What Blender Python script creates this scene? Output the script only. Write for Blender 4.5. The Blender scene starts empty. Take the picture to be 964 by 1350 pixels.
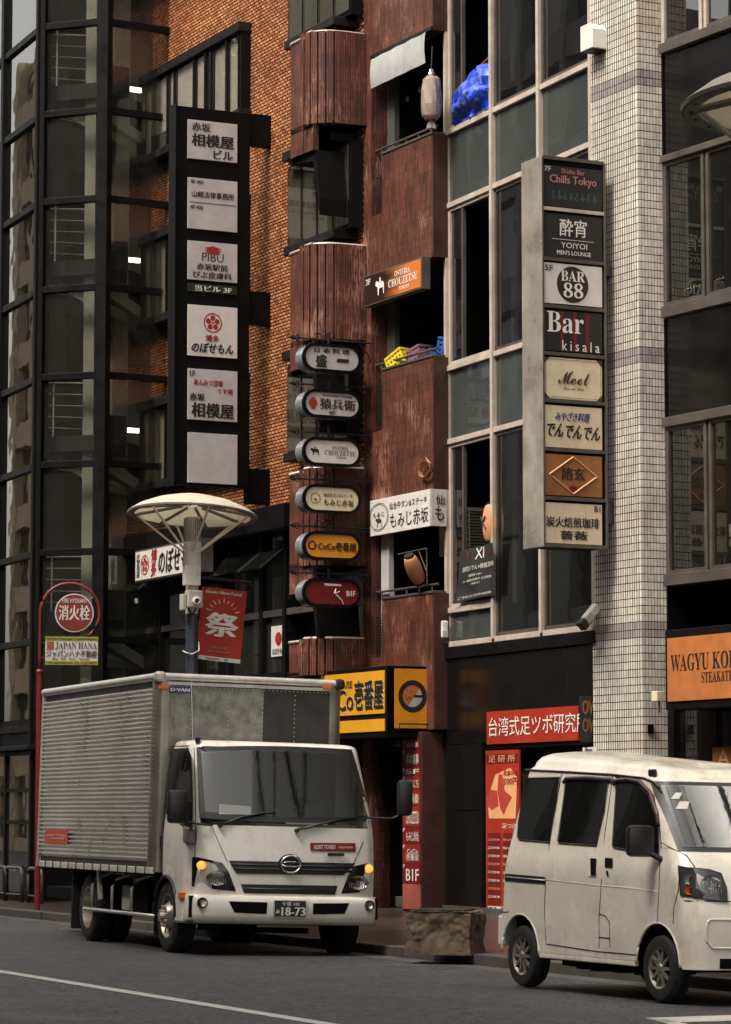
import bpy, bmesh, math, random
from math import sin, cos, tan, atan, radians, pi, sqrt
from mathutils import Vector, Matrix, noise
random.seed(7)
sc = bpy.context.scene
C = sc.collection

# ------------------------------------------------------------------ camera
FL, CX, CY = 4000.0, 482.0, 675.0
TH = atan(395/4000.0); EYE = 1.49
cd = bpy.data.cameras.new('camera'); cam = bpy.data.objects.new('camera', cd); C.objects.link(cam)
cd.sensor_fit = 'VERTICAL'; cd.sensor_height = 36.0; cd.lens = 36.0*FL/1350.0
cd.clip_start = 0.5; cd.clip_end = 2000
cam.location = (0, 0, EYE); cam.rotation_euler = (pi/2+TH, 0, 0)
sc.camera = cam

# ------------------------------------------------------------------ sky and sun (overcast)
SUN_EL, SUN_AZ = radians(55), radians(205)       # high soft sun from the left, behind the camera
w = bpy.data.worlds.new('World'); sc.world = w; w.use_nodes = True
nt = w.node_tree; bg = nt.nodes['Background']
sky = nt.nodes.new('ShaderNodeTexSky'); sky.sky_type = 'NISHITA'; sky.sun_disc = False
sky.sun_elevation = SUN_EL; sky.sun_rotation = SUN_AZ; sky.dust_density = 4; sky.air_density = 1
hs = nt.nodes.new('ShaderNodeHueSaturation'); hs.inputs['Saturation'].default_value = 0.18
tn = nt.nodes.new('ShaderNodeMix'); tn.data_type = 'RGBA'; tn.blend_type = 'MULTIPLY'; tn.inputs[0].default_value = 1
tn.inputs[7].default_value = (1.0, .955, .875, 1)
nt.links.new(sky.outputs[0], hs.inputs['Color']); nt.links.new(hs.outputs[0], tn.inputs[6]); nt.links.new(tn.outputs[2], bg.inputs[0])
bg.inputs[1].default_value = 0.135
sd = bpy.data.lights.new('sun', 'SUN'); sd.energy = 1.5; sd.angle = radians(14); sd.color = (1.0, .94, .84)
so = bpy.data.objects.new('sun', sd); C.objects.link(so)
# direction towards the sun: x right, y away from the camera
sdir = Vector((-cos(SUN_EL)*.76, -cos(SUN_EL)*.65, sin(SUN_EL)))
so.rotation_euler = sdir.to_track_quat('Z', 'Y').to_euler()
sky.sun_rotation = math.atan2(sdir.x, sdir.y)
sc.view_settings.view_transform = 'Standard'; sc.view_settings.look = 'None'
sc.view_settings.exposure = 1.38; sc.view_settings.gamma = 1
sc.render.engine = 'CYCLES'
sc.cycles.max_bounces = 6; sc.cycles.diffuse_bounces = 3; sc.cycles.glossy_bounces = 3
sc.cycles.transparent_max_bounces = 10; sc.cycles.transmission_bounces = 4
sc.cycles.caustics_reflective = False; sc.cycles.caustics_refractive = False

# ------------------------------------------------------------------ frames
def ray(u, v):
    x = (u-CX)/FL; y = (CY-v)/FL
    return Vector((x, cos(TH)-y*sin(TH), sin(TH)+y*cos(TH)))
CAM = Vector((0, 0, EYE))
def G(u, v, z=0.0):
    d = ray(u, v); k = (z-EYE)/d.z
    return CAM+d*k
class Frame:
    """local x runs along the face to the right, local y goes into the building, z is up"""
    def __init__(s, o, yaw, roll=0.0):
        a = radians(yaw)
        t = Vector((sin(a), -cos(a), 0)); n = Vector((cos(a), sin(a), 0)); up = Vector((0, 0, 1))
        n2 = n*cos(roll)-up*sin(roll); up2 = t.cross(n2)
        s.yaw = yaw; s.o = Vector(o)
        s.M = Matrix((( t.x, n2.x, up2.x, s.o.x), (t.y, n2.y, up2.y, s.o.y), (t.z, n2.z, up2.z, s.o.z), (0, 0, 0, 1)))
        s.I = s.M.inverted()
        s.c = s.I @ CAM; s.R = s.I.to_3x3()
    def hit(s, u, v, ax, val):
        d = s.R @ ray(u, v); k = (val-s.c[ax])/d[ax]
        return s.c+d*k
    def px(s, u, v, y=0.0):
        p = s.hit(u, v, 1, y); return p.x, p.z
    def x(s, u, y=0.0, v=700): return s.px(u, v, y)[0]
    def W(s, x, y, z): return s.M @ Vector((x, y, z))
    def rect(s, a, b, y=0.0):
        x0, z1 = s.px(a[0], a[1], y); x1, z0 = s.px(b[0], b[1], y)
        return x0, x1, z0, z1

# ------------------------------------------------------------------ mesh builder
class MB:
    def __init__(s): s.v = []; s.f = []
    def add(s, vs, fs):
        n = len(s.v); s.v += [tuple(p) for p in vs]; s.f += [tuple(i+n for i in f) for f in fs]; return s
    def box(s, x0, x1, y0, y1, z0, z1):
        if x0 > x1: x0, x1 = x1, x0
        if y0 > y1: y0, y1 = y1, y0
        if z0 > z1: z0, z1 = z1, z0
        return s.add([(x0,y0,z0),(x1,y0,z0),(x1,y1,z0),(x0,y1,z0),(x0,y0,z1),(x1,y0,z1),(x1,y1,z1),(x0,y1,z1)],
                     [(0,3,2,1),(4,5,6,7),(0,1,5,4),(1,2,6,5),(2,3,7,6),(3,0,4,7)])
    def quad(s, a, b, c, d): return s.add([a,b,c,d], [(0,1,2,3)])
    def poly(s, pts): return s.add(pts, [tuple(range(len(pts)))])
    def prism(s, pts, ax, a0, a1):
        n = len(pts)
        def m(p, a): return (a,p[0],p[1]) if ax == 0 else (p[0],a,p[1]) if ax == 1 else (p[0],p[1],a)
        vs = [m(p,a0) for p in pts]+[m(p,a1) for p in pts]
        return s.add(vs, [tuple(range(n)), tuple(range(2*n-1,n-1,-1))]+[(i,i+n,(i+1)%n+n,(i+1)%n) for i in range(n)])
    def tube(s, path, r, n=8, closed=False):
        P = [Vector(p) for p in path]; m = len(P); rings = []
        for i, p in enumerate(P):
            a = P[(i-1) % m] if (closed or i) else P[0]; b = P[(i+1) % m] if (closed or i < m-1) else P[-1]
            d = (b-a).normalized(); q = Vector((0,0,1)) if abs(d.z) < .9 else Vector((1,0,0))
            e = d.cross(q).normalized(); g = d.cross(e)
            rr = r[i] if isinstance(r, (list, tuple)) else r
            rings.append([p+e*cos(2*pi*k/n)*rr+g*sin(2*pi*k/n)*rr for k in range(n)])
        vs = [q for R_ in rings for q in R_]; fs = []
        for i in range(m if closed else m-1):
            j = (i+1) % m
            fs += [(i*n+k, i*n+(k+1) % n, j*n+(k+1) % n, j*n+k) for k in range(n)]
        if not closed: fs += [tuple(range(n-1,-1,-1)), tuple((m-1)*n+k for k in range(n))]
        return s.add(vs, fs)
    def cyl(s, a, b, r, r2=None, n=16): return s.tube([a,b], [r, r if r2 is None else r2], n)
    def lathe(s, prof, c=(0,0,0), ax='z', n=24, a0=0, a1=2*pi):
        full = abs(a1-a0-2*pi) < 1e-6; m = n if full else n+1; vs = []
        for k in range(m):
            t = a0+(a1-a0)*k/n
            for r, h in prof:
                p = (r*cos(t), r*sin(t), h)
                if ax == 'y': p = (p[0], p[2], p[1])
                if ax == 'x': p = (p[2], p[0], p[1])
                vs.append((p[0]+c[0], p[1]+c[1], p[2]+c[2]))
        q = len(prof); fs = []
        for k in range(n):
            j = (k+1) % m
            fs += [(k*q+i, k*q+i+1, j*q+i+1, j*q+i) for i in range(q-1)]
        return s.add(vs, fs)
    def grid(s, fn, nu, nv):
        vs = [fn(i/nu, j/nv) for j in range(nv+1) for i in range(nu+1)]
        return s.add(vs, [(j*(nu+1)+i, j*(nu+1)+i+1, (j+1)*(nu+1)+i+1, (j+1)*(nu+1)+i) for j in range(nv) for i in range(nu)])
    def mesh(s, name, mat, smooth=False, bevel=0, fixn=True):
        me = bpy.data.meshes.new(name); me.from_pydata(s.v, [], s.f)
        if fixn or bevel:
            b = bmesh.new(); b.from_mesh(me)
            if smooth: bmesh.ops.remove_doubles(b, verts=b.verts, dist=1e-5)
            if fixn: bmesh.ops.recalc_face_normals(b, faces=b.faces)
            if bevel:
                es = [e for e in b.edges if len(e.link_faces) == 2 and e.calc_face_angle(0) > .5]
                bmesh.ops.bevel(b, geom=es, offset=bevel, segments=2, profile=.5, affect='EDGES', clamp_overlap=True)
            b.to_mesh(me); b.free()
        box_uv(me)
        for m in (mat if isinstance(mat, (list, tuple)) else [mat]): me.materials.append(m)
        if smooth: me.shade_smooth() if smooth is True else smooth_angle(me, smooth)
        return me
    def build(s, name, mat, parent=None, smooth=False, bevel=0, label=None, kind=None, fixn=True):
        o = bpy.data.objects.new(name, s.mesh(name, mat, smooth, bevel, fixn)); C.objects.link(o); o.parent = parent
        if label: o['label'] = label
        if kind: o['kind'] = kind
        return o
def smooth_angle(me, a):
    b = bmesh.new(); b.from_mesh(me)
    for f in b.faces: f.smooth = True
    for e in b.edges:
        if len(e.link_faces) == 2 and e.calc_face_angle(0) > a: e.smooth = False
    b.to_mesh(me); b.free()
def box_uv(me):
    if not me.polygons: return
    uvl = me.uv_layers.new(name='UVMap').data; V = me.vertices
    for p in me.polygons:
        n = p.normal
        if abs(n.z) < .75:
            h = Vector((-n.y, n.x, 0)); h.normalize()
            if h.x+h.y*.5 < 0: h = -h
            for li in p.loop_indices:
                co = V[me.loops[li].vertex_index].co; uvl[li].uv = (co.dot(h), co.z)
        else:
            for li in p.loop_indices:
                co = V[me.loops[li].vertex_index].co; uvl[li].uv = (co.x, co.y)

def thing(name, label, cat, fr=None, loc=None, group=None, at=None):
    o = bpy.data.objects.new(name, None); C.objects.link(o); o.empty_display_size = .2
    if fr is not None:
        M_ = fr.M.copy()
        o.matrix_world = M_
    if loc is not None: o.location = loc
    o['label'] = label; o['category'] = cat
    if group: o['group'] = group
    return o
def tag(o, label, cat, group=None):
    o['label'] = label; o['category'] = cat
    if group: o['group'] = group
    return o
def copy_thing(root, label=None):
    r = root.copy(); C.objects.link(r)
    if label: r['label'] = label
    for ch in list(root.children):
        c = ch.copy(); C.objects.link(c); c.parent = r
        for g in ch.children:
            d = g.copy(); C.objects.link(d); d.parent = c
    return r
def copy_part(o, parent=None, **kw):
    c = o.copy(); C.objects.link(c); c.parent = parent or o.parent
    for k, v in kw.items(): setattr(c, k, v)
    for g in o.children:
        d = g.copy(); C.objects.link(d); d.parent = c
    return c

# ------------------------------------------------------------------ materials
def L(nt, a, b): nt.links.new(a, b)
def mat(name, col, rough=.6, metal=0, spec=.5, vary=.25, vscale=3.0, stain=None, bump=0, bscale=40, streak=None,
        emit=None, estr=0, coat=0, grain=0):
    """stain = (colour, scale, coverage 0..1, strength); streak = the same with noise drawn out downwards"""
    m = bpy.data.materials.new(name); m.use_nodes = True; nt = m.node_tree; P = nt.nodes['Principled BSDF']
    N = nt.nodes.new
    P.inputs['Metallic'].default_value = metal; P.inputs['Specular IOR Level'].default_value = spec
    P.inputs['Coat Weight'].default_value = coat
    tc = N('ShaderNodeTexCoord')
    base = N('ShaderNodeRGB'); base.outputs[0].default_value = (*col, 1); out = base.outputs[0]
    no = N('ShaderNodeTexNoise'); no.inputs['Scale'].default_value = vscale; no.inputs['Detail'].default_value = 6
    no.inputs['Roughness'].default_value = .65
    L(nt, tc.outputs['Object'], no.inputs['Vector'])
    if vary:
        mr = N('ShaderNodeMapRange'); mr.inputs[1].default_value = .3; mr.inputs[2].default_value = .7
        mr.inputs[3].default_value = 1-vary; mr.inputs[4].default_value = 1+vary*.6; L(nt, no.outputs[0], mr.inputs[0])
        mx = N('ShaderNodeMix'); mx.data_type = 'RGBA'; mx.blend_type = 'MULTIPLY'; mx.inputs[0].default_value = 1
        L(nt, out, mx.inputs[6]); L(nt, mr.outputs[0], mx.inputs[7]); out = mx.outputs[2]
    for st, sz in ((stain, 1), (streak, .12)):
        if not st: continue
        mp = N('ShaderNodeMapping'); mp.inputs['Scale'].default_value = (1, 1, sz); mp.inputs['Location'].default_value = (3.7, 9.1, 4.2)
        L(nt, tc.outputs['Object'], mp.inputs['Vector'])
        n2 = N('ShaderNodeTexNoise'); n2.inputs['Scale'].default_value = st[1]; n2.inputs['Detail'].default_value = 8; n2.inputs['Roughness'].default_value = .7
        L(nt, mp.outputs[0], n2.inputs['Vector'])
        mr = N('ShaderNodeMapRange'); c0 = .72-.34*st[2]; mr.inputs[1].default_value = c0; mr.inputs[2].default_value = c0+.16
        mr.inputs[4].default_value = st[3]; L(nt, n2.outputs[0], mr.inputs[0])
        mx = N('ShaderNodeMix'); mx.data_type = 'RGBA'; L(nt, mr.outputs[0], mx.inputs[0]); L(nt, out, mx.inputs[6])
        mx.inputs[7].default_value = (*st[0], 1); out = mx.outputs[2]
    if grain:
        gn = N('ShaderNodeTexVoronoi'); gn.inputs['Scale'].default_value = grain
        L(nt, tc.outputs['Object'], gn.inputs['Vector'])
        mr = N('ShaderNodeMapRange'); mr.inputs[1].default_value = .1; mr.inputs[2].default_value = .9; mr.inputs[3].default_value = .25; mr.inputs[4].default_value = 1.8
        gs = N('ShaderNodeSeparateColor'); L(nt, gn.outputs['Color'], gs.inputs[0]); L(nt, gs.outputs[0], mr.inputs[0])
        mx = N('ShaderNodeMix'); mx.data_type = 'RGBA'; mx.blend_type = 'MULTIPLY'; mx.inputs[0].default_value = 1
        L(nt, out, mx.inputs[6]); L(nt, mr.outputs[0], mx.inputs[7]); out = mx.outputs[2]
    L(nt, out, P.inputs['Base Color'])
    rr = N('ShaderNodeMapRange'); rr.inputs[1].default_value = .3; rr.inputs[2].default_value = .7
    rr.inputs[3].default_value = max(.02, rough*.8); rr.inputs[4].default_value = min(1, rough*1.25)
    L(nt, no.outputs[0], rr.inputs[0]); L(nt, rr.outputs[0], P.inputs['Roughness'])
    if bump:
        bn = N('ShaderNodeTexNoise'); bn.inputs['Scale'].default_value = bscale; bn.inputs['Detail'].default_value = 4
        L(nt, tc.outputs['Object'], bn.inputs['Vector'])
        bb = N('ShaderNodeBump'); bb.inputs['Strength'].default_value = bump; bb.inputs['Distance'].default_value = .01
        L(nt, bn.outputs[0], bb.inputs['Height']); L(nt, bb.outputs[0], P.inputs['Normal'])
    if emit:
        P.inputs['Emission Color'].default_value = (*emit, 1); P.inputs['Emission Strength'].default_value = estr
    return m
def glass(name, tint=(.5,.5,.45), refl=1.0, rough=.01, grime=.06, drops=0, ior=1.6, frost=None):
    m = bpy.data.materials.new(name); m.use_nodes = True; nt = m.node_tree; nt.nodes.remove(nt.nodes['Principled BSDF'])
    N = nt.nodes.new; out = nt.nodes['Material Output']
    tr = N('ShaderNodeBsdfTransparent'); tr.inputs[0].default_value = (*tint, 1)
    gl = N('ShaderNodeBsdfGlossy'); gl.inputs['Roughness'].default_value = rough; gl.inputs[0].default_value = (refl, refl, refl, 1)
    fr = N('ShaderNodeFresnel'); ge = N('ShaderNodeNewGeometry'); im = N('ShaderNodeMapRange')
    im.inputs[3].default_value = ior; im.inputs[4].default_value = 1/ior; L(nt, ge.outputs['Backfacing'], im.inputs[0]); L(nt, im.outputs[0], fr.inputs[0])
    df = N('ShaderNodeBsdfDiffuse'); df.inputs[0].default_value = (*(frost or (.25,.25,.22)), 1)
    tc = N('ShaderNodeTexCoord'); no = N('ShaderNodeTexNoise'); no.inputs['Scale'].default_value = 2.2; no.inputs['Detail'].default_value = 8
    no.inputs['Roughness'].default_value = .75; L(nt, tc.outputs['Object'], no.inputs['Vector'])
    mr = N('ShaderNodeMapRange'); mr.inputs[1].default_value = .35; mr.inputs[2].default_value = .7; mr.inputs[3].default_value = grime*.75; mr.inputs[4].default_value = grime*1.25
    L(nt, no.outputs[0], mr.inputs[0])
    m1 = N('ShaderNodeMixShader'); L(nt, mr.outputs[0], m1.inputs[0]); L(nt, tr.outputs[0], m1.inputs[1]); L(nt, df.outputs[0], m1.inputs[2])
    m2 = N('ShaderNodeMixShader'); L(nt, fr.outputs[0], m2.inputs[0]); L(nt, m1.outputs[0], m2.inputs[1]); L(nt, gl.outputs[0], m2.inputs[2])
    n3 = N('ShaderNodeTexNoise'); n3.inputs['Scale'].default_value = 1.1 if not drops else drops; L(nt, tc.outputs['Object'], n3.inputs['Vector'])
    bb = N('ShaderNodeBump'); bb.inputs['Strength'].default_value = .06 if not drops else .035; bb.inputs['Distance'].default_value = .02 if not drops else .006
    L(nt, n3.outputs[0], bb.inputs['Height']); L(nt, bb.outputs[0], gl.inputs['Normal'])
    L(nt, m2.outputs[0], out.inputs[0])
    return m
def bricktex(name, c1, c2, mortar, bw, bh, ms, vertical=False, rough=.6, bump=.5, streak=None, offset=.5, spec=.4, squash=1.0):
    m = bpy.data.materials.new(name); m.use_nodes = True; nt = m.node_tree; P = nt.nodes['Principled BSDF']; N = nt.nodes.new
    tc = N('ShaderNodeTexCoord'); mp = N('ShaderNodeMapping')
    if vertical: mp.inputs['Rotation'].default_value = (0, 0, pi/2)
    L(nt, tc.outputs['UV'], mp.inputs['Vector'])
    b = N('ShaderNodeTexBrick'); b.inputs['Scale'].default_value = 1; b.inputs['Brick Width'].default_value = bw
    b.inputs['Row Height'].default_value = bh; b.inputs['Mortar Size'].default_value = ms; b.inputs['Mortar Smooth'].default_value = .1
    b.inputs['Color1'].default_value = (*c1, 1); b.inputs['Color2'].default_value = (*c2, 1); b.inputs['Mortar'].default_value = (*mortar, 1)
    b.offset = offset; b.inputs['Bias'].default_value = -.1
    L(nt, mp.outputs[0], b.inputs['Vector']); out = b.outputs['Color']
    no = N('ShaderNodeTexNoise'); no.inputs['Scale'].default_value = 2.5; no.inputs['Detail'].default_value = 7; L(nt, tc.outputs['Object'], no.inputs['Vector'])
    mr = N('ShaderNodeMapRange'); mr.inputs[1].default_value = .3; mr.inputs[2].default_value = .7; mr.inputs[3].default_value = .65; mr.inputs[4].default_value = 1.3; L(nt, no.outputs[0], mr.inputs[0])
    mx = N('ShaderNodeMix'); mx.data_type = 'RGBA'; mx.blend_type = 'MULTIPLY'; mx.inputs[0].default_value = 1
    L(nt, out, mx.inputs[6]); L(nt, mr.outputs[0], mx.inputs[7]); out = mx.outputs[2]
    if streak:
        col, scl, cov, st = streak
        mp2 = N('ShaderNodeMapping'); mp2.inputs['Scale'].default_value = (1, .09, 1) ; L(nt, tc.outputs['UV'], mp2.inputs['Vector'])
        n2 = N('ShaderNodeTexNoise'); n2.inputs['Scale'].default_value = scl; n2.inputs['Detail'].default_value = 5; n2.inputs['Roughness'].default_value = .8; L(nt, mp2.outputs[0], n2.inputs['Vector'])
        n4 = N('ShaderNodeTexNoise'); n4.inputs['Scale'].default_value = 1.6; n4.inputs['Detail'].default_value = 4; L(nt, tc.outputs['Object'], n4.inputs['Vector'])
        mm = N('ShaderNodeMath'); mm.operation = 'MULTIPLY'; L(nt, n2.outputs[0], mm.inputs[0]); L(nt, n4.outputs[0], mm.inputs[1])
        m3 = N('ShaderNodeMapRange'); c0 = .42-.16*cov; m3.inputs[1].default_value = c0; m3.inputs[2].default_value = c0+.07; m3.inputs[4].default_value = st
        L(nt, mm.outputs[0], m3.inputs[0])
        mx = N('ShaderNodeMix'); mx.data_type = 'RGBA'; L(nt, m3.outputs[0], mx.inputs[0]); L(nt, out, mx.inputs[6]); mx.inputs[7].default_value = (*col, 1); out = mx.outputs[2]
    L(nt, out, P.inputs['Base Color']); P.inputs['Roughness'].default_value = rough; P.inputs['Specular IOR Level'].default_value = spec
    bb = N('ShaderNodeBump'); bb.inputs['Strength'].default_value = bump; bb.inputs['Distance'].default_value = .006; bb.invert = True
    L(nt, b.outputs['Fac'], bb.inputs['Height']); L(nt, bb.outputs[0], P.inputs['Normal'])
    return m
def cells(name, c1, c2, rough=.5, size=(.12,.12,.05), streak=None, hue=None, spec=.4):
    """colour varies from piece to piece (white noise on snapped coordinates)"""
    m = bpy.data.materials.new(name); m.use_nodes = True; nt = m.node_tree; P = nt.nodes['Principled BSDF']; N = nt.nodes.new
    g = N('ShaderNodeNewGeometry'); rnd = g.outputs['Random Per Island']
    cr = N('ShaderNodeMix'); cr.data_type = 'RGBA'; L(nt, rnd, cr.inputs[0]); cr.inputs[6].default_value = (*c1, 1); cr.inputs[7].default_value = (*c2, 1)
    out = cr.outputs[2]; tc = N('ShaderNodeTexCoord')
    no = N('ShaderNodeTexNoise'); no.inputs['Scale'].default_value = 1.4; no.inputs['Detail'].default_value = 7; no.inputs['Roughness'].default_value = .7; L(nt, tc.outputs['Object'], no.inputs['Vector'])
    mr = N('ShaderNodeMapRange'); mr.inputs[1].default_value = .3; mr.inputs[2].default_value = .7; mr.inputs[3].default_value = .7; mr.inputs[4].default_value = 1.2; L(nt, no.outputs[0], mr.inputs[0])
    mx = N('ShaderNodeMix'); mx.data_type = 'RGBA'; mx.blend_type = 'MULTIPLY'; mx.inputs[0].default_value = 1
    L(nt, out, mx.inputs[6]); L(nt, mr.outputs[0], mx.inputs[7]); out = mx.outputs[2]
    if streak:
        col, scl, cov, st = streak
        n2 = N('ShaderNodeTexNoise'); n2.inputs['Scale'].default_value = scl; n2.inputs['Detail'].default_value = 6; n2.inputs['Roughness'].default_value = .7
        L(nt, tc.outputs['Object'], n2.inputs['Vector'])
        m3 = N('ShaderNodeMapRange'); c0 = .72-.34*cov; m3.inputs[1].default_value = c0; m3.inputs[2].default_value = c0+.15; m3.inputs[4].default_value = st; L(nt, n2.outputs[0], m3.inputs[0])
        mx = N('ShaderNodeMix'); mx.data_type = 'RGBA'; L(nt, m3.outputs[0], mx.inputs[0]); L(nt, out, mx.inputs[6]); mx.inputs[7].default_value = (*col, 1); out = mx.outputs[2]
    L(nt, out, P.inputs['Base Color']); P.inputs['Roughness'].default_value = rough; P.inputs['Specular IOR Level'].default_value = spec
    return m
K = {}
K['black'] = mat('black_metal', (.0035,.0033,.0033), .55, spec=.12, vary=.3)
K['blackgloss'] = mat('black_gloss', (.0045,.0045,.0045), .2, spec=.5, vary=.2)
K['frame'] = mat('dark_frame', (.0055,.005,.0052), .5, spec=.14, vary=.3, vscale=6)
K['capm'] = mat('dark_cap_metal', (.011,.010,.0115), .55, 0, .2, vary=.35, vscale=5, streak=((.035,.032,.036), 6, .5, .6))
K['alu'] = mat('aluminium_frame', (.52,.44,.37), .42, .1, vary=.25, stain=((.2,.12,.07), 5, .35, .5), streak=((.12,.09,.07), 9, .4, .4))
K['alud'] = mat('dark_aluminium', (.105,.088,.074), .45, .3, vary=.3, streak=((.05,.04,.035), 9, .4, .6))
K['concrete'] = mat('concrete', (.30,.31,.25), .85, vary=.25, vscale=2, streak=((.14,.13,.1), 5, .5, .5), bump=.2)
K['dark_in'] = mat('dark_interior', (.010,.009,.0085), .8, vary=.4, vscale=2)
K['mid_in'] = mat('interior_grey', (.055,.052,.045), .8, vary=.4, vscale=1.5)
K['curtain'] = mat('beige_curtain', (.33,.28,.22), .9, vary=.2, streak=((.2,.16,.12), 12, .5, .6))
K['shade'] = mat('white_blind', (.60,.56,.52), .8, vary=.12, stain=((.42,.33,.25), 4, .3, .4))
K['mortar'] = mat('mortar', (.018,.012,.009), .9, vary=.3)
K['brick'] = cells('orange_brick', (.30,.090,.032), (.60,.25,.10), .5, streak=((.17,.05,.022), 1.1, .5, .65))
K['tile'] = cells('cream_tile', (.60,.545,.47), (.78,.72,.62), .3, streak=((.50,.28,.14), 1.1, .5, .6), spec=.5)
K['tileg'] = cells('grey_purple_tile', (.34,.29,.28), (.45,.39,.37), .3)
K['red'] = bricktex('red_tile', (.160,.045,.025), (.066,.021,.013), (.022,.010,.007), .26, .040, .006, True, .5, .5, ((.42,.22,.16), 36, .78, .65))
K['redp'] = mat('red_plain', (.055,.018,.012), .5, vary=.35, streak=((.15,.06,.045), 14, .35, .5))
K['white'] = mat('white_sign', (.66,.61,.57), .35, vary=.12, vscale=4, stain=((.45,.33,.22), 5, .3, .35))
K['greyw'] = mat('grey_sign', (.50,.46,.46), .35, vary=.18, vscale=3, stain=((.34,.26,.19), 6, .3, .4))
K['cream'] = mat('cream_sign', (.72,.60,.42), .4, vary=.15, vscale=4, stain=((.5,.33,.16), 4, .4, .4))
K['wood'] = mat('streaked_sign', (.66,.53,.38), .4, vary=.15, streak=((.42,.24,.11), 8, .5, .5))
K['brown'] = mat('brown_sign', (.30,.12,.04), .45, vary=.25, stain=((.18,.07,.03), 4, .4, .4))
K['orange'] = mat('orange_panel', (.46,.155,.045), .4, vary=.2, vscale=5, stain=((.40,.12,.04), 6, .4, .5))
K['yellow'] = mat('yellow_panel', (.68,.31,.015), .35, vary=.15, stain=((.62,.25,.02), 5, .4, .4))
K['amber'] = mat('amber_panel', (.70,.27,.015), .35, vary=.15)
K['reds'] = mat('red_sign', (.22,.024,.015), .4, vary=.25, vscale=5, stain=((.2,.02,.015), 5, .4, .5))
K['redb'] = mat('red_bright', (.36,.030,.014), .4, vary=.2)
K['banner'] = mat('banner_red', (.40,.035,.018), .8, vary=.25, vscale=14, stain=((.30,.03,.02), 16, .55, .6), bump=.3, bscale=30)
K['maroon'] = mat('maroon_panel', (.16,.012,.012), .35, vary=.2)
K['ink'] = mat('ink_black', (.012,.011,.011), .5, vary=0)
K['inkb'] = mat('ink_blue', (.03,.04,.2), .5, vary=0)
K['inkr'] = mat('ink_red', (.30,.02,.015), .5, vary=0)
K['inkd'] = mat('ink_brown', (.06,.03,.015), .5, vary=0)
K['inkw'] = mat('ink_white', (.75,.70,.64), .5, vary=.1)
K['inkg'] = mat('ink_pale', (.45,.42,.4), .5, vary=.15)
K['inkp'] = mat('ink_pink', (.45,.2,.2), .5, vary=.1)
K['inko'] = mat('ink_orange', (.72,.36,.16), .5, vary=.1)
K['inkt'] = mat('ink_teal', (.08,.16,.15), .5, vary=.1)
K['green'] = mat('dark_green', (.010,.018,.012), .5, vary=.2)
K['steel'] = mat('brushed_steel', (.60,.53,.45), .3, .6, vary=.45, vscale=1.6, stain=((.36,.22,.13), 3, .4, .5))
K['glass'] = glass('window_glass', (.6,.6,.55))
K['glassc'] = glass('clear_window_glass', (.88,.87,.84), grime=.03)
K['glassd'] = glass('dark_window_glass', (.26,.28,.29), grime=.03, ior=1.95)
K['frost'] = glass('frosted_glass', (.3,.33,.31), grime=.45, frost=(.11,.125,.115))
K['mirror'] = glass('reflective_glass', (.25,.25,.22), grime=.03, ior=2.3)
K['truckw'] = mat('cab_paint', (.78,.74,.66), .25, vary=.08, vscale=2, stain=((.50,.36,.2), 3.2, .5, .5), streak=((.28,.22,.15), 9, .34, .45), coat=.5)
K['vanw'] = mat('van_paint', (.76,.70,.60), .26, vary=.12, vscale=2, stain=((.46,.31,.17), 2.6, .56, .5), streak=((.26,.19,.12), 9, .36, .45), coat=.5)
K['wall_alu'] = mat('galvanised_side', (.80,.76,.70), .3, .45, vary=.2, vscale=1.2)
K['post'] = mat('corner_post_metal', (.34,.31,.27), .35, .75, vary=.3, vscale=3, streak=((.12,.1,.08), 6, .5, .6))
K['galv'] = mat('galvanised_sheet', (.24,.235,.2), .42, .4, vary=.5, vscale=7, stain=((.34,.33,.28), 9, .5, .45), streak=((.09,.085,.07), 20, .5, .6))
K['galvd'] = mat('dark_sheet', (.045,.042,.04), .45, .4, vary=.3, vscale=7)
K['rail'] = mat('aluminium_rail', (.58,.54,.49), .35, .5, vary=.2, vscale=6, streak=((.25,.2,.16), 8, .35, .5))
K['rubber'] = mat('tyre_rubber', (.014,.013,.013), .8, vary=.3, vscale=8, stain=((.05,.045,.04), 9, .4, .5))
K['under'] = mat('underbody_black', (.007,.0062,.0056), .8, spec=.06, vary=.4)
K['rim'] = mat('rim_metal', (.40,.36,.31), .35, .7, vary=.35, vscale=10, stain=((.1,.08,.06), 12, .45, .6))
K['chrome'] = mat('chrome', (.6,.6,.58), .12, 1, vary=.05)
K['plastic'] = mat('black_plastic', (.016,.015,.015), .42, vary=.2)
K['wsg'] = glass('windscreen', (.55,.58,.55), grime=.03, drops=30, ior=1.85)
K['carg'] = glass('car_side_glass', (.10,.10,.09), grime=.03, ior=1.6)
K['lens'] = glass('lamp_lens', (.8,.8,.78), grime=.03)
K['amberl'] = mat('amber_lit', (.9,.3,.05), .3, vary=0, emit=(1,.27,.04), estr=.75)
K['amberc'] = mat('amber_lens', (.65,.13,.02), .25, vary=.1)
def translucent(name, col, amt, stain):
    m = mat(name, col, .45, vary=.12, vscale=4, stain=stain); nt = m.node_tree; P = nt.nodes['Principled BSDF']
    t_ = nt.nodes.new('ShaderNodeBsdfTranslucent'); mx = nt.nodes.new('ShaderNodeMixShader'); mx.inputs[0].default_value = amt
    L(nt, P.inputs['Base Color'].links[0].from_socket, t_.inputs[0]); L(nt, P.outputs[0], mx.inputs[1]); L(nt, t_.outputs[0], mx.inputs[2])
    L(nt, mx.outputs[0], nt.nodes['Material Output'].inputs[0]); return m
K['dish'] = translucent('milky_dish', (.80,.75,.64), .5, ((.5,.36,.2), 5, .35, .4))
K['maroon2'] = mat('dark_red_face', (.15,.014,.012), .35, vary=.2)
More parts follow.
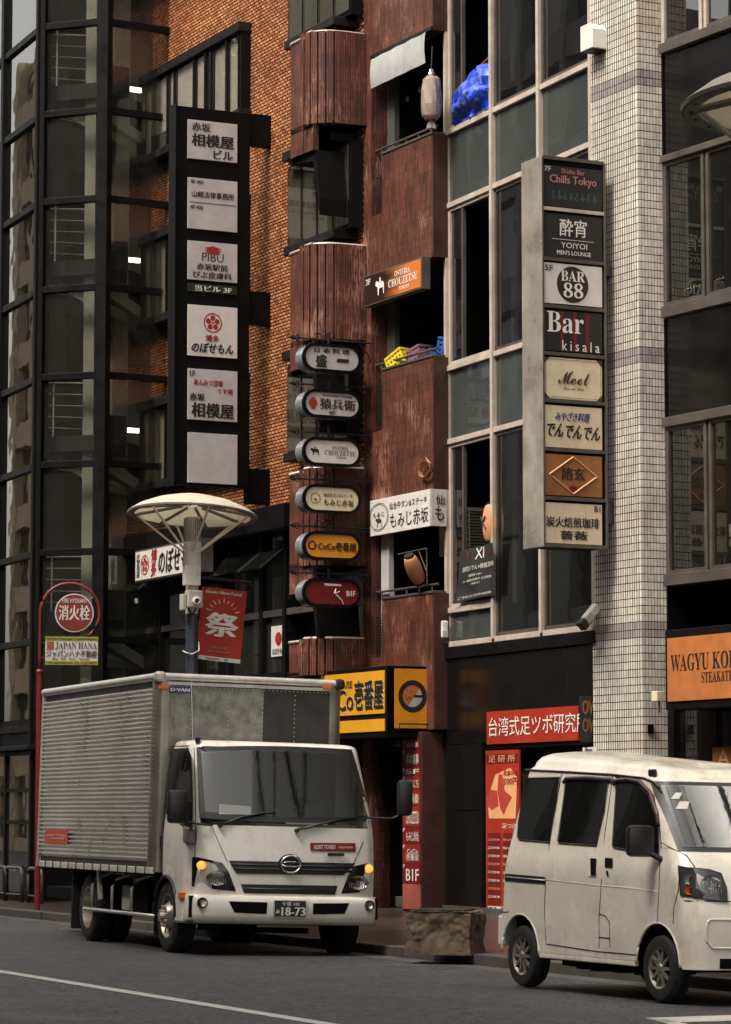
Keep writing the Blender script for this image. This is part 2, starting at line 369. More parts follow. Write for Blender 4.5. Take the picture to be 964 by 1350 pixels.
K['lampw'] = mat('lamp_enamel', (.74,.70,.63), .4, vary=.12, vscale=4, stain=((.38,.28,.17), 5, .4, .5), streak=((.25,.2,.14), 9, .25, .5))
K['lampi'] = mat('lamp_lining', (.80,.70,.47), .5, vary=.12, vscale=6, stain=((.5,.38,.2), 5, .35, .4))
K['lampg'] = mat('lamp_rib', (.24,.22,.18), .55, .2, vary=.3, vscale=7)
K['pole'] = mat('blue_grey_pole', (.035,.04,.06), .4, .1, vary=.3)
K['poler'] = mat('red_pole', (.22,.02,.017), .4, vary=.25, stain=((.15,.03,.02), 8, .4, .5))
K['iron'] = mat('wrought_iron', (.012,.011,.011), .55, .3, vary=.2)
K['ovals'] = mat('oval_side', (.45,.46,.48), .25, .6, vary=.35, vscale=5)
K['paper'] = mat('paper_lantern', (.58,.26,.13), .75, vary=.15, streak=((.42,.16,.08), 9, .4, .4))
K['poly'] = mat('clear_wrap', (.55,.48,.42), .2, vary=.5, vscale=14, coat=.8, bump=.8, bscale=16)
K['tarp'] = mat('blue_tarp', (.015,.06,.55), .3, vary=.5, vscale=7, stain=((.34,.46,.78), 6, .62, .85), bump=.6, bscale=14)
K['cratey'] = mat('crate_yellow', (.65,.5,.02), .45, vary=.2)
K['crateb'] = mat('crate_blue', (.015,.07,.32), .45, vary=.2)
K['cratep'] = mat('crate_mauve', (.22,.11,.15), .45, vary=.2)
K['leaf'] = mat('leaf', (.06,.12,.035), .5, vary=.3)
K['stone'] = mat('rough_stone', (.125,.085,.05), .85, vary=.6, vscale=9, stain=((.03,.022,.018), 6, .5, .8), bump=1.0, bscale=18)
K['canvas'] = mat('weathered_canvas', (.40,.40,.38), .8, vary=.2, vscale=3, streak=((.2,.21,.25), 7, .55, .75), stain=((.5,.38,.24), 7, .35, .5))
K['rope'] = mat('off_white_cable', (.6,.56,.5), .6, vary=.1)
K['marking'] = mat('road_paint', (.62,.59,.54), .6, vary=.2, vscale=10, stain=((.12,.11,.11), 18, .3, .7))
K['kerb'] = mat('kerb_stone', (.075,.064,.057), .6, vary=.3, vscale=5, stain=((.05,.042,.04), 6, .4, .6))
K['acw'] = mat('ac_casing', (.42,.40,.35), .5, vary=.15, stain=((.25,.17,.1), 6, .35, .5))
K['bulb'] = mat('glass_bulb', (.45,.4,.28), .1, vary=.1, coat=1)
K['lit'] = mat('fluorescent_lit', (.9,.9,.85), .5, vary=0, emit=(1,.95,.82), estr=3.0)
K['lit2'] = mat('warm_bulb_lit', (.9,.6,.3), .5, vary=0, emit=(1,.6,.25), estr=2.5)
K['cable'] = mat('dark_cable', (.02,.02,.02), .6, vary=.2)
K['ylw'] = mat('yellow_green', (.38,.38,.03), .45, vary=.1)

# ------------------------------------------------------------------ lettering (flat print as thin mesh)
def SB(s):       # bold serif capitals and digits
    r = ''
    for ch in s:
        if 'A' <= ch <= 'Z': r += chr(0x1D400+ord(ch)-65)
        elif 'a' <= ch <= 'z': r += chr(0x1D41A+ord(ch)-97)
        elif '0' <= ch <= '9': r += chr(0x1D7CE+ord(ch)-48)
        else: r += ch
    return r
def SC(s):       # script
    r = ''
    for ch in s:
        if 'A' <= ch <= 'Z': r += chr(0x1D4D0+ord(ch)-65)
        elif 'a' <= ch <= 'z': r += chr(0x1D4EA+ord(ch)-97)
        else: r += ch
    return r
TXC = {}
def text_mesh(body, bold):
    key = (body, bold)
    if key in TXC: return TXC[key]
    c = bpy.data.curves.new('lettering', 'FONT'); c.body = body; c.size = 1; c.resolution_u = 2; c.offset = 0
    c.space_line = .9; c.align_x = 'CENTER'
    o = bpy.data.objects.new('lettering', c); C.objects.link(o)
    dg = bpy.context.evaluated_depsgraph_get(); me = bpy.data.meshes.new_from_object(o.evaluated_get(dg))
    V = [tuple(v.co) for v in me.vertices]; F = [tuple(p.vertices) for p in me.polygons]
    bpy.data.objects.remove(o); bpy.data.curves.remove(c); bpy.data.meshes.remove(me)
    x0 = min(v[0] for v in V); x1 = max(v[0] for v in V); y0 = min(v[1] for v in V); y1 = max(v[1] for v in V)
    V = [((v[0]-x0)/(x1-x0), (v[1]-y0)/(y1-y0)) for v in V]
    TXC[key] = (V, F, (x1-x0), (y1-y0)); return TXC[key]
def text(body, x0, x1, z0, z1, y, m, parent, bold=1, tilt=0, name='lettering', skew=0, surf=None):
    """fits the words into the rectangle on the plane y (reads from -y)"""
    V, F, w_, h_ = text_mesh(body, bold > 0)
    mb = MB(); k = bold*.022/w_; sh = [(0,0)] if bold <= 0 else [(-k,0),(0,0),(k,0)] if bold < 1.5 else [(-k,-.01),(0,.012),(k,0),(k*.5,-.02)]
    for q, (dx, dz) in enumerate(sh):
        vs = []
        for a, b in V:
            X = x0+(a+dx)*(x1-x0)+skew*(b-.5); Z = z0+(b+dz)*(z1-z0)+tilt*(a-.5)
            vs.append((X, y-.0012*q, Z) if surf is None else surf(X, Z, -.0012*q))
        mb.add(vs, F)
    return mb.build(name, m, parent, fixn=False)
def tpx(body, fr, a, b, y, m, parent, **kw):
    x0, x1, z0, z1 = fr.rect(a, b, y); return text(body, x0, x1, z0, z1, y, m, parent, **kw)
def ring(mb, cx, cz, r0, r1, y, n=28, a0=0, a1=2*pi, sx=1.0):
    vs = []; fs = []
    for i in range(n+1):
        a = a0+(a1-a0)*i/n
        vs += [(cx+cos(a)*r0*sx, y, cz+sin(a)*r0), (cx+cos(a)*r1*sx, y, cz+sin(a)*r1)]
    fs = [(2*i, 2*i+1, 2*i+3, 2*i+2) for i in range(n)]
    return mb.add(vs, fs)
def disc(mb, cx, cz, r, y, n=24, sx=1.0): return mb.poly([(cx+cos(2*pi*i/n)*r*sx, y, cz+sin(2*pi*i/n)*r) for i in range(n)])
# ================================================================== frames of the place
PW = G(650, 1205, .12)
FD = Frame((PW.x, PW.y, 0), 23.2)                                   # window-wall building
pd = FD.W(FD.x(591), -.19, 0)
FC = Frame((0,0,0), 26.8)
# red tiled building: corner seen at u = 571
_d = ray(571, 500); _k = pd.y/_d.y; FC = Frame((CAM.x+_d.x*_k, pd.y-.08, 0), 26.8)
pb = FC.W(FC.x(480), 0, 0); FB = Frame((pb.x, pb.y, 0), 26.4)       # brick building, x < 0
pp = FD.W(FD.x(785), -.05, 0); FP = Frame((pp.x, pp.y, 0), 27.0)    # tiled pillar
PILW = FP.x(843.5, v=500)
pe = FP.W(PILW, .36, 0); FE = Frame((pe.x, pe.y, 0), 30.0)          # building right of the pillar
# glass stair tower
dB = FB.W(FB.x(200), 0, 0)
_d = ray(134, 500); P2 = CAM+_d*((dB.y-1.2)/_d.y)
FA2 = Frame((P2.x, P2.y, 0), 69.0)                                  # x<0 to the left: middle facet
xa = FA2.x(52, v=500); p1 = FA2.W(xa, 0, 0)
FA1 = Frame((p1.x, p1.y, 0), 22.5)                                  # left facet, x<0
FA3 = Frame((P2.x, P2.y, 0), 121.0)                                 # right facet, x>0
RS = .02
KP = G(424, 1250, -.03)
TA = G(230, 1258)
FR = Frame((TA.x, TA.y, 0), 24.0, RS)                               # road surface frame: tilts towards the kerb
KY = (FR.I @ KP).y; KX = (FR.I @ KP).x
print('kerb y', KY)

# ================================================================== ground
def struct(o, label=None): o['kind'] = 'structure'; return o
ROADW = KY+9.5
mb = MB(); mb.grid(lambda a, b: (-90+a*180, KY-ROADW+b*ROADW, 0), 90, 10)
m = mat('asphalt', (.052,.050,.0525), .62, vary=.25, vscale=.9, bump=.9, bscale=60, grain=34, stain=((.030,.028,.029), .8, .5, .7))
rd = struct(mb.build('road', m)); rd.matrix_world = FR.M
# far ground sheet under everything
g = MB(); g.grid(lambda a, b: (-400+800*a, -400+800*b, -.6), 4, 4); struct(g.build('ground', mat('ground', (.06,.055,.05), .9)))
fk = FR.M.copy()
kz = -RS*KY                                                          # height of the road at the kerb
FKb = Frame((FR.W(0, KY, 0).x, FR.W(0, KY, 0).y, FR.W(0, KY, 0).z), 24.0)
ke = bpy.data.objects.new('kerb', None); C.objects.link(ke); ke.matrix_world = FKb.M; ke['kind'] = 'structure'
rk = random.Random(3); x = -40.0; src = None
while x < 30:
    if src is None: src = MB().box(0, .594, 0, .17, -.25, .115).mesh('kerb_stone', K['kerb'], bevel=.012)
    o = bpy.data.objects.new('kerb_stone', src); C.objects.link(o); o.parent = ke; o.location = (x, rk.uniform(-.003,.003), rk.uniform(-.003,.003)); x += .6
mb = MB().box(-60, 60, -.42, -.004, -.2, .006)
m = mat('gutter_concrete', (.10,.092,.085), .45, vary=.35, vscale=2, stain=((.035,.032,.03), 2.5, .5, .7), bump=.4)
o = struct(mb.build('gutter', m)); o.matrix_world = FKb.M
pm = bricktex('paving', (.060,.043,.034), (.036,.027,.023), (.012,.010,.009), .2, .1, .007, False, .30, .6, ((.13,.10,.08), 7, .4, .4), spec=.6)
mb = MB(); mb.grid(lambda a, b: (-60+120*a, .172+b*5.2, .108+b*.05), 60, 6)
o = struct(mb.build('pavement', pm)); o.matrix_world = FKb.M
# near-side kerb and pavement, behind and beside the camera
o = struct(MB().box(-60, 60, KY-ROADW-4.5, KY-ROADW-.002, -.2, .14).build('near_pavement', pm)); o.matrix_world = FR.M
# painted lines
ma = K['marking']
p, q = (FR.I @ G(0, 1289)), (FR.I @ G(240, 1332.5)); ly = (p.y+q.y)/2
o = struct(MB().box(-60, 40, ly-.075, ly+.075, .002, .006).build('lane_line', ma)); o.matrix_world = FR.M
def gl(u, v):
    h = FR.hit(u, v, 2, .006); return (h.x, h.y)
mb = MB()
for poly in ([(852,1342),(1100,1334),(1100,1342),(878,1348)], [(852,1342),(878,1344),(964,1362),(930,1362)]):
    mb.prism([gl(*p_) for p_ in poly], 2, .0025, .007)
o = struct(mb.build('diamond_marking', ma)); o.matrix_world = FR.M
mc = mat('iron_lid', (.03,.028,.027), .5, .6, vary=.3)

# ================================================================== opposite side of the street (seen in the reflections)
FO = Frame((FR.W(0, KY-ROADW-4.6, 0).x, FR.W(0, KY-ROADW-4.6, 0).y, 0), 24.0)
specs = [(-92, 24, 33, (.50,.38,.24), 'tan office block with pale pillars across the street, farthest up the road', 1),
         (-66, 22, 27, (.16,.15,.14), 'grey office block across the street next to the tan block', 0),
         (-42, 16, 20, (.30,.24,.2), 'brown walk-up block across the street', 1),
         (-24, 18, 29, (.12,.12,.13), 'dark office tower across the street beside the brown block', 0),
         (-4, 20, 24, (.34,.31,.28), 'pale stone office block directly behind the camera', 1),
         (18, 24, 27, (.14,.13,.13), 'charcoal office block across the street, nearest the crossing', 0)]
for (x0, wd, ht, col, lab, pil) in specs:
    t = thing('office_block', lab, 'building', FO, group='office blocks across the street')
    wm = mat('facade_stone', col, .8, vary=.3, streak=((col[0]*.5, col[1]*.5, col[2]*.5), 1, .4, .5))
    MB().box(x0, x0+wd, -14, -.35, 0, ht).build('wall', wm, t)
    f = MB(); n = int(wd/3)
    for i in range(n+1): f.box(x0+i*wd/n-(.35 if pil else .15), x0+i*wd/n+(.35 if pil else .15), -.36, .12, 0, ht)
    k = 0
    while k*3.4 < ht: f.box(x0, x0+wd, -.36, .05, k*3.4-.5, k*3.4+.5); k += 1
    f.build('facade_frame', wm, t)
    MB().box(x0+.1, x0+wd-.1, -.34, -.28, .5, ht-.5).build('glazing', K['blackgloss'], t)

for (fr_, x0, x1, z0, z1, mk, nm) in ((FE, -.1, 6, 15.21, 26, 'alud', 0), (FD, FD.x(591), FD.x(785), 15.21, 24, 'alud', 0)):
    pass
FRt = Frame(FE.W(6.05, .3, 0), 24)
t = thing('office_block', 'dark glazed office block on this side, beyond the right edge of the picture', 'building', FRt)
wm = mat('dark_facade_stone', (.02,.018,.017), .7, vary=.3)
MB().box(0, 32, .3, 12, 0, 31).build('wall', wm, t)
f = MB()
for k in range(5): f.box(0, 32, .1, .32, k*6.6-.3+.4, k*6.6+.5)
for k in range(3): f.box(k*12, k*12+.25, -.04, .32, 0, 31)
f.build('facade_frame', wm, t); MB().box(.05, 31.9, .2, .29, .2, 30.8).build('glazing', K['blackgloss'], t)

# ================================================================== A: glass stair tower
TA_ = thing('glass_stair_tower', 'black framed glass stair tower with landings and steel railings, left of the brick building', 'building')
def sub(name, fr, parent):
    return fr
def partW(mb, name, m, parent, fr, **kw):
    """a part built in the coordinates of frame fr, under a thing that sits at the world origin"""
    o = mb.build(name, m, parent, **kw); o.matrix_world = fr.M; return o
zt = [FA2.px(92, 33+115.8*k)[1] for k in range(-3, 9)]               # transom heights, top down
zt = [z for z in zt if z > .4]
TOP = zt[0]+.4
xw2 = FA2.x(52, v=500); L3 = FA3.x(206, v=500)+1.0
def facet(fr, x0, x1, mull, tops, pn_m):
    for xm, wd in mull:
        partW(MB().box(xm-wd/2, xm+wd/2, -.07, .12, 0, TOP), 'mullion', K['frame'], TA_, fr, bevel=.006)
    for z in tops:
        partW(MB().box(x0, x1, -.05, .08, z-.055, z+.055), 'transom', K['frame'], TA_, fr, bevel=.005)
    zz = [TOP]+tops+[.3]
    for a, b in zip(zz[:-1], zz[1:]):
        partW(MB().box(x0+.03, x1-.03, .01, .02, b+.055, a-.055), 'pane', pn_m, TA_, fr)
lw = abs(FA1.x(3, v=500))
facet(FA1, -lw, -.1, [(-lw, .16), (-lw*2.05, .16)], zt, K['mirror'])
facet(FA1, -lw*2.05, -lw, [(-lw*3.1, .16)], zt, K['mirror'])
facet(FA1, -lw*3.1, -lw*2.05, [(-lw*4.2, .16)], zt, K['mirror'])
facet(FA2, xw2+.06, -.06, [(-.0, .2)], zt, K['glassc'])
facet(FA3, .08, L3, [(L3, .14)], zt, K['glassc'])
partW(MB().box(-.13, .0, -.09, .16, 0, TOP), 'corner_column', K['black'], TA_, FA1, bevel=.01)
partW(MB().box(xw2-.02, xw2+.07, -.06, .12, 0, TOP), 'corner_column', K['frame'], TA_, FA2, bevel=.01)
# behind the glass: slabs, back wall, concrete column, landings with railings, strip lights
B = MB(); B.box(-9, .1, 2.6, 2.8, 0, TOP); partW(B, 'back_wall', mat('stairwell_wall', (.13,.125,.105), .8, vary=.4, vscale=1.2) if 'stairwell_wall' not in bpy.data.materials else bpy.data.materials['stairwell_wall'], TA_, FA1)
partW(MB().box(-9, .1, .12, 2.6, TOP-.1, TOP+.1), 'roof', K['frame'], TA_, FA1)
xc0, xc1 = FA2.x(113, .45, 500), FA2.x(127, .45, 500)
partW(MB().box(xc0, xc1, .35, .75, 0, TOP), 'concrete_column', K['concrete'], TA_, FA2)
partW(MB().box(xw2-2, 3.5, 2.6, 2.8, 0, TOP), 'back_wall', mat('stairwell_wall', (.13,.125,.105), .8, vary=.4, vscale=1.2) if 'stairwell_wall' not in bpy.data.materials else bpy.data.materials['stairwell_wall'], TA_, FA2)
xq0, xq1 = FA3.x(146, 1.1, 400), FA3.x(166, 1.1, 400)
partW(MB().box(min(xq0,xq1), max(xq0,xq1), 1.0, 1.3, 0, TOP), 'concrete_column', K['concrete'], TA_, FA3)
rl0 = FA2.x(61, .3, 500); rl1 = FA2.x(113, .3, 500)
for k in range(1, len(zt), 2):
    zl = zt[k]                                                       # landing floor sits a little under every second transom
    z0 = FA2.px(92, 33+115.8*(k-3)+62)[1] if False else zl-.95
    la = MB().box(xw2+.05, -.2, .25, 2.6, z0-.28, z0-.02)
    partW(la, 'landing', K['dark_in'], TA_, FA2)
    st = MB()
    for i in range(9):
        st.box(rl0+.1, rl1, .9+i*.2, 1.1+i*.2, z0-.3-i*.17, z0-.02-i*.17)
    partW(st, 'stair_flight', K['mid_in'], TA_, FA2)
    r_ = MB()
    for i in range(5): r_.cyl((rl0, .32, z0+.15+i*.19), (rl1, .30+.5, z0+.13+i*.2), .011 if i < 4 else .018, n=6)
    for i in range(2): r_.cyl((rl0, .33, z0-.4-i*.1), (rl1-.1, .7, z0-.55-i*.12), .012, n=6)
    r_.cyl((rl0+.12, .34, z0-.1), (rl0+.12, .34, z0+1.0), .02, n=6)
    partW(r_, 'railing', K['steel'], TA_, FA2)
    x0 = FA3.x(168, 1.6, 400); x1 = FA3.x(183, 1.6, 400)
    vl = {3: 124, 5: 340, 7: 560}
    zz_ = zl-.72
    partW(MB().box(x0, x1, 1.55, 1.6, zz_, zz_+.075), 'strip_light', K['lit'], TA_, FA3)
    partW(MB().box(.1, FA3.x(158, .8, 400), .5, 2.4, z0-.15, z0+.35), 'landing', K['dark_in'], TA_, FA3)
    # sloping stair soffits
    s_ = MB(); s_.prism([(.1, zl-1.1), (L3, zl-2.1), (L3, zl-2.3), (.1, zl-1.3)], 1, .8, 1.8)
    partW(s_, 'stair_soffit', K['concrete'], TA_, FA3)
    s_ = MB(); s_.prism([(xw2+.1, zl-1.25), (-.15, zl-1.75), (-.15, zl-1.9), (xw2+.1, zl-1.4)], 1, .5, 1.6)
    partW(s_, 'stair_soffit', K['concrete'], TA_, FA2)
# dark plinth band and glass porch at street level, far left
zpb = FA1.px(20, 950)[1]
partW(MB().box(-9, 0, -.02, .1, FA1.px(20, 985)[1], zpb), 'plinth_panel', K['black'], TA_, FA1)
PO = thing('glass_porch', 'small black framed glass porch with posters behind its panes, far left at street level', 'entrance', FA1)
y0 = -.75
def pj(a, b): return FA1.rect(a, b, y0)
xa1 = FA1.x(44, y0, 1060); zA = FA1.px(20, 990, y0)[1]; zB = FA1.px(20, 1138, y0)[1]; zB = .16
MB().box(-6, xa1+.12, y0-.15, 0, zA, zA+.07).build('roof', K['capm'], PO, bevel=.01)
cols = [xa1-.08, FA1.x(9, y0, 1060), FA1.x(-26, y0, 1060), FA1.x(-60, y0, 1060)]
for xm in cols: MB().box(xm-.05, xm+.05, y0-.04, y0+.05, .14, zA).build('frame_post', K['frame'], PO)
MB().box(xa1-.05, xa1+.1, y0, -.02, .14, zA).build('end_wall', K['black'], PO)
zm = [zA-.05, FA1.px(20, 1042, y0)[1], FA1.px(20, 1084, y0)[1], zB]
for z in zm: MB().box(-6, xa1-.1, y0-.03, y0+.04, z-.03, z+.03).build('frame_rail', K['frame'], PO)
for i in range(3):
    for j in range(3):
        MB().box(cols[i+1]+.05, cols[i]-.05, y0-.005, y0+.005, zm[j+1]+.03, zm[j]-.03).build('pane', K['glass'], PO)
ps = K['white']
MB().box(cols[1]+.12, cols[0]-.12, y0+.03, y0+.04, zm[2]+.05, zm[1]-.05).build('poster', K['greyw'], PO)
MB().box(cols[2]+.15, cols[1]-.1, y0+.03, y0+.04, zm[1]+.08, zm[0]-.12).build('poster', K['white'], PO)
MB().box(cols[2]+.5, cols[1]-.2, y0+.03, y0+.04, zm[2]+.1, zm[1]-.1).build('poster', K['yellow'], PO)
MB().box(-6, xa1, -.1, -.05, .14, zA).build('back_wall', K['dark_in'], PO)

# ================================================================== B: brick building
TB = thing('brick_building', 'orange brick building with black framed box windows, behind the tall black sign', 'building', FB)
xl = FB.x(200, v=300); zc = {}
def zb(u, v, y=0): return FB.px(u, v, y)[1]
bx0 = FB.x(186, -.2, 98); bxr = FB.x(316, -.2, 40)                 # projecting window bays
bays = []
for vt, vb in ((-122, -22), (98, 206), (309, 421), (527, 636)):       # cap and sill at the left end
    bays.append((zb(186, vt+9, -.2), zb(186, vb+6, -.2)))
ZTOPB = bays[0][0]+1.2
zst = zb(250, 707, -.3)                                              # beam over the shop front
# wall = mortar sheet with holes left for the bays, built as strips
W = MB(); zs = [zst]
for zt_, zb_ in sorted([(a, b) for a, b in bays]): zs += [zb_+.05, zt_-.05]
zs += [ZTOPB]
for i in range(0, len(zs), 2): W.box(xl, 0, .0, .25, zs[i], zs[i+1])
for zt_, zb_ in bays:
    W.box(bxr-.1, 0, 0, .25, zb_+.05, zt_-.05)
W.build('wall', K['mortar'], TB)
MB().box(xl, .0, .9, 9, 0, ZTOPB).build('core_wall', K['dark_in'], TB)
MB().box(xl-.02, .0, .25, 9, ZTOPB, ZTOPB+.2).build('roof', K['concrete'], TB)
MB().box(xl-.02, xl+.05, .02, 9, 0, ZTOPB).build('side_wall', K['brick'], TB)
def inhole(x, z):
    for zt_, zb_ in bays:
        if x < bxr-.06 and zb_-.02 < z < zt_+.02: return True
    return False
BW, BH = .125, .0535
br = MB(); r0 = random.Random(5); row = 0; z = zst+.02
while z < min(ZTOPB, 16.2)-.05:
    x = -.005-(BW/2 if row % 2 else 0)
    while x > xl:
        if not inhole(x-BW/2, z+BH/2):
            a, b_ = max(x-BW+.03, xl), x; d = -.007-r0.random()*.003; zz0, zz1 = z, z+BH-.019
            dy = r0.uniform(-.0015, .0015)
            br.add([(a,0,zz0),(b_,0,zz0),(b_,0,zz1),(a,0,zz1),(a,d-dy,zz0),(b_,d+dy,zz0),(b_,d+dy,zz1),(a,d-dy,zz1)],
                   [(4,5,6,7),(0,4,7,3),(1,2,6,5),(3,7,6,2),(0,1,5,4)])
        x -= BW
    z += BH; row += 1
br.build('brick', K['brick'], TB, kind='stuff')
# window bays
for i, (zt_, zb_) in enumerate(bays):
    f = MB().box(bx0+.06, bxr-.02, -.16, .6, zt_-.14, zt_-.05)
    wd = f.build('box_window', K['frame'], TB)
    MB().box(bx0-.02, bxr+.04, -.24, .02, zt_-.1, zt_+.06).build('cap', K['capm'], wd, bevel=.012)
    MB().box(bx0-.02, bxr+.04, -.24, .02, zb_-.1, zb_+.04).build('sill', K['capm'], wd, bevel=.012)
    MB().box(bxr-.05, bxr+.02, -.18, .02, zb_+.04, zt_-.1).build('end_panel', K['frame'], wd)
    us = [186, 201, 232, 258, 270, 301, 318]
    xs = [FB.x(u_, -.17, 120) for u_ in (190, 203, 222, 231, 257, 272, 280, 300, 312)]
    xs[-1] = bxr-.06; xs[0] = bx0+.06
    for j, xm in enumerate(xs):
        wj = .032 if j in (1, 4, 5, 7) else .014
        MB().box(xm-wj, xm+wj, -.2, -.11, zb_+.04, zt_-.1).build('frame_post', K['frame'], wd)
    bl = i in (0, 1)
    for j in range(len(xs)-1):
        MB().box(xs[j]+.02, xs[j+1]-.02, -.165, -.155, zb_+.04, zt_-.1).build('pane', K['glassc'], wd)
    if bl:
        for j in range(len(xs)-1):
            lo = zb_+.06 if j not in (1, 2) or i == 0 else zb_+.35
            if j in (1,2,3,4,6,7,0): MB().box(xs[j]+.03, xs[j+1]-.03, -.13, -.115, lo, zt_-.1).build('blind', K['shade'], wd)
    else:
        for j in (0, 1, 4, 6):
            MB().box(xs[j]+.03, xs[j+1]-.05, -.11, -.095, zb_+.06, zt_-.1).build('curtain', K['curtain'], wd)
    MB().box(bx0+.1, bxr, .55, .6, zb_, zt_).build('back_wall', K['dark_in'], wd)
# end windows of the brick building beside the red drums
for vt, vb, i in ((-40, 60, 0), (217, 330, 1), (478, 600, 2)):
    zt_, zb_ = zb(376, vt, -.3), zb(376, vb, -.3)
    x0 = FB.x(382, -.2, 250); x1 = .0
    f = MB().box(x0, x1, -.22, -.02, zb_, zt_-.02).build('end_window', K['frame'], TB)
    MB().box(FB.x(374, -.42, 220), x1-.2, -.45, .0, zt_-.02, zt_+.13).build('cap', K['capm'], f, bevel=.015)
    MB().box(FB.x(374, -.42, 220), x1-.2, -.42, .0, zb_-.14, zb_+.0).build('sill', K['capm'], f, bevel=.015)
    n = 4
    for j in range(n):
        a = x0+(x1-x0)*j/n; b_ = x0+(x1-x0)*(j+1)/n
        MB().box(a+.06, b_-.06, -.235, -.228, zb_+.08, zt_-.1).build('blind' if i == 0 else 'curtain', K['shade'] if i == 0 else K['curtain'], f)
        MB().box(a+.04, b_-.04, -.255, -.245, zb_+.05, zt_-.06).build('pane', K['glass'], f)
# shop front below the beam
sb = thing('izakaya_shopfront', 'dark two-storey restaurant front with tall panes and menu slips under the brick wall', 'shop front', FB)
xs0 = FB.x(125, -.3, 730)
MB().box(xs0, FB.x(380, -.3, 690), -.38, .05, zst-.17, zst+.2).build('beam', K['frame'], sb, bevel=.012)
MB().box(xs0, -.0, .7, .8, 0, zst).build('back_wall', K['dark_in'], sb)
MB().box(xs0, 0, .0, .75, 3.3, 3.45).build('floor_slab', K['frame'], sb)
uv = [138, 165, 213, 262, 304, 347, 378]
xs = [FB.x(u_, -.1, 820) for u_ in uv]
zmid = zb(300, 815, -.1); zlow = zb(300, 897, -.1); zup = zst-.17
for j, xm in enumerate(xs): MB().box(xm-.06, xm+.06, -.15, .05, 0, zup).build('frame_post', K['frame'], sb)
for z in (zlow, zmid-.03): MB().box(xs0, -.0, -.13, .04, z-.05, z+.05).build('frame_rail', K['frame'] if z == zlow else K['alud'], sb)
for j in range(len(xs)-1):
    for (a, b_) in ((.15, zlow-.05), (zlow+.05, zmid-.08), (zmid+.02, zup)):
        MB().box(xs[j]+.06, xs[j+1]-.06, -.06, -.05, a, b_).build('pane', K['glassd'] if j < 4 else K['glass'], sb)
# sloping glass canopies
for j in range(len(xs)-1):
    z = zup-.35
    MB().add([(xs[j], -.55, z-.25), (xs[j+1], -.55, z-.25), (xs[j+1], -.12, z+.1), (xs[j], -.12, z+.1)], [(0,1,2,3)]).build('awning_pane', K['glassd'], sb)
    MB().cyl((xs[j+1], -.12, z+.1), (xs[j+1], -.55, z-.25), .02, n=6).build('awning_arm', K['frame'], sb)
# menu slips inside
slips = [(176+i*7, 797, 181+i*7, 815) for i in range(6)]+[(188+i*7.4, 776, 193+i*7.4, 796) for i in range(5)]+[(308,762,313,783),(319,757,324,783),(324,780,330,800)]
for a, b_, c_, d_ in slips:
    x0, x1, z0, z1 = FB.rect((a, b_), (c_, d_), .02)
    p_ = MB().box(x0, x1, .015, .02, z0, z1).build('menu_slip', K['greyw'], sb)
    text('酒肴\n一品', x0+.03, x1-.03, z0+.03, z1-.03, .012, K['inkr'], p_, bold=1)
for i, (a, b_, c_, d_) in enumerate([(148,842,158,888),(178,838,190,886),(194,838,204,884),(222,850,240,890),(310,845,322,880)]):
    x0, x1, z0, z1 = FB.rect((a, b_), (c_, d_), .3)
    p_ = MB().box(x0, x1, .3, .31, z0, z1).build('paper_screen', K['curtain'], sb)
    text('本\n日\nの\n味', x0+.1, x1-.1, z0+.1, z1-.1, .295, K['inkd'], p_, bold=1)
x0, x1, z0, z1 = FB.rect((358, 826), (378, 864), -.08)
p_ = MB().box(x0, x1, -.085, -.075, z0, z1).build('window_poster', K['white'], sb)
mm = MB(); disc(mm, (x0+x1)/2, z1-.2, .1, -.09, sx=1.2); mm.build('crest', K['inkr'], p_)
text('博多', (x0+x1)/2-.06, (x0+x1)/2+.06, z0+.16, z0+.23, -.09, K['inkr'], p_)
text('のぼせもん', x0+.05, x1-.05, z0+.03, z0+.13, -.09, K['ink'], p_)

# ================================================================== C: red tiled building
TC_ = thing('red_tile_building', 'narrow dark red tiled building with curved stair drums and open balconies', 'building', FC)
def zc_(u, v, y=0): return FC.px(u, v, y)[1]
xp0, xp1 = FC.x(478.5), FC.x(490)                                    # pillar strip
xk = FC.x(504, v=500)                                                # slot right edge
DEP = 2.2
ZTC = 15.5
MB().box(xp0, xp1, 0, .3, .1, ZTC).build('pillar', K['red'], TC_)
MB().box(xp0, .0, DEP, DEP+5, .1, ZTC).build('back_wall', K['dark_in'], TC_)
MB().box(xp0, xp0+.1, .3, DEP, .1, ZTC).build('side_wall', K['dark_in'], TC_)
MB().box(-.18, .0, .3, DEP, 3.2, ZTC).build('return_wall', K['redp'], TC_)
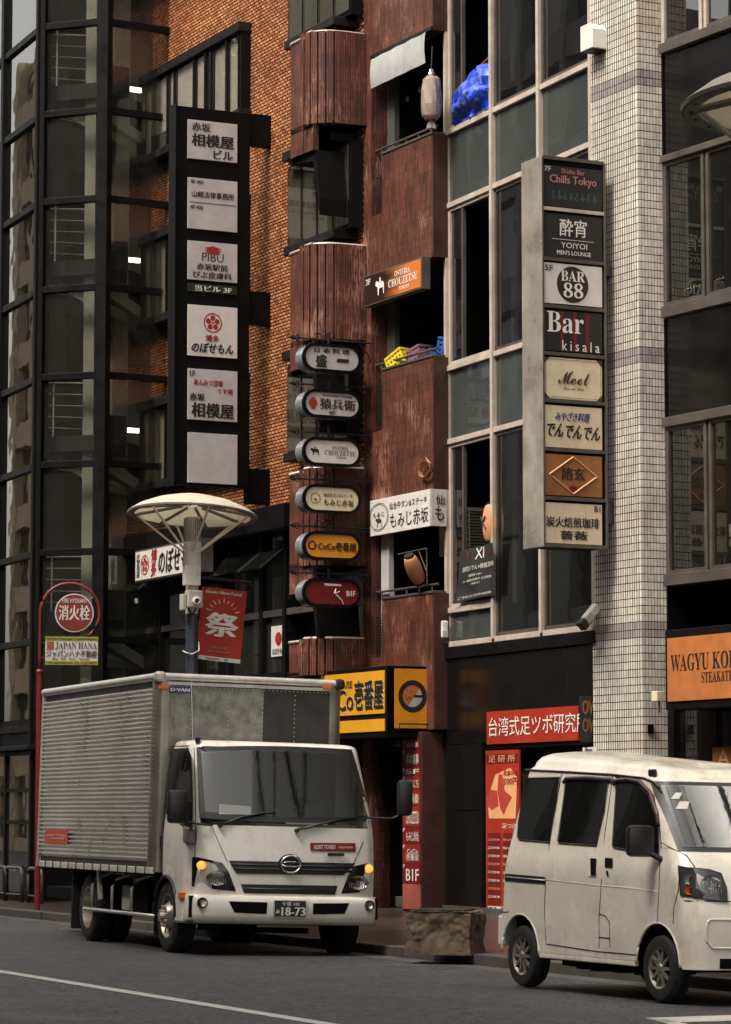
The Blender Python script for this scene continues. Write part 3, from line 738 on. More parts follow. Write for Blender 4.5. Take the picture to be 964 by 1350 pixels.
# solid tiled bands between the openings. each: (top z at parapet, bottom z)
def band(vt, vb, ut=540):                                            # heights read at u = 540
    return zc_(ut, vt), zc_(ut, vb)
bands = [(zc_(528, -175), zc_(528, 60)), (zc_(540, 189), zc_(540, 349)), (zc_(536, 480), zc_(536, 652)), (zc_(540, 786), zc_(540, 963))]
slots = [None, (zc_(492, 285), 1), (zc_(492, 570), 1), (zc_(492, 867), 1)]
for i, (zt_, zb_) in enumerate(bands):
    if slots[i] is None:
        MB().box(xp1, 0, .0, .2, zb_, zt_).build('parapet', K['red'], TC_)
    else:
        zs_ = slots[i][0]
        W = MB().box(xk, 0, 0, .2, zb_, zt_); W.box(xp1, xk, 0, .2, zb_, zs_)
        W.build('parapet', K['red'], TC_)
        MB().box(xk-.01, .01, -.015, .215, zt_, zt_+.035).build('coping', K['alud'], TC_, bevel=.006)
        lt = MB(); xm = (xp1+xk)/2
        for q in range(12):
            z = zs_+.04+q*(zt_-zs_-.3)/12
            ring(lt, xm+.03, z+.06, .035, .05, .06, 8)
            ring(lt, xm-.06, z+.02, .03, .045, .06, 8)
        lt.build('lattice', K['iron'], TC_)
        rl = MB(); zr = zt_+.13
        rl.cyl((xp1, .08, zr), (0, .08, zr), .018, n=8)
        for q in range(5): xx = xp1+(0-xp1)*(q+.5)/5; rl.cyl((xx, .08, zs_ if xx < xk else zt_), (xx, .08, zr), .012, n=6)
        rl.build('railing', K['alud'], TC_)
    MB().box(xp1, 0, .2, DEP, zt_-1.1 if i else zt_-.1, zt_-.95 if i else zt_).build('balcony_floor', K['dark_in'], TC_)
    MB().box(-.02, .02, .0, DEP, zb_, zt_).build('side_parapet', K['redp'], TC_)
# grey posts at the left of each opening
for (vt, vb, u0, u1) in ((100, 285, 492, 503), (380, 570, 492, 503)):
    MB().box(FC.x(u0)+.02, FC.x(u1), .22, .3, zc_(497, vb), zc_(497, vt)).build('opening_jamb', K['mid_in'], TC_)
MB().box(FC.x(493), FC.x(503), .12, .2, zc_(497, 867), zc_(497, 705)).build('opening_jamb', K['greyw'], TC_)
# things inside the balconies
MB().box(xk+.3, -.9, DEP-.3, DEP-.25, zc_(560, 770), zc_(560, 700)).build('hatch', K['mid_in'], TC_)
# curved drums (stairs) beside the pillar
rd_ = .70
def drum_path():
    P = []
    P.append((xp0+.02, 0)); P.append((xp0-.0, -.40))
    for k in range(7):
        a = k/6*pi/2; P.append((xp0-.38+.38*cos(a), -.40-.36*sin(a)))
    return P
xsl0, xsl1 = None, None
DP = drum_path(); yo = -.76
slx1 = FC.x(412, yo, 150); slx0 = FC.x(400, yo, 150); dl = FC.x(385, yo, 150)
for i, (vt, vb) in enumerate(((42, 163), (322, 447), (617, 745), (842, 890))):
    zt_ = zc_(413, vt, yo); zb_ = zc_(413, vb, yo)
    W = MB(); path = DP+[(slx1, yo)]
    for a, b_ in zip(path[:-1], path[1:]):
        W.add([(a[0],a[1],zb_),(b_[0],b_[1],zb_),(b_[0],b_[1],zt_),(a[0],a[1],zt_)], [(0,1,2,3)])
        n_ = Vector((b_[1]-a[1], -(b_[0]-a[0]), 0)).normalized()*-.1
        W.add([(a[0]+n_.x,a[1]+n_.y,zb_),(b_[0]+n_.x,b_[1]+n_.y,zb_),(b_[0]+n_.x,b_[1]+n_.y,zt_),(a[0]+n_.x,a[1]+n_.y,zt_)], [(3,2,1,0)])
        W.add([(a[0],a[1],zt_),(b_[0],b_[1],zt_),(b_[0]+n_.x,b_[1]+n_.y,zt_),(a[0]+n_.x,a[1]+n_.y,zt_)], [(0,1,2,3)])
    dr = W.build('stair_drum', K['red'], TC_, smooth=.6)
    zl_ = zb_-(.38 if i < 3 else 0)
    W = MB(); pth = [(slx0, yo)]+[(dl+.02-.3*sin(k/6*pi/2), yo+.3-.3*cos(k/6*pi/2)) for k in range(7)]+[(dl-.28, 0)]
    for a, b_ in zip(pth[:-1], pth[1:]):
        W.add([(a[0],a[1],zl_),(b_[0],b_[1],zl_),(b_[0],b_[1],zt_-.03),(a[0],a[1],zt_-.03)], [(0,1,2,3)])
    W.box(slx0, slx1, yo+.01, yo+.1, zl_, zb_+.32)
    W.build('stair_drum', K['red'], TC_, smooth=.6)
    W = MB(); W.tube([(p_[0], p_[1], zt_+.01) for p_ in DP+[(slx1, yo)]], .028, 6); W.tube([(p_[0], p_[1], zt_-.02) for p_ in pth[:5]], .025, 6)
    W.build('coping', K['alu'] if i != 2 else K['white'], dr)
    lt = MB(); q = 0; z = zb_+.36
    while z < zt_-.05:
        ring(lt, (slx0+slx1)/2+(.06 if q % 2 else -.06), z, .045, .065, yo+.05, 8); z += .075; q += 1
    lt.build('lattice', K['iron'], dr)
    MB().box(slx0-.02, slx1+.02, yo+.13, yo+.15, zb_+.3, zt_-.02).build('slot_shade_board', K['under'], dr)  # black board added behind the open slot, its colour standing for the shade
    fl = DP+[(slx1, yo), (slx0, yo)]+pth[1:]+[(xp0-.1, 0)]
    W = MB(); W.prism([(p_[0], p_[1]) for p_ in fl], 2, zb_-.03, zb_+.06); W.build('soffit', K['under'], dr)
    W = MB(); cx_ = (dl+xp0)/2-.1
    W.prism([(dl-.25, zl_), (slx1, zl_), (xp0-.02, zl_-.75), (xp0-.02, zl_-1.0), (slx1-.1, zl_-.15), (dl-.25, zl_-.05)], 1, yo+.06, -.02)
    W.build('stair_flight', K['under'], dr) if i < 3 else None
# ground floor of the red building: dark entrance, red pillar
zs_ = zc_(535, 965)
MB().box(-1.3, .02, .2, .5, bands[3][1]-.25, bands[3][1]-.005).build('lintel', K['black'], TC_)
MB().box(xp0-4, FC.x(532), .05, .2, bands[3][1]-.3, 3.6).build('fascia', K['black'], TC_)
xq = FC.x(556, -.13, 1080)
MB().box(FC.x(531, -.13, 1080), xq, -.13, .5, .1, FC.px(545, 966)[1]).build('entrance_pillar', K['redp'], TC_, bevel=.008)
MB().box(xq-.25, xq, .5, 1.2, .1, FC.px(545, 966)[1]).build('entrance_return', K['redp'], TC_)
MB().box(FC.x(481), FC.x(490), .1, .3, .1, 3.5).build('door_frame', K['frame'], TC_)
for z in (.14, .28): MB().box(-5, xq-.3, .4 if z < .2 else .8, 1.6, z-.02, z+.13).build('step', K['mid_in'], TC_, bevel=.01)
er = thing('round_wall_sign', 'faint round sign on the dark entrance wall, upper of the pair behind the truck mirror', 'sign', FC, group='round signs in the dark entrance')
def rsign(t, cu, cv, r):
    h = FC.hit(cu, cv, 0, -1.6); 
    mm = MB(); mm.lathe([(0,0),(r,0),(r,.03)], (0,0,0), 'x', 24)
    return h
FCf = Frame(FC.W(FC.x(483), 1.3, 0), 26.8+90)
er.matrix_world = FCf.M
for (cu, cv, lab) in ((512, 1018, None), (512, 1062, 'faint round sign on the dark entrance wall, lower of the pair behind the truck mirror')):
    t = er if lab is None else thing('round_wall_sign', lab, 'sign', FCf, group='round signs in the dark entrance')
    x, z = FCf.px(cu, cv); mm = MB(); mm.lathe([(0,-.04),(.165,-.04),(.165,0)], (x,0,z), 'y', 28); mm.build('disc', K['mid_in'], t)
    text('営業中', x-.1, x+.1, z-.04, z+.05, -.045, K['ink'], t)
MB().box(-1, 3, .02, .06, .1, 3.6).build('entrance_wall', K['dark_in'], None).matrix_world = FCf.M
bpy.data.objects['entrance_wall'].parent = TC_; bpy.data.objects['entrance_wall'].matrix_parent_inverse = TC_.matrix_world.inverted()

# ================================================================== D: window-wall building
TD = thing('window_wall_building', 'narrow building with aluminium framed window wall between red building and tiled pillar', 'building', FD)
def zd(u, v, y=0): return FD.px(u, v, y)[1]
ux = [591.5, 652, 715, 784.5]; X = [FD.x(u_, v=450) for u_ in ux]
lv = [(-137, -34), (172, 272), (483, 583), (802, 850)]               # sill line and band bottom at u=592
lev = [(zd(592, a), zd(592, b_)) for a, b_ in lv]
ZD0 = lev[-1][1]; ZD1 = 15.0
for i, xm in enumerate(X):
    MB().box(xm-.035, xm+.035, -.06, .08, ZD0, ZD1).build('mullion', K['alu'], TD, bevel=.006)
for i in range(3):
    x0, x1 = X[i]+.035, X[i+1]-.035
    for k, (a, b_) in enumerate(lev):
        if not (k == 3 and i): MB().box(x0, x1, -.04, .06, a-.075, a).build('transom', K['alu'], TD, bevel=.005)
        MB().box(x0, x1, -.04, .06, b_-.04, b_+.035).build('transom', K['alu'], TD, bevel=.005)
        if not (k == 3 and i):
            MB().box(x0, x1, .012, .02, b_+.035, a-.075).build('spandrel_pane', K['frost'], TD)
            MB().box(x0, x1, .3, .34, b_+.035, a-.075).build('spandrel_panel', mat('spandrel_%d%d' % (i, k), (.12,.135,.125), .7, vary=.3) if (i, k) == (0, 0) else bpy.data.materials['spandrel_00'], TD)
        top = lev[k-1][1]-.04 if k else ZD1
        bot = a
        if k == 3 and i: bot = b_+.04
        # big window
        fw = MB()
        for (p0, p1, q0, q1) in ((x0, x0+.05, bot, top), (x1-.05, x1, bot, top), (x0, x1, bot, bot+.05), (x0, x1, top-.05, top)):
            fw.box(p0, p1, -.01, .05, q0, q1)
        wf = fw.build('window_frame', K['alu'] if (i == 0) else K['alud'], TD)
        if i == 0 and k in (1, 2, 3):      # slid open: the sash stands half way
            MB().box(x0+.05, x0+.42, .02, .03, bot+.05, top-.05).build('pane', K['glassd'], wf)
            MB().box(x0+.40, x0+.45, .0, .05, bot+.05, top-.05).build('sash', K['alud'], wf)
            MB().box(x0+.5, x1+.1, 1.1, 1.15, bot-.3, top-.05).build('inner_wall', K['mid_in'], wf)
            MB().box(x0+.55, x0+.72, .7, .8, bot+.05, top-.05).build('curtain', K['curtain'], wf)
        else:
            MB().box(x0+.05, x1-.05, .015, .025, bot+.05, top-.05).build('pane', K['glassd'], wf)
            MB().box(x0+.12, x0+.2+.2*i, .25, .28, bot+.05, top-.05).build('curtain', K['mid_in'] if (i+k) % 2 else K['curtain'], wf)
            MB().box(x0+.4, x1, .9, .95, bot+.05, bot+.9+.3*((i+k) % 2)).build('partition', K['mid_in'], wf)
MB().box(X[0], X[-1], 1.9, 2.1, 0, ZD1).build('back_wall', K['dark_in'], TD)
for k, (a, b_) in enumerate(lev): MB().box(X[0], X[-1], .1, 1.9, b_+.05, b_+.3).build('floor_slab', K['mid_in'], TD)
MB().box(X[0]-.02, X[0]+.03, .1, 2.0, 0, ZD1).build('party_wall', K['black'], TD)
MB().box(X[-1]-.03, X[-1]+.02, .1, 2.0, 0, ZD1).build('party_wall', K['black'], TD)
MB().box(X[0], X[-1], .1, 8, ZD1+.21, 25).build('upper_wall', K['alud'], TD)
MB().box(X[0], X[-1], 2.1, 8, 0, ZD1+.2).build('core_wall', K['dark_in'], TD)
# inner balcony rails in the open windows
for k, (cv, cu) in enumerate(((418, 628), (650, 640))):
    z = zd(cu, cv, .5); MB().cyl((X[0]+.55, .5, z-.0), (X[1], .5, z), .022, n=8).cyl((X[1]-.35, .5, z), (X[1]-.35, .5, z-.55), .02, n=6).build('inner_rail', K['alud'], TD)
# dark base: metal cladding panels, black piers
zb1 = zd(592, 930); zpn = ZD0-.05
MB().box(X[0]-.05, X[-1]+.05, -.09, .1, zpn-.16, zpn+.005).build('base_ledge', K['frame'], TD, bevel=.01)
nP = 6
src = None
for i in range(nP):
    a = X[0]+(X[-1]-X[0])*i/nP; b_ = X[0]+(X[-1]-X[0])*(i+1)/nP
    MB().box(a+.006, b_-.006, -.05, .1, zb1-.55, zpn-.17).build('cladding_panel', K['blackgloss'], TD, bevel=.006)
xpier = FD.x(640, v=1080)
for (a, b_) in ((X[0]-.05, (X[0]+xpier)/2), ((X[0]+xpier)/2, xpier)):
    for (q0, q1) in ((.13, 1.5), (1.5, zb1-.55)):
        MB().box(a+.006, b_-.006, -.05, .2, q0+.005, q1-.005).build('cladding_panel', K['blackgloss'], TD, bevel=.006)
MB().box(xpier, xpier+.07, -.08, .15, .12, zb1-.55).build('door_frame', K['frame'], TD)
MB().box(xpier+.07, X[-1], .2, .25, .12, zb1-.5).build('shop_back', K['dark_in'], TD)
MB().box(xpier+.07, X[-1], -.03, -.015, .2, FD.px(700, 1020)[1]).build('shop_pane', K['glassd'], TD)
MB().box(X[0]-.05, X[-1], -.1, .3, .1, .2).build('threshold', K['kerb'], TD)

# ================================================================== E: tiled pillar and the building behind it
TE = thing('tiled_pillar_building', 'building with a cream tiled corner pillar and dark ribbon windows at the right edge', 'building', FP)
ZTE = 15.0
MB().box(0, PILW, 0, .36, .1, ZTE).build('pillar_core', K['mortar'], TE)
TH_, TG = .0975, .011
zjoint = [FP.px(843, 101)[1], FP.px(843, 466)[1], FP.px(843, 826)[1]]
tl = MB(); tg = MB(); rr = random.Random(11)
nx = 22; tw = PILW/nx; ny = 8; tw2 = .36/ny
z = .12; hole = [(zjoint[2]-1.55, 0)]
rowz = []
while z < ZTE-.1: rowz.append(z); z += TH_
for z in rowz:
    grey = any(abs(z+TH_/2-zj) < TH_*1.02 for zj in zjoint)
    mbb = tg if grey else tl
    for i in range(nx):
        a, b_ = i*tw+.011, (i+1)*tw-.011; d = -.003-rr.random()*.0015
        if i == nx-1: b_ = PILW+.009
        mbb.add([(a,0,z),(b_,0,z),(b_,0,z+TH_-TG),(a,0,z+TH_-TG),(a,d,z),(b_,d,z),(b_,d,z+TH_-TG),(a,d,z+TH_-TG)], [(4,5,6,7),(0,4,7,3),(1,2,6,5),(3,7,6,2),(0,1,5,4)])
    for i in range(ny):
        a, b_ = i*tw2+.0055, (i+1)*tw2-.0055; X_ = PILW+.009+rr.random()*.0015
        if i == 0: a = -.009
        mbb.add([(PILW,a,z),(PILW,b_,z),(PILW,b_,z+TH_-TG),(PILW,a,z+TH_-TG),(X_,a,z),(X_,b_,z),(X_,b_,z+TH_-TG),(X_,a,z+TH_-TG)], [(4,5,6,7),(0,4,7,3),(1,2,6,5),(3,7,6,2),(0,1,5,4)])
tl.build('wall_tile', K['tile'], TE, kind='stuff'); tg.build('wall_tile', K['tileg'], TE, kind='stuff')
MB().box(PILW+.012, PILW+.03, .06, .14, FP.px(850, 967)[1], FP.px(850, 955)[1]).build('missing_tile_patch', K['black'], TE)
def e_part(mb, name, m, **kw):
    o = mb.build(name, m, TE, **kw); o.matrix_world = FE.M; o.matrix_parent_inverse = Matrix.Identity(4)
    o.matrix_world = FE.M; o.matrix_basis = TE.matrix_world.inverted() @ FE.M; return o
def ze(u, v, y=0): return FE.px(u, v, y)[1]
lx = [0.03, FE.x(930, v=300)-.0, FE.x(936, v=300), 6.0]
e_part(MB().box(-.12, .03, .0, .3, .1, ZTE), 'corner_strip', K['black'])
lev_e = [(ze(890, 53), ze(890, 66)), (ze(890, 202), ze(890, 211)), (ze(890, 402), ze(890, 417)), (ze(890, 549), ze(890, 562)), (ze(890, 757), ze(890, 772))]
for (a, b_) in lev_e:
    e_part(MB().box(.03, 6, -.06, .12, b_, a), 'sill_band', K['alud'], bevel=.008)
xm = FE.x(933, v=400)
def win(z0, z1, dim):
    for (p0, p1) in ((.03, .1), (xm-.09, xm-.03), (xm+.01, xm+.07), (xm+1.3, xm+1.36), (xm+1.4, xm+1.46)):
        e_part(MB().box(p0, p1, -.02, .06, z0, z1), 'frame_post', K['alud'] if dim else K['alu'])
    for (p0, p1) in ((.1, xm-.09), (xm+.07, xm+1.3), (xm+1.46, 5.9)):
        e_part(MB().box(p0, p1, .015, .025, z0, z1), 'pane', K['glassd'])
        e_part(MB().box(p0, p1, -.015, .05, z0, z0+.05), 'frame_rail', K['alud'])
        e_part(MB().box(p0, p1, -.015, .05, z1-.05, z1), 'frame_rail', K['alud'])
win(lev_e[0][0], ZTE, False); win(lev_e[2][0], lev_e[1][1], True); win(lev_e[4][0], lev_e[3][1], True)
for (a, b_) in ((lev_e[1][0], lev_e[0][1]), (lev_e[3][0], lev_e[2][1])):
    for (p0, p1) in ((.03, 1.6), (1.62, 3.4), (3.42, 5.9)):
        e_part(MB().box(p0, p1, .02, .035, a, b_), 'spandrel_pane', K['blackgloss'])
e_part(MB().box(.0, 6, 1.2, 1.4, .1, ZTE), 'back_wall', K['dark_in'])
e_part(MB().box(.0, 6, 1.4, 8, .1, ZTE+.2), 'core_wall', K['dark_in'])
e_part(MB().box(.0, 6, .05, 8, ZTE+.21, 27), 'upper_wall', K['alud'])
MB().box(0, PILW, 0, .4, ZTE+.01, 27).build('upper_pillar', K['tile'], TE)
e_part(MB().box(5.9, 6, 0, 1.4, .1, ZTE+.2), 'end_wall', K['mid_in'])
e_part(MB().box(.6, .95, .5, .55, lev_e[2][0], lev_e[1][1]-.3), 'curtain', K['mid_in'])
g = MB(); a = FE.hit(903, 382, 1, .6); b_ = FE.hit(985, 356, 1, .6)
for i in range(22):
    t_ = i/21; g.lathe([(0,-.012),(.012,0),(0,.012)], (a.x+(b_.x-a.x)*t_, .6, a.z+(b_.z-a.z)*t_), 'z', 6)
e_part(g, 'string_light', K['lit2'])
# ground floor front: glazing with diagonal braces under the steak sign
zg = ze(900, 930)
e_part(MB().box(0, 6, .0, .2, zg-.02, zg+.12), 'lintel', K['black'])
e_part(MB().box(.1, 6, .04, .05, .14, zg), 'shop_pane', K['glassd'])
for u_, s_ in ((912, 1), (945, -1)):
    x = FE.x(u_, .2, 970); e_part(MB().cyl((x-.25*s_, .2, zg), (x+.35*s_, .2, zg-1.4), .03, n=6), 'brace', K['frame'])
for u_ in (889, 1010): x = FE.x(u_, 0, 970); e_part(MB().box(x-.06, x+.06, -.05, .06, .12, zg), 'frame_post', K['frame'])
# ================================================================== tall black sign tower (left)
FS1 = Frame(FB.W(FB.x(359, v=400), 0, 0), 116.4)
t = thing('blade_sign', 'tall black sign tower with six white panels fixed to the orange brick wall', 'sign', FS1)
x0, zt_ = FS1.px(232, 136); x1, _z = FS1.px(330, 152); zb_ = FS1.px(280, 641)[1]; zt_ = FS1.px(280, 144)[1]
MB().box(x0, x1, 0, .20, zb_, zt_).build('frame', K['black'], t, bevel=.008)
MB().box(x0-.012, x0+.004, -.03, .24, zb_-.02, zt_+.03).build('side_plate', K['frame'], t)
for v0, v1 in ((150, 192), (384, 428), (618, 664)):
    MB().box(x1, 0, .04, .2, FS1.px(345, v1)[1], FS1.px(345, v0)[1]).build('arm', K['black'], t, bevel=.008)
pan = [((248,158),(313,213)), ((248,234),(313,305)), ((248,317),(313,372)), ((248,401),(313,472)), ((248,485),(313,556)), ((248,569),(313,639))]
def panel(fr, a, b, m, par, y=-.02, d=.03, name='panel', bev=.004):
    X0, X1, Z0, Z1 = fr.rect(a, b, y)
    Z1 = fr.px((a[0]+b[0])/2, a[1]+.04*(b[0]-a[0]), y)[1]; Z0 = fr.px((a[0]+b[0])/2, b[1]-.02*(b[0]-a[0]), y)[1]
    o = MB().box(X0, X1, y, y+d, Z0, Z1).build(name, m, par, bevel=bev); return o, X0, X1, Z0, Z1
def tx(body, X0, X1, Z0, Z1, a, b, c, d, y, m, par, **kw):
    """a..b, c..d = fractions of the panel, c/d measured from its top"""
    return text(body, X0+(X1-X0)*a, X0+(X1-X0)*b, Z1-(Z1-Z0)*d, Z1-(Z1-Z0)*c, y, m, par, **kw)
P = []
for i, (a, b) in enumerate(pan): P.append(panel(FS1, a, b, K['greyw'] if i != 3 else K['white'], t))
y = -.023
o, a, b, c, d = P[0]
tx('赤坂', a,b,c,d, .08,.45,.06,.28,y,K['ink'],o); tx('相模屋', a,b,c,d, .08,.92,.34,.66,y,K['ink'],o,bold=1.7); tx('ビル', a,b,c,d, .52,.9,.72,.95,y,K['ink'],o,bold=1.3)
o, a, b, c, d = P[1]
tx('4F 401', a,b,c,d, .05,.30,.04,.11,y,K['ink'],o); tx('山崎法律事務所', a,b,c,d, .08,.93,.25,.38,y,K['ink'],o); tx('4F 402', a,b,c,d, .05,.30,.54,.61,y,K['ink'],o)
MB().box(a+(b-a)*.04, a+(b-a)*.97, y-.001, y+.001, d-(d-c)*.485, d-(d-c)*.475).build('rule', K['ink'], o)
o, a, b, c, d = P[2]
mm = MB(); mx = (a+b)/2
for q in range(3): mm.poly([(mx-.16+q*.01, y, d-.1-q*.035), (mx, y-.001*q, d-.06-q*.035), (mx+.16-q*.01, y, d-.1-q*.035), (mx, y-.001*q, d-.125-q*.035)])
mm.build('emblem', K['inkr'], o)
tx('PIBU', a,b,c,d, .28,.72,.28,.50,y,K['inkd'],o,bold=0); tx('赤坂駅前', a,b,c,d, .18,.80,.56,.73,y,K['ink'],o); tx('びぶ皮膚科', a,b,c,d, .10,.88,.77,.94,y,K['ink'],o)
o2, a, b, c, d = panel(FS1, (248,373), (313,388), K['green'], t)
tx('当ビル 3F', a,b,c,d, .14,.88,.14,.86,y,K['inkw'],o2)
def plum(cx, cz, r, y, par, m=None, sx=1.0):
    mm = MB(); ring(mm, cx, cz, r*.88, r, y, 28, sx=sx)
    for q in range(5):
        an = pi/2+q*2*pi/5; px_, pz_ = cx+cos(an)*r*.5*sx, cz+sin(an)*r*.5; disc(mm, px_, pz_, r*.27, y, 14, sx=sx)
        mm.add([(cx+cos(an)*r*.1*sx, y, cz+sin(an)*r*.1),(cx+cos(an+.2)*r*.35*sx, y-.001, cz+sin(an+.2)*r*.35),(cx+cos(an-.2)*r*.35*sx, y-.001, cz+sin(an-.2)*r*.35)], [(0,1,2)])
    disc(mm, cx, cz, r*.12, y-.001, 10, sx=sx)
    return mm.build('crest', m or K['inkr'], par)
o, a, b, c, d = P[3]
plum((a+b)/2, d-(d-c)*.33, .155, y, o)
tx('博多', a,b,c,d, .36,.62,.57,.70,y,K['inkr'],o,bold=1.6); tx('のぼせもん', a,b,c,d, .08,.92,.73,.92,y,K['ink'],o,bold=1.8,skew=.03)
o, a, b, c, d = P[4]
tx('1F', a,b,c,d, .04,.14,.04,.15,y,K['ink'],o); tx('あんみつ甘味', a,b,c,d, .12,.70,.20,.32,y,K['inkr'],o,bold=1.8)
tx('ぐす湯', a,b,c,d, .60,.90,.36,.46,y,K['inkr'],o,bold=1.7); tx('赤坂', a,b,c,d, .04,.33,.48,.62,y,K['ink'],o,bold=1.8)
tx('相模屋', a,b,c,d, .08,.92,.66,.94,y,K['ink'],o,bold=1.9)

# ================================================================== right sign tower
FS2 = Frame(FP.W(FP.x(812, v=400), 0, 0), 117.0)
t = thing('blade_sign', 'silver sided sign tower with eight bar and restaurant panels fixed to the tiled pillar', 'sign', FS2)
x0 = FS2.px(714, 210)[0]; x1 = FS2.px(798, 216)[0]; zt_ = FS2.px(756, 211)[1]; zb_ = FS2.px(756, 721)[1]
MB().box(x0-.004, x0+.02, -.005, .50, zb_-.01, zt_+.01).build('side_casing', K['steel'], t, bevel=.004)
MB().box(x0+.02, x1, .02, .49, zb_, zt_).build('casing', K['black'], t, bevel=.004)
fm = MB(); fm.box(x1-.03, x1, -.012, .02, zb_, zt_).box(x0-.002, x0+.022, -.012, .02, zb_, zt_)
fm.build('frame', K['alud'], t, bevel=.004)
for v0, v1 in ((350, 362), (655, 690)):
    MB().box(x1, .06, .1, .3, FS2.px(805, v1)[1], FS2.px(805, v0)[1]).build('bracket', K['alud'], t, bevel=.005)
rows = [(218,273,'ink'),(281,340,'ink'),(346,401,'white'),(408,463,'ink'),(470,526,'cream'),(533,590,'wood'),(597,653,'brown'),(661,716,'wood')]
for i in range(9):
    v = (210, 277, 343, 405, 467, 529, 593, 657, 719)[i]; z = FS2.px(756, v+1)[1]
    MB().box(x0+.02, x1-.03, -.010, .02, z-.022, z+.022).build('divider', K['alud'] if i != 1 else K['alu'], t)
Q = []
for v0, v1, mk in rows:
    X0, Z1 = FS2.px(717, v0, .0); X1, Z0 = FS2.px(794, v1, 0)
    Z1 = FS2.px(756, v0+3)[1]; Z0 = FS2.px(756, v1+1)[1]
    Q.append((MB().box(X0, X1, .0, .02, Z0, Z1).build('panel', K[mk], t), X0, X1, Z0, Z1))
y = -.003
o,a,b,c,d = Q[0]
tx('7F', a,b,c,d, .01,.12,.03,.15,y,K['inkg'],o); tx('Shisha Bar', a,b,c,d, .30,.70,.05,.17,y,K['inkp'],o,bold=0)
tx('Chills Tokyo', a,b,c,d, .10,.90,.22,.48,y,K['inkp'],o,bold=.7)
mm = MB(); r9 = random.Random(2)
for q in range(8):
    cx = a+(b-a)*(.16+q*.1); cz = d-(d-c)*.72
    ring(mm, cx, cz-.03, .018, .024, y, 10); mm.box(cx-.004, cx+.004, y-.001, y, cz, cz+.03+.03*r9.random())
    if q % 2: ring(mm, cx+.03, cz-.04, .03, .035, y, 10, 0, pi)
mm.build('pipe_drawing', K['inkt'], o)
o,a,b,c,d = Q[1]
tx('酔宵', a,b,c,d, .27,.73,.10,.50,y,K['inkw'],o,bold=.5); MB().box(a+(b-a)*.14, a+(b-a)*.85, y-.001, y, d-(d-c)*.585, d-(d-c)*.575).build('rule', K['inkw'], o)
tx('YOIYOI', a,b,c,d, .29,.74,.64,.77,y,K['inkw'],o,bold=0); tx("MEN'S LOUNGE", a,b,c,d, .22,.80,.83,.93,y,K['inkw'],o,bold=.3)
o,a,b,c,d = Q[2]
mm = MB(); disc(mm, a+(b-a)*.49, (c+d)/2, (d-c)*.45, y, 32, sx=1.0); mm.build('roundel', K['ink'], o)
tx('5F', a,b,c,d, .02,.15,.06,.2,y,K['ink'],o,bold=.5); tx(SB('BAR'), a,b,c,d, .29,.70,.16,.42,y-.003,K['inkw'],o,bold=-1); tx(SB('88'), a,b,c,d, .33,.67,.46,.83,y-.003,K['inkw'],o,bold=-1)
o,a,b,c,d = Q[3]
for q in (.28, .5, .72): MB().box(a+(b-a)*q, a+(b-a)*(q+.06), y, y+.002, c+.01, d-.01).build('stripe', K['maroon'], o)
tx(SB('Bar'), a,b,c,d, .05,.68,.03,.55,y-.003,K['inkw'],o,bold=-1); tx('k i s a l a', a,b,c,d, .31,.95,.73,.98,y-.003,K['inkw'],o,bold=.3)
o,a,b,c,d = Q[4]
mm = MB(); e = .02
for (p0,p1,q0,q1) in ((a+e,b-e,d-e-.004,d-e),(a+e,b-e,c+e,c+e+.004),(a+e,a+e+.004,c+e,d-e),(b-e-.004,b-e,c+e,d-e)): mm.box(p0,p1,y-.001,y,q0,q1)
for cx_, cz_ in ((a,c),(a,d),(b,c),(b,d)):
    s1 = 1 if cx_ == a else -1; s2 = 1 if cz_ == c else -1
    mm.add([(cx_,y,cz_),(cx_+.085*s1,y,cz_),(cx_,y,cz_+.085*s2)], [(0,1,2)])
mm.build('corner_ornament', K['inkd'], o)
tx(SC('M')+'é'.replace('é', SC('e'))+SC('el'), a,b,c,d, .24,.78,.33,.63,y-.002,K['inkd'],o,bold=.4); text('´', a+(b-a)*.47, a+(b-a)*.50, d-(d-c)*.37, d-(d-c)*.31, y-.002, K['inkd'], o)
tx(SC('Hair and Make'), a,b,c,d, .33,.68,.68,.77,y-.002,K['inkd'],o,bold=0)
o,a,b,c,d = Q[5]
tx('みやざき料理', a,b,c,d, .20,.78,.14,.36,y,K['inkb'],o,bold=1.3,skew=.02); tx('でんでんでん', a,b,c,d, .04,.97,.44,.76,y,K['ink'],o,bold=1.8,skew=.05,tilt=-.03)
o,a,b,c,d = Q[6]
mm = MB(); cx, cz = (a+b)/2, (c+d)/2; hw, hh = (b-a)*.41, (d-c)*.45
pts = [(cx-hw,cz),(cx,cz+hh),(cx+hw,cz),(cx,cz-hh)]
for q in range(4): p, n_ = pts[q], pts[(q+1) % 4]; mm.tube([(p[0],y,p[1]),(n_[0],y,n_[1])], .010, 4)
mm.build('diamond_outline', K['inko'], o)
tx('諮玄', a,b,c,d, .30,.70,.30,.62,y,K['ink'],o,bold=1)
mm = MB(); mm.poly([(cx,y,cz-hh*.93)]+[(cx+cos(an)*.085, y, cz-hh*.93+sin(an)*.09) for an in [pi*.18+pi*.64*k/8 for k in range(9)]]); mm.build('fan', K['maroon'], o)
o,a,b,c,d = Q[7]
tx('B1', a,b,c,d, .87,.97,.03,.18,y,K['ink'],o); tx('炭火焙煎珈琲', a,b,c,d, .04,.95,.34,.60,y,K['ink'],o,bold=1.2); tx('薔薇', a,b,c,d, .28,.74,.68,.90,y,K['ink'],o,bold=1.2)
MB().box(a+(b-a)*.3, a+(b-a)*.32, y+.001, y+.002, c, d).build('stain_line', K['wood'], o)

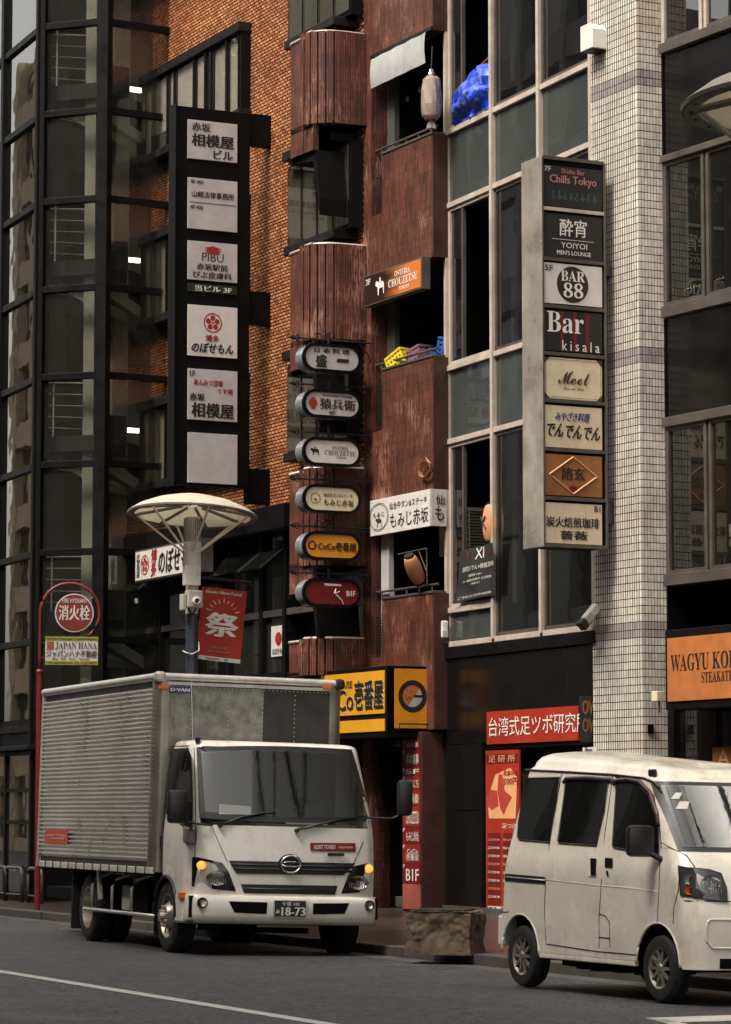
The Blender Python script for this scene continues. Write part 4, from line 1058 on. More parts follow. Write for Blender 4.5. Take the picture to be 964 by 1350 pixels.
# ================================================================== six oval signs on wrought iron brackets
FS3 = Frame(FC.W(FC.x(480)+.33, -.0, 0), 116.8)
def cow(mb, x, z, s, y):
    mb.poly([(x-.5*s,y,z+.12*s),(x-.42*s,y,z+.28*s),(x-.3*s,y,z+.3*s),(x-.2*s,y,z+.22*s),(x+.3*s,y,z+.22*s),(x+.42*s,y,z+.1*s),(x+.42*s,y,z-.4*s),(x+.34*s,y,z-.4*s),(x+.3*s,y,z-.08*s),(x-.1*s,y,z-.1*s),(x-.14*s,y,z-.42*s),(x-.22*s,y,z-.42*s),(x-.26*s,y,z-.02*s),(x-.4*s,y,z+.04*s)])
    mb.poly([(x-.08*s,y,z+.24*s),(x-.05*s,y,z+.45*s),(x+.06*s,y,z+.42*s),(x+.1*s,y,z+.24*s)])
ovs = [(472.5,'greyw','first from the top, white with the characters 日本料理 盛一',0),(533,'greyw','second from the top, white with a small red lantern mark',1),
       (596,'white','third from the top, white with a dark cow mark and CHOUZETSU',2),(658,'cream','fourth from the top, cream with a fine crest and brush lettering',3),
       (720,'amber','fifth from the top, orange with a curry house name in black',4),(781.5,'maroon2','lowest, dark red with a white brush stroke and B1F',5)]
for cv, mk, lab, k in ovs:
    o = thing('oval_sign', 'oval hanging sign, '+lab, 'sign', FS3, group='oval signs on iron brackets')
    xa, z = FS3.px(401, cv-2, 0); xb, z2 = FS3.px(473, cv+2, 0); z = (z+z2)/2; R_ = .178*1.0
    def stad(r, xa=xa, xb=xb, z=z, g=0):
        xl_, xr_ = xa+R_, xb-R_
        return [(xr_+cos(-pi/2+pi*q/14)*r, z+sin(-pi/2+pi*q/14)*r) for q in range(15)]+[(xl_+cos(pi/2+pi*q/14)*r, z+sin(pi/2+pi*q/14)*r) for q in range(15)]
    rim = MB(); A, B_ = stad(R_+.03), stad(R_-.012); n = len(A)
    vs = [(p[0],-.03,p[1]) for p in A]+[(p[0],-.03,p[1]) for p in B_]+[(p[0],.0,p[1]) for p in B_]
    rim.add(vs, [(i,(i+1)%n,n+(i+1)%n,n+i) for i in range(n)]+[(n+i,n+(i+1)%n,2*n+(i+1)%n,2*n+i) for i in range(n)])
    vs = [(p[0],-.03,p[1]) for p in A]+[(p[0],.02,p[1]) for p in A]; rim.add(vs, [(i,i+n,(i+1)%n+n,(i+1)%n) for i in range(n)])
    rim.build('rim', K['black'], o)
    sd_ = MB().prism(stad(R_+.02), 1, .02, .26).build('casing', K['ovals'], o, smooth=.7)
    fc = MB().prism(stad(R_-.012), 1, -.012, .0).build('face', K[mk], o)
    y = -.016; a, b, c, d = xa, xb, z-R_, z+R_
    if k == 0:
        tx('日 本 料 理', a,b,c,d, .18,.82,.10,.30,y,K['ink'],fc,bold=1.4); tx('盛', a,b,c,d, .21,.40,.38,.88,y,K['ink'],fc,bold=1.9); tx('一', a,b,c,d, .60,.80,.50,.64,y,K['ink'],fc,bold=1.9,skew=.02)
    if k == 1:
        mm = MB(); disc(mm, a+(b-a)*.155, z, .072, y, 20, sx=.95); mm.build('lantern_mark', K['redb'], fc)
        mm = MB(); mm.box(a+(b-a)*.155-.03, a+(b-a)*.155+.03, y-.001, y, z+.07, z+.082).box(a+(b-a)*.155-.03, a+(b-a)*.155+.03, y-.001, y, z-.082, z-.07); mm.build('lantern_caps', K['ink'], fc)
        tx('Robanatic Dining', a,b,c,d, .34,.86,.10,.22,y,K['ink'],fc,bold=.5); tx('猿兵衛', a,b,c,d, .28,.93,.28,.72,y,K['ink'],fc,bold=1); tx('4F', a,b,c,d, .44,.56,.78,.92,y,K['ink'],fc)
    if k == 2:
        mm = MB(); cow(mm, a+(b-a)*.19, z, .15, y); mm.build('cow_mark', K['ink'], fc)
        tx(SB('OSTERIA'), a,b,c,d, .50,.80,.26,.40,y,K['ink'],fc,bold=-1); tx(SB('CHOUZETSU'), a,b,c,d, .37,.94,.43,.63,y,K['ink'],fc,bold=-1); tx(SB('TOKYO'), a,b,c,d, .58,.76,.67,.77,y,K['ink'],fc,bold=-1)
    if k in (3,):
        mm = MB(); ring(mm, a+(b-a)*.2, z, .068, .075, y, 16); ring(mm, a+(b-a)*.2, z, .08, .084, y, 8); cow(mm, a+(b-a)*.2, z-.02, .06, y); mm.build('crest', K['inkd'], fc)
        tx('仙台牛タン&ステーキ', a,b,c,d, .35,.88,.26,.42,y,K['inkd'],fc,bold=.6); tx('もみじ赤坂', a,b,c,d, .35,.90,.50,.78,y,K['inkd'],fc,bold=.8)
    if k == 4:
        mm = MB(); ring(mm, a+(b-a)*.14, z, .045, .068, y, 20); mm.box(a+(b-a)*.14+.02, a+(b-a)*.14+.08, y-.002, y-.001, z-.008, z+.008); mm.build('plate_mark', K['ink'], fc)
        tx('CoCo壱番屋', a,b,c,d, .25,.94,.34,.68,y,K['ink'],fc,bold=1.7)
    if k == 5:
        tx('B1F', a,b,c,d, .77,.93,.40,.62,y,K['inkw'],fc,bold=.8); tx('CONA', a,b,c,d, .34,.46,.40,.48,y,K['inkr'],fc)
        mm = MB(); cx = a+(b-a)*.55
        mm.poly([(cx-.17,y,z+.135),(cx+.1,y,z+.125),(cx+.11,y,z+.10),(cx-.16,y,z+.10)])
        mm.tube([(cx+.02,y,z+.06),(cx-.0,y,z+.0),(cx+.05,y,z-.05),(cx+.12,y,z-.11),(cx+.14,y,z-.165)], [.008,.014,.012,.01,.004], 5)
        mm.tube([(cx+.02,y,z+.0),(cx+.08,y,z+.02)], .006, 5); mm.build('brush_stroke', K['inkw'], fc)
    # bracket above the sign
    zbk = z+R_+.105
    br = MB(); br.tube([(FS3.px(392,cv)[0]-.02,.1,zbk), (.02,.1,zbk)], .016, 6)
    xf = FS3.px(388, cv)[0]
    br.add([(xf-.05,.1,zbk),(xf+.03,.1,zbk+.035),(xf+.1,.1,zbk+.012),(xf+.1,.1,zbk-.012),(xf+.03,.1,zbk-.035)], [(0,1,2,3,4)])
    def curl(cx_, cz_, r, s1, s2):
        br.tube([(cx_+s1*r*(1-q/14)*cos(q*.5), .1, cz_+s2*r*(1-q/14)*sin(q*.5)+s2*r*.4) for q in range(11)], .009, 5)
    for s2 in (1, -1):
        curl(xf+.09, zbk, .035, 1, s2); curl(xf+.42, zbk, .075, 1, s2); curl(xf+.58, zbk, .075, -1, s2); curl(-.12, zbk, .07, -1, s2)
    br.tube([((xa+xb)/2, .1, zbk+.12), ((xa+xb)/2, .1, z+R_)], .02, 6)
    br.tube([(-.0,.1,zbk-.28), (-.06,.1,zbk-.16), (-.2,.1,zbk)], .010, 5)
    br.lathe([(0,-.03),(.03,0),(0,.03)], ((xa+xb)/2,.1,zbk+.1), 'z', 8)
    br.build('bracket', K['iron'], o)

# ================================================================== CHOUZETSU sign
x0, x1 = FC.x(491), FC.x(567, v=360)
z1 = FC.px(529, 352)[1]; z0 = FC.px(529, 394)[1]
t = thing('balcony_sign', 'brown and orange restaurant sign with a white cow above the third floor balcony', 'sign', FC)
MB().box(x0, x1+.02, -.14, -.001, z0, z1).build('casing', K['alud'], t, bevel=.006)
gm = bpy.data.materials.new('orange_fade_print'); gm.use_nodes = True; nt = gm.node_tree; Pn = nt.nodes['Principled BSDF']
tc = nt.nodes.new('ShaderNodeTexCoord'); no = nt.nodes.new('ShaderNodeTexNoise'); no.inputs['Scale'].default_value = 2.2; sp = nt.nodes.new('ShaderNodeSeparateXYZ')
L(nt, tc.outputs['Generated'], no.inputs['Vector']); L(nt, tc.outputs['Generated'], sp.inputs[0])
ad = nt.nodes.new('ShaderNodeMath'); ad.operation = 'MULTIPLY_ADD'; L(nt, no.outputs[0], ad.inputs[0]); ad.inputs[1].default_value = .5; L(nt, sp.outputs[0], ad.inputs[2])
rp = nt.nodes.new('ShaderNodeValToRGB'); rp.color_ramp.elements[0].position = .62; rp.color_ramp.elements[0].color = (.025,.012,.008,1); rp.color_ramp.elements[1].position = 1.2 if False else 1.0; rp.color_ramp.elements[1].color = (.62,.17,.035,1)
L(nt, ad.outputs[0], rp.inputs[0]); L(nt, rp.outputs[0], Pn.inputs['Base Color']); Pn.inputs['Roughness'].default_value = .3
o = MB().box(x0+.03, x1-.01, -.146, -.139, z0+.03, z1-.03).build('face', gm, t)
a, b, c, d = x0+.03, x1-.01, z0+.03, z1-.03; y = -.15
tx('3F', a,b,c,d, .03,.12,.10,.32,y,K['inkw'],o)
mm = MB(); cow(mm, a+(b-a)*.29, (c+d)/2, .30, y); mm.build('cow_mark', K['inkw'], o)
tx(SB('OSTERIA'), a,b,c,d, .55,.82,.14,.34,y,K['inkw'],o,bold=-1); tx(SB('CHOUZETSU'), a,b,c,d, .44,.95,.40,.68,y,K['inkw'],o,bold=-1); tx(SB('TOKYO'), a,b,c,d, .62,.80,.74,.88,y,K['inkw'],o,bold=-1)

# ================================================================== もみじ赤坂 sign (wraps the corner)
t = thing('corner_sign', 'cream sign with brush lettering wrapping the balcony corner over the hanging orange lantern', 'sign', FC)
x0 = FC.x(492, v=690); z1 = FC.px(530, 653)[1]; z0 = FC.px(530, 701)[1]
MB().box(x0, .03, -.05, -.002, z0, z1).build('casing', K['white'], t, bevel=.004)
a, b, c, d = x0, .02, z0, z1; y = -.053
mm = MB(); cx = a+(b-a)*.15; cz = (c+d)/2
for r in (.21, .19): ring(mm, cx, cz, r-.008, r, y, 12, sx=1.5)
cow(mm, cx, cz-.07, .2, y); mm.build('crest', K['inkd'], t)
text('もみじ', cx-.18, cx+.18, cz+.0, cz+.07, y, K['inkd'], t, bold=.8)
tx('仙台牛タン&ステーキ', a,b,c,d, .33,.94,.16,.36,y,K['ink'],t,bold=.4); tx('もみじ赤坂', a,b,c,d, .34,.96,.46,.88,y,K['ink'],t,bold=.7)
Fm = Frame(FC.W(.03, -.05, 0), 116.8)
wm_ = Fm.x(589, v=690)
e = MB().box(.0, wm_, .0, .05, z0+.002, z1-.002).build('end_face', K['white'], t); e.matrix_basis = t.matrix_world.inverted() @ Fm.M
l_ = text('仙', wm_*.3, wm_*.85, z1-.22, z1-.08, -.004, K['ink'], e, bold=.5); l_ = text('も', wm_*.25, wm_*.8, z0+.08, z0+.28, -.004, K['ink'], e, bold=.8)

# ================================================================== yellow curry house sign
fy = -.62
FY = Frame(FC.W(0, 0, 0), 26.8)
xr = FC.x(510, fy, 910); xl_ = FC.x(395, fy, 910)
t = thing('curry_house_sign', 'large yellow box sign with black and white lettering over the curry house entrance', 'sign', FC)
zt_ = FC.px(460, 882, fy)[1]; zb_ = FC.px(509, 968, fy)[1]; 
MB().box(xl_, xr, fy+.01, -.14, zb_-.04, zt_).build('casing', K['black'], t, bevel=.01)
zm0 = FC.px(480, 942, fy)[1]; zs0 = FC.px(480, 965, fy)[1]; zs1 = FC.px(480, 949, fy)[1]; zt1 = FC.px(480, 886, fy)[1]
o = MB().box(xl_+.05, xr-.05, fy-.01, fy+.01, zm0, zt1).build('face', K['yellow'], t)
MB().box(xl_+.05, xr-.05, fy-.01, fy+.01, zs0, zs1).build('lower_strip', K['yellow'], t)
xa = FC.x(453, fy, 910); xb = FC.x(508, fy, 910)
hh = zt1-zm0; zc0 = zm0+.12*hh; zc1 = zm0+.80*hh
for kk, m_, bo in ((0, K['inkw'], 2.6), (1, K['ink'], 1.6)):
    text('壱番屋', xa+(xb-xa)*.30, xb-.03, zc0, zc1, fy-.014-.006*kk, m_, o, bold=bo)
    text('CoCo', xa-(xb-xa)*.55, xa+(xb-xa)*.27, zc0, zc0+(zc1-zc0)*.72, fy-.014-.006*kk, m_, o, bold=bo*.8)
text('CURRY HOUSE', xa-(xb-xa)*.6, xa+(xb-xa)*.24, zc0+(zc1-zc0)*.78, zc1+.01, fy-.02, K['ink'], o, bold=1)
Fy = Frame(FC.W(xr, fy, 0), 116.8)
xe = Fy.x(568, v=920)
ft = Fy.px(540, 878)[1]; fb = Fy.px(540, 964)[1]
e = MB().box(.0, xe, .0, -xr-.01, fb-.05, ft).build('end_box', K['black'], t, bevel=.01); e.matrix_basis = t.matrix_world.inverted() @ Fy.M
xq0 = Fy.x(520); xq1 = Fy.x(565)
g = MB().box(xq0, xq1, -.012, .0, fb+.04, ft-.04).build('end_face', K['amber'], e)
cx, cz = Fy.px(543.5, 918)
mm = MB(); ring(mm, cx, cz, .155, .225, -.014, 30); mm.box(cx+.02, cx+.16, -.017, -.015, cz-.012, cz+.02); mm.build('plate_rim', K['ink'], e)
mm = MB(); disc(mm, cx, cz, .153, -.0135, 24); mm.build('plate', K['orange'], e)
mm = MB(); mm.poly([(cx+cos(q)*.15, -.0145, cz+sin(q)*.15) for q in [-pi*.65+pi*.9*k/10 for k in range(11)]]); mm.build('rice', K['inkg'], e)
mm = MB(); rq = random.Random(4)
for q in range(9): disc(mm, cx-.06+rq.uniform(-.05,.05), cz+.02+rq.uniform(-.08,.08), .011, -.0155, 6)
mm.build('topping', K['inkr'], e)
rl = MB().tube([(xq0+.05,-.05,fb+.02),(xq0+.05,-.05,fb+.1),(xe-.06,-.05,fb+.1),(xe-.03,-.05,fb+.06),(xe-.03,-.05,fb-.16)], .012, 6).build('hanging_pipe', K['iron'], e)
lp = thing('spotlight', 'small dark spotlight hanging under the yellow corner sign', 'lamp', Fy)
x, z = Fy.px(524, 980, .25); MB().lathe([(.02,.09),(.045,.06),(.075,-.03),(.075,-.05)], (x,.25,z), 'z', 16).build('shade', K['iron'], lp)
MB().lathe([(0,0),(.068,0)], (x,.25,z-.04), 'z', 16).build('reflector', K['chrome'], lp); MB().cyl((x,.25,z+.08),(x,.25,fb-.03),.012,n=6).build('stem', K['iron'], lp)

# ================================================================== directory strip on the entrance pillar
FQ = Frame(FC.W(FC.x(556, -.13, 1080), -.131, 0), 26.8)
t = thing('directory_strip', 'tall strip of red floor directory plates on the red entrance pillar', 'sign', FQ)
x0 = FQ.x(532.5, v=1080); x1 = -.01
plates = [(975,987,'maroon','仙台坂'),(987,1011,'maroon','塚本商事'),(1011,1022,'reds','5F'),(1022,1041,'reds','ばんにち'),(1041,1062,'reds','猿兵衛'),(1062,1090,'reds','CHOUZETSU'),(1090,1112,'maroon','もみじ赤坂'),(1112,1138,'reds','CoCo\n壱番屋'),(1138,1165,'maroon','B1F'),(1165,1199,'redb',None)]
for v0, v1, mk, s_ in plates:
    z1 = FQ.px(544, v0)[1]; z0 = FQ.px(544, v1)[1]
    o = MB().box(x0, x1, -.02, .0, z0+.004, z1-.004).build('plate', K[mk] if v0 != 1165 else mat('pink_plate', (.36,.09,.07), .5, vary=.25), t)
    if s_:
        text(s_, x0+(x1-x0)*.22, x1-.03, z0+(z1-z0)*.14, z0+(z1-z0)*.72, -.024, K['inkw'], o, bold=1)
        text('F', x0+.03, x0+.08, z1-.07, z1-.02, -.024, K['inkw'], o)

# ================================================================== restaurant sign box on the shop front beam
a_ = FB.rect((178, 726), (250, 765), -.75)
xs_a = FB.x(179, -.7, 745); xs_b = FB.x(250, -.7, 745)+.35
z1 = FB.px(212, 722, -.7)[1]; z0 = FB.px(212, 760, -.7)[1]
t = thing('box_sign', 'white box sign with red crest and black brush kana over the restaurant front', 'sign', FB)
MB().box(xs_a-.03, xs_b+.03, -.695, -.45, z0-.03, z1+.03).build('casing', K['alud'], t, bevel=.008)
o = MB().box(xs_a, xs_b, -.705, -.694, z0, z1).build('face', K['white'], t)
MB().box(xs_a+.2, xs_b-.2, -.46, -.1, z1-.1, z1-.02).build('support', K['frame'], t)
y = -.71; wv = xs_b-xs_a
def ux_(u): return FB.x(u, -.7, 745)
text('天神屋台居酒\n'.replace('\n',''), 0,1,0,1, 5, K['ink'], None) if False else None
text('天\n神\n居\n酒\n屋', ux_(181), ux_(185), z0+.05, z1-.05, y, K['ink'], o, bold=.8)
plum(ux_(191.5), (z0+z1)/2, .165, y, o, sx=.95*(ux_(197)-ux_(186))/.33)
text('博\n多', ux_(200), ux_(207), z0+.03, z1-.0, y, K['inkr'], o, bold=1.8, skew=.03)
text('のぼせもん', ux_(210), xs_b-.08, z0+.05, z1-.04, y, K['ink'], o, bold=1.9, skew=.03)
# ================================================================== red massage shop sign + poster
t = thing('shop_sign', 'long red lettered shop sign over the dark street level window beside the tiled pillar', 'sign', FD)
x0 = FD.x(647, v=955); x1 = FD.x(768, v=955)
z1 = FD.px(700, 935)[1]; z0 = FD.px(700, 979)[1]
o = MB().box(x0, x1, -.06, -.035, z0, z1).build('face', K['redb'], t); MB().box(x0-.05, X[-1]-.02, -.034, .0, z0-.06, z1+.06).build('casing', K['black'], t)
a = FD.x(650, v=955); text('台湾式足ツボ研究所', a, a+(FD.x(766,v=955)-a)*1.12, z0+.1, z1-.08, -.064, K['inkw'], o, bold=.3)
z1 = FD.px(668, 989)[1]; z0 = FD.px(668, 1204)[1]; x0 = FD.x(647, v=1090); x1 = FD.x(691, v=1090)
t = thing('menu_poster', 'tall red poster with a foot massage picture and price list in the dark shop window', 'poster', FD)
o = MB().box(x0, x1, -.07, -.045, z0, z1).build('sheet', K['redb'], t)
h_ = z1-z0; w_ = x1-x0
MB().box(x0+.02, x1-.02, -.074, -.071, z1-h_*.08, z1-h_*.025).build('title_band', K['maroon'], o)
text('足 研 所', x0+.1*w_, x1-.1*w_, z1-h_*.075, z1-h_*.03, -.078, K['inko'], o, bold=.6)
pc = MB().poly([(x0+w_*.1,-.073,z1-h_*.42),(x0+w_*.05,-.073,z1-h_*.3),(x0+w_*.3,-.073,z1-h_*.15),(x0+w_*.75,-.073,z1-h_*.11),(x0+w_*.95,-.073,z1-h_*.17),(x0+w_*.9,-.073,z1-h_*.42)]).build('picture_ground', K['inko'], o)
pc = MB()
pc.poly([(x0+w_*.45,-.075,z1-h_*.36),(x0+w_*.36,-.075,z1-h_*.25),(x0+w_*.40,-.075,z1-h_*.15),(x0+w_*.52,-.075,z1-h_*.15),(x0+w_*.58,-.075,z1-h_*.25),(x0+w_*.80,-.075,z1-h_*.29),(x0+w_*.62,-.075,z1-h_*.36),(x0+w_*.55,-.075,z1-h_*.40)])
pc.poly([(x0+w_*.02,-.074,z1-h_*.34),(x0+w_*.12,-.074,z1-h_*.24),(x0+w_*.35,-.074,z1-h_*.25),(x0+w_*.4,-.074,z1-h_*.34),(x0+w_*.2,-.074,z1-h_*.37)]); pc.build('foot_picture', K['banner'], o)
text('500円', x0+w_*.55, x0+w_*.98, z1-h_*.215, z1-h_*.17, -.078, K['inkr'], o, bold=1); text('足裏30分', x0+w_*.55, x0+w_*.98, z1-h_*.155, z1-h_*.125, -.078, K['inkr'], o, bold=1)
text('足つぼ', x0+w_*.5, x0+w_*.95, z1-h_*.48, z1-h_*.45, -.075, K['inkw'], o, bold=0)
for c_, (q0, q1) in enumerate(((.06,.45),(.52,.96))):
    p_ = MB().box(x0+w_*q0, x0+w_*q1, -.074, -.071, z0+h_*.05, z0+h_*.49).build('price_panel', K['maroon'], o)
    for r_ in range(8):
        zz = z0+h_*(.44-.05*r_); text(['足つぼ %d分 3,980' % (30+r_*10), '整体 %d分 5,980' % (30+r_*10)][c_], x0+w_*(q0+.02), x0+w_*(q1-.02), zz, zz+h_*.018, -.078, K['inkw'] if r_ % 3 else K['inko'], o, bold=.6)
p_ = MB().box(x0+w_*.06, x0+w_*.96, -.074, -.071, z0+h_*.012, z0+h_*.04).build('phone_strip', K['white'], o)
text('03-3585', x0+w_*.1, x0+w_*.9, z0+h_*.015, z0+h_*.037, -.078, K['ink'], o)
# small hanging OW-lettered sign and small plates beside the pillar
Fo = Frame(FP.W(-.02, -.12, 0), 117.0)
t = thing('small_dark_sign', 'small dark sign with gold outline letters at the left edge of the tiled pillar', 'sign', Fo)
x0 = Fo.x(767, v=945); x1 = Fo.x(788, v=945); z1 = Fo.px(778, 918)[1]; z0 = Fo.px(778, 978)[1]
MB().box(x0, x1, .0, .06, z0, z1).build('board', K['ink'], t, bevel=.004)
text('OW\nOW', x0+.01, x1-.01, z0+.12, z1-.05, -.004, K['brown'], t, bold=1)
t = thing('notice_plate', 'small white notice plate above the van roof beside the pillar', 'plate', FD)
x0, x1 = FD.x(770, -.1, 988), FD.x(791, -.1, 988); z1 = FD.px(780, 985, -.1)[1]; z0 = FD.px(780, 992.5, -.1)[1]
MB().box(x0, x1-.06, -.12, -.1, z0, z1).build('plate', K['white'], t); text('禁煙席', x0+.1, x1-.16, z0+.02, z1-.02, -.123, K['inkb'], t)
# ================================================================== steak sign, right edge
FW = Frame(FE.W(0, 0, 0), 26.5)
yy = -.42
x0 = FW.x(877, yy, 880); x1 = x0+4.6; z1 = FW.px(900, 840, yy)[1]; z0 = FW.px(900, 924, yy)[1]
t = thing('steakhouse_sign', 'orange box sign with dark serif lettering cut by the right edge of the picture', 'sign', FW)
MB().box(x0, x1, yy, -.05, z0-.1, z1+.1).build('casing', K['frame'], t, bevel=.01)
o = MB().box(x0+.08, x1-.08, yy-.02, yy+.001, z0, z1).build('face', K['orange'], t)
xa = FW.x(886, yy, 865); k = (FW.x(964, yy, 865)-xa)/8.2
text(SB('WAGYU KOBE'), xa, xa+k*10.0, FW.px(900, 885, yy)[1], FW.px(900, 862.5, yy)[1], yy-.024, K['ink'], o, bold=-1)
xa = FW.x(927, yy, 890); k = (FW.x(964, yy, 890)-xa)/7.2
text(SB('STEAK&TEPPANYAKI'), xa, xa+k*16, FW.px(945, 899, yy)[1], FW.px(945, 885, yy)[1], yy-.024, K['ink'], o, bold=-1)
t = thing('junction_box', 'small beige electrical box on the pillar below the steak sign', 'box', FE)
x, z = FE.px(866, 918, -.38); MB().box(x-.03, x+.09, -.44, -.32, z-.06, z+.06).build('case', K['cream'], t, bevel=.006); MB().cyl((x+.05,-.38,z-.06),(x+.05,-.38,z-.2),.015,n=6).build('pipe', K['alud'], t)
t = thing('window_board', 'small brown board with a pale letter in the window, right edge', 'sign', FE)
x0, x1, z0, z1 = FE.rect((941, 985), (985, 1000), -.02); z0 -= .1
MB().box(x0, x1, -.04, -.02, z0, z1).build('board', K['brown'], t); text('A', x0+.1, x0+.35, z0+.02, z1-.03, -.044, K['inko'], t, bold=0)

# ================================================================== odds and ends on the facades
# wrapped lantern, bulbs, plant on the top balcony
def lantern(name, lab, fr, x, y, z, r, h, tilt, m, cat='lantern'):
    t = thing(name, lab, cat, fr); 
    prof = []
    n = 26
    for i in range(n+1):
        a = i/n; rr_ = r*(.55+.45*sin(pi*a)**.45) if 0 < a < 1 else r*.55
        rr_ *= 1+(.02 if i % 2 else -.02); prof.append((rr_, (a-.5)*h))
    body = MB().lathe(prof, (0,0,0), 'z', 24).build('body', m, t, smooth=.9)
    caps = [MB().lathe([(0,s*h*.5),(r*.6,s*h*.5),(r*.6,s*(h*.5+.03)),(0,s*(h*.5+.03))], (0,0,0), 'z', 20).build('cap', K['iron'], t) for s in (1, -1)]
    t.matrix_world = fr.M @ Matrix.Translation((x,y,z)) @ Matrix.Rotation(tilt, 4, 'Y'); return t
p = FC.hit(572, 130, 1, -.06); zz = FC.px(572, 130, -.06)[1]
t = lantern('wrapped_lantern', 'tall paper lantern wrapped in clear plastic on the top balcony', FC, p.x, -.1, p.z, .12, .60, 0, K['paper'])
w_ = MB(); rw = random.Random(8)
pr = [(.02,.42),(.05,.34),(.125,.27),(.145,.1),(.15,-.1),(.135,-.26),(.05,-.34),(.07,-.44),(.02,-.45)]
w_.lathe(pr, (0,0,0), 'z', 14); w_.v = [(x+rw.uniform(-.012,.012), y+rw.uniform(-.012,.012), z) for x, y, z in w_.v]
pg = glass('clear_plastic', (.75,.72,.68), grime=.35, frost=(.6,.55,.5), drops=25, ior=1.5)
w_.build('plastic_wrap', pg, t); MB().tube([(0,0,.4),(0,.02,.75)], .01, 6).build('cord', K['cable'], t)
for cu, cv, lab in ((524, 145, 'hanging glass bulb over the top balcony, lowest and leftmost of three'), (537, 131, 'hanging glass bulb over the top balcony, middle of three'), (554, 119, 'hanging glass bulb over the top balcony, highest, nearest the lantern')):
    t = thing('pendant_bulb', lab, 'light bulb', FC, group='bulbs over the top balcony'); h = FC.hit(cu, cv, 1, .5)
    MB().lathe([(.0,-.05),(.03,-.035),(.038,-.01),(.025,.03),(.016,.05)], (h.x,.5,h.z), 'z', 12).build('bulb', K['bulb'], t, smooth=True)
    MB().cyl((h.x,.5,h.z+.05),(h.x,.5,h.z+.09),.018,n=8).build('socket', K['iron'], t); MB().cyl((h.x,.5,h.z+.09),(h.x,.5,h.z+.6),.004,n=4).build('cord', K['cable'], t)
t = thing('potted_plant', 'small spiky green plant behind the top balcony rail', 'plant', FC); h = FC.hit(523, 180, 1, .35)
lf = MB(); rp_ = random.Random(1)
for q in range(16):
    a = rp_.uniform(0, 2*pi); l_ = rp_.uniform(.12,.24); e_ = rp_.uniform(.03,.18)
    p0 = Vector((h.x, .35, h.z-.12)); p1 = p0+Vector((cos(a)*l_*.6, sin(a)*l_*.6, .1+e_)); p2 = p0+Vector((cos(a)*l_*1.2, sin(a)*l_*1.2, .08+e_*.9)); s_ = Vector((-sin(a), cos(a), 0))*.012
    lf.add([p0-s_, p0+s_, p1+s_, p2, p1-s_], [(0,1,2,4),(4,2,3)])
lf.build('foliage', K['leaf'], t); MB().lathe([(0,-.35),(.06,-.35),(.09,-.12),(.075,-.12)], (h.x,.35,h.z), 'z', 14).build('pot', K['brown'], t)
# weathered canvas over the top opening
t = thing('canvas_sheet', 'weathered white canvas sheet stretched under the top red parapet', 'canvas', FC)
za, zb_ = FC.px(492, 79)[1], FC.px(492, 117)[1]; zc1_, zd1_ = FC.px(566, 40)[1], FC.px(566, 82)[1]
MB().grid(lambda a, b: (FC.x(492)+(FC.x(565)-FC.x(492))*a, -.03-.02*sin(pi*b)+.004*sin(a*23), (zb_+(zd1_-zb_)*a)*(1-b)+(za+(zc1_-za)*a)*b), 24, 6).build('cloth', K['canvas'], t, smooth=True)
MB().box(FC.x(491), .02, -.035, .0, zc1_-.02, zc1_+.03).build('batten', K['iron'], t)
# crates
def crate(name, lab, m, x, y, z, rz, tilt):
    t = thing(name, lab, 'crate', FC, group='bottle crates on the balcony ledge')
    L_, W_, H_ = .34, .26, .19; b = MB()
    for s in (-1, 1):
        for q in range(4):
            b.box(-L_/2, L_/2, s*W_/2-.008, s*W_/2+.008, -H_/2+q*.07, -H_/2+q*.07+.035); b.box(s*L_/2-.008, s*L_/2+.008, -W_/2, W_/2, -H_/2+q*.07, -H_/2+q*.07+.035)
        for q in range(6): b.box(-L_/2+q*L_/5.3, -L_/2+q*L_/5.3+.03, s*W_/2-.011, s*W_/2+.011, -H_/2, H_/2)
        for q in range(4): b.box(s*L_/2-.011, s*L_/2+.011, -W_/2+q*W_/3.4, -W_/2+q*W_/3.4+.025, -H_/2, H_/2)
    b.build('slatted_sides', m, t); MB().box(-L_/2, L_/2, -W_/2, W_/2, -H_/2-.006, -H_/2+.006).build('base', m, t)
    t.matrix_world = FC.M @ Matrix.Translation((x,y,z)) @ Matrix.Rotation(rz, 4, 'Z') @ Matrix.Rotation(tilt, 4, 'Y')
h = FC.hit(521, 475, 1, .1); crate('bottle_crate', 'yellow bottle crate leaning on the balcony ledge', K['cratey'], h.x, .2, h.z-.03, .3, -.45)
h = FC.hit(545, 466, 1, .2); crate('bottle_crate', 'mauve crate between the yellow and the blue crate', K['cratep'], h.x, .32, h.z-.06, .1, -.2)
h = FC.hit(566, 462, 1, .05); crate('bottle_crate', 'blue bottle crate on the balcony ledge, lower of two', K['crateb'], h.x-.05, .3, h.z-.1, .1, -.12)
h = FC.hit(578, 457, 1, .15); crate('bottle_crate', 'blue bottle crate tipped on top of the other blue crate', K['crateb'], h.x+.0, .35, h.z-.02, .9, .1)
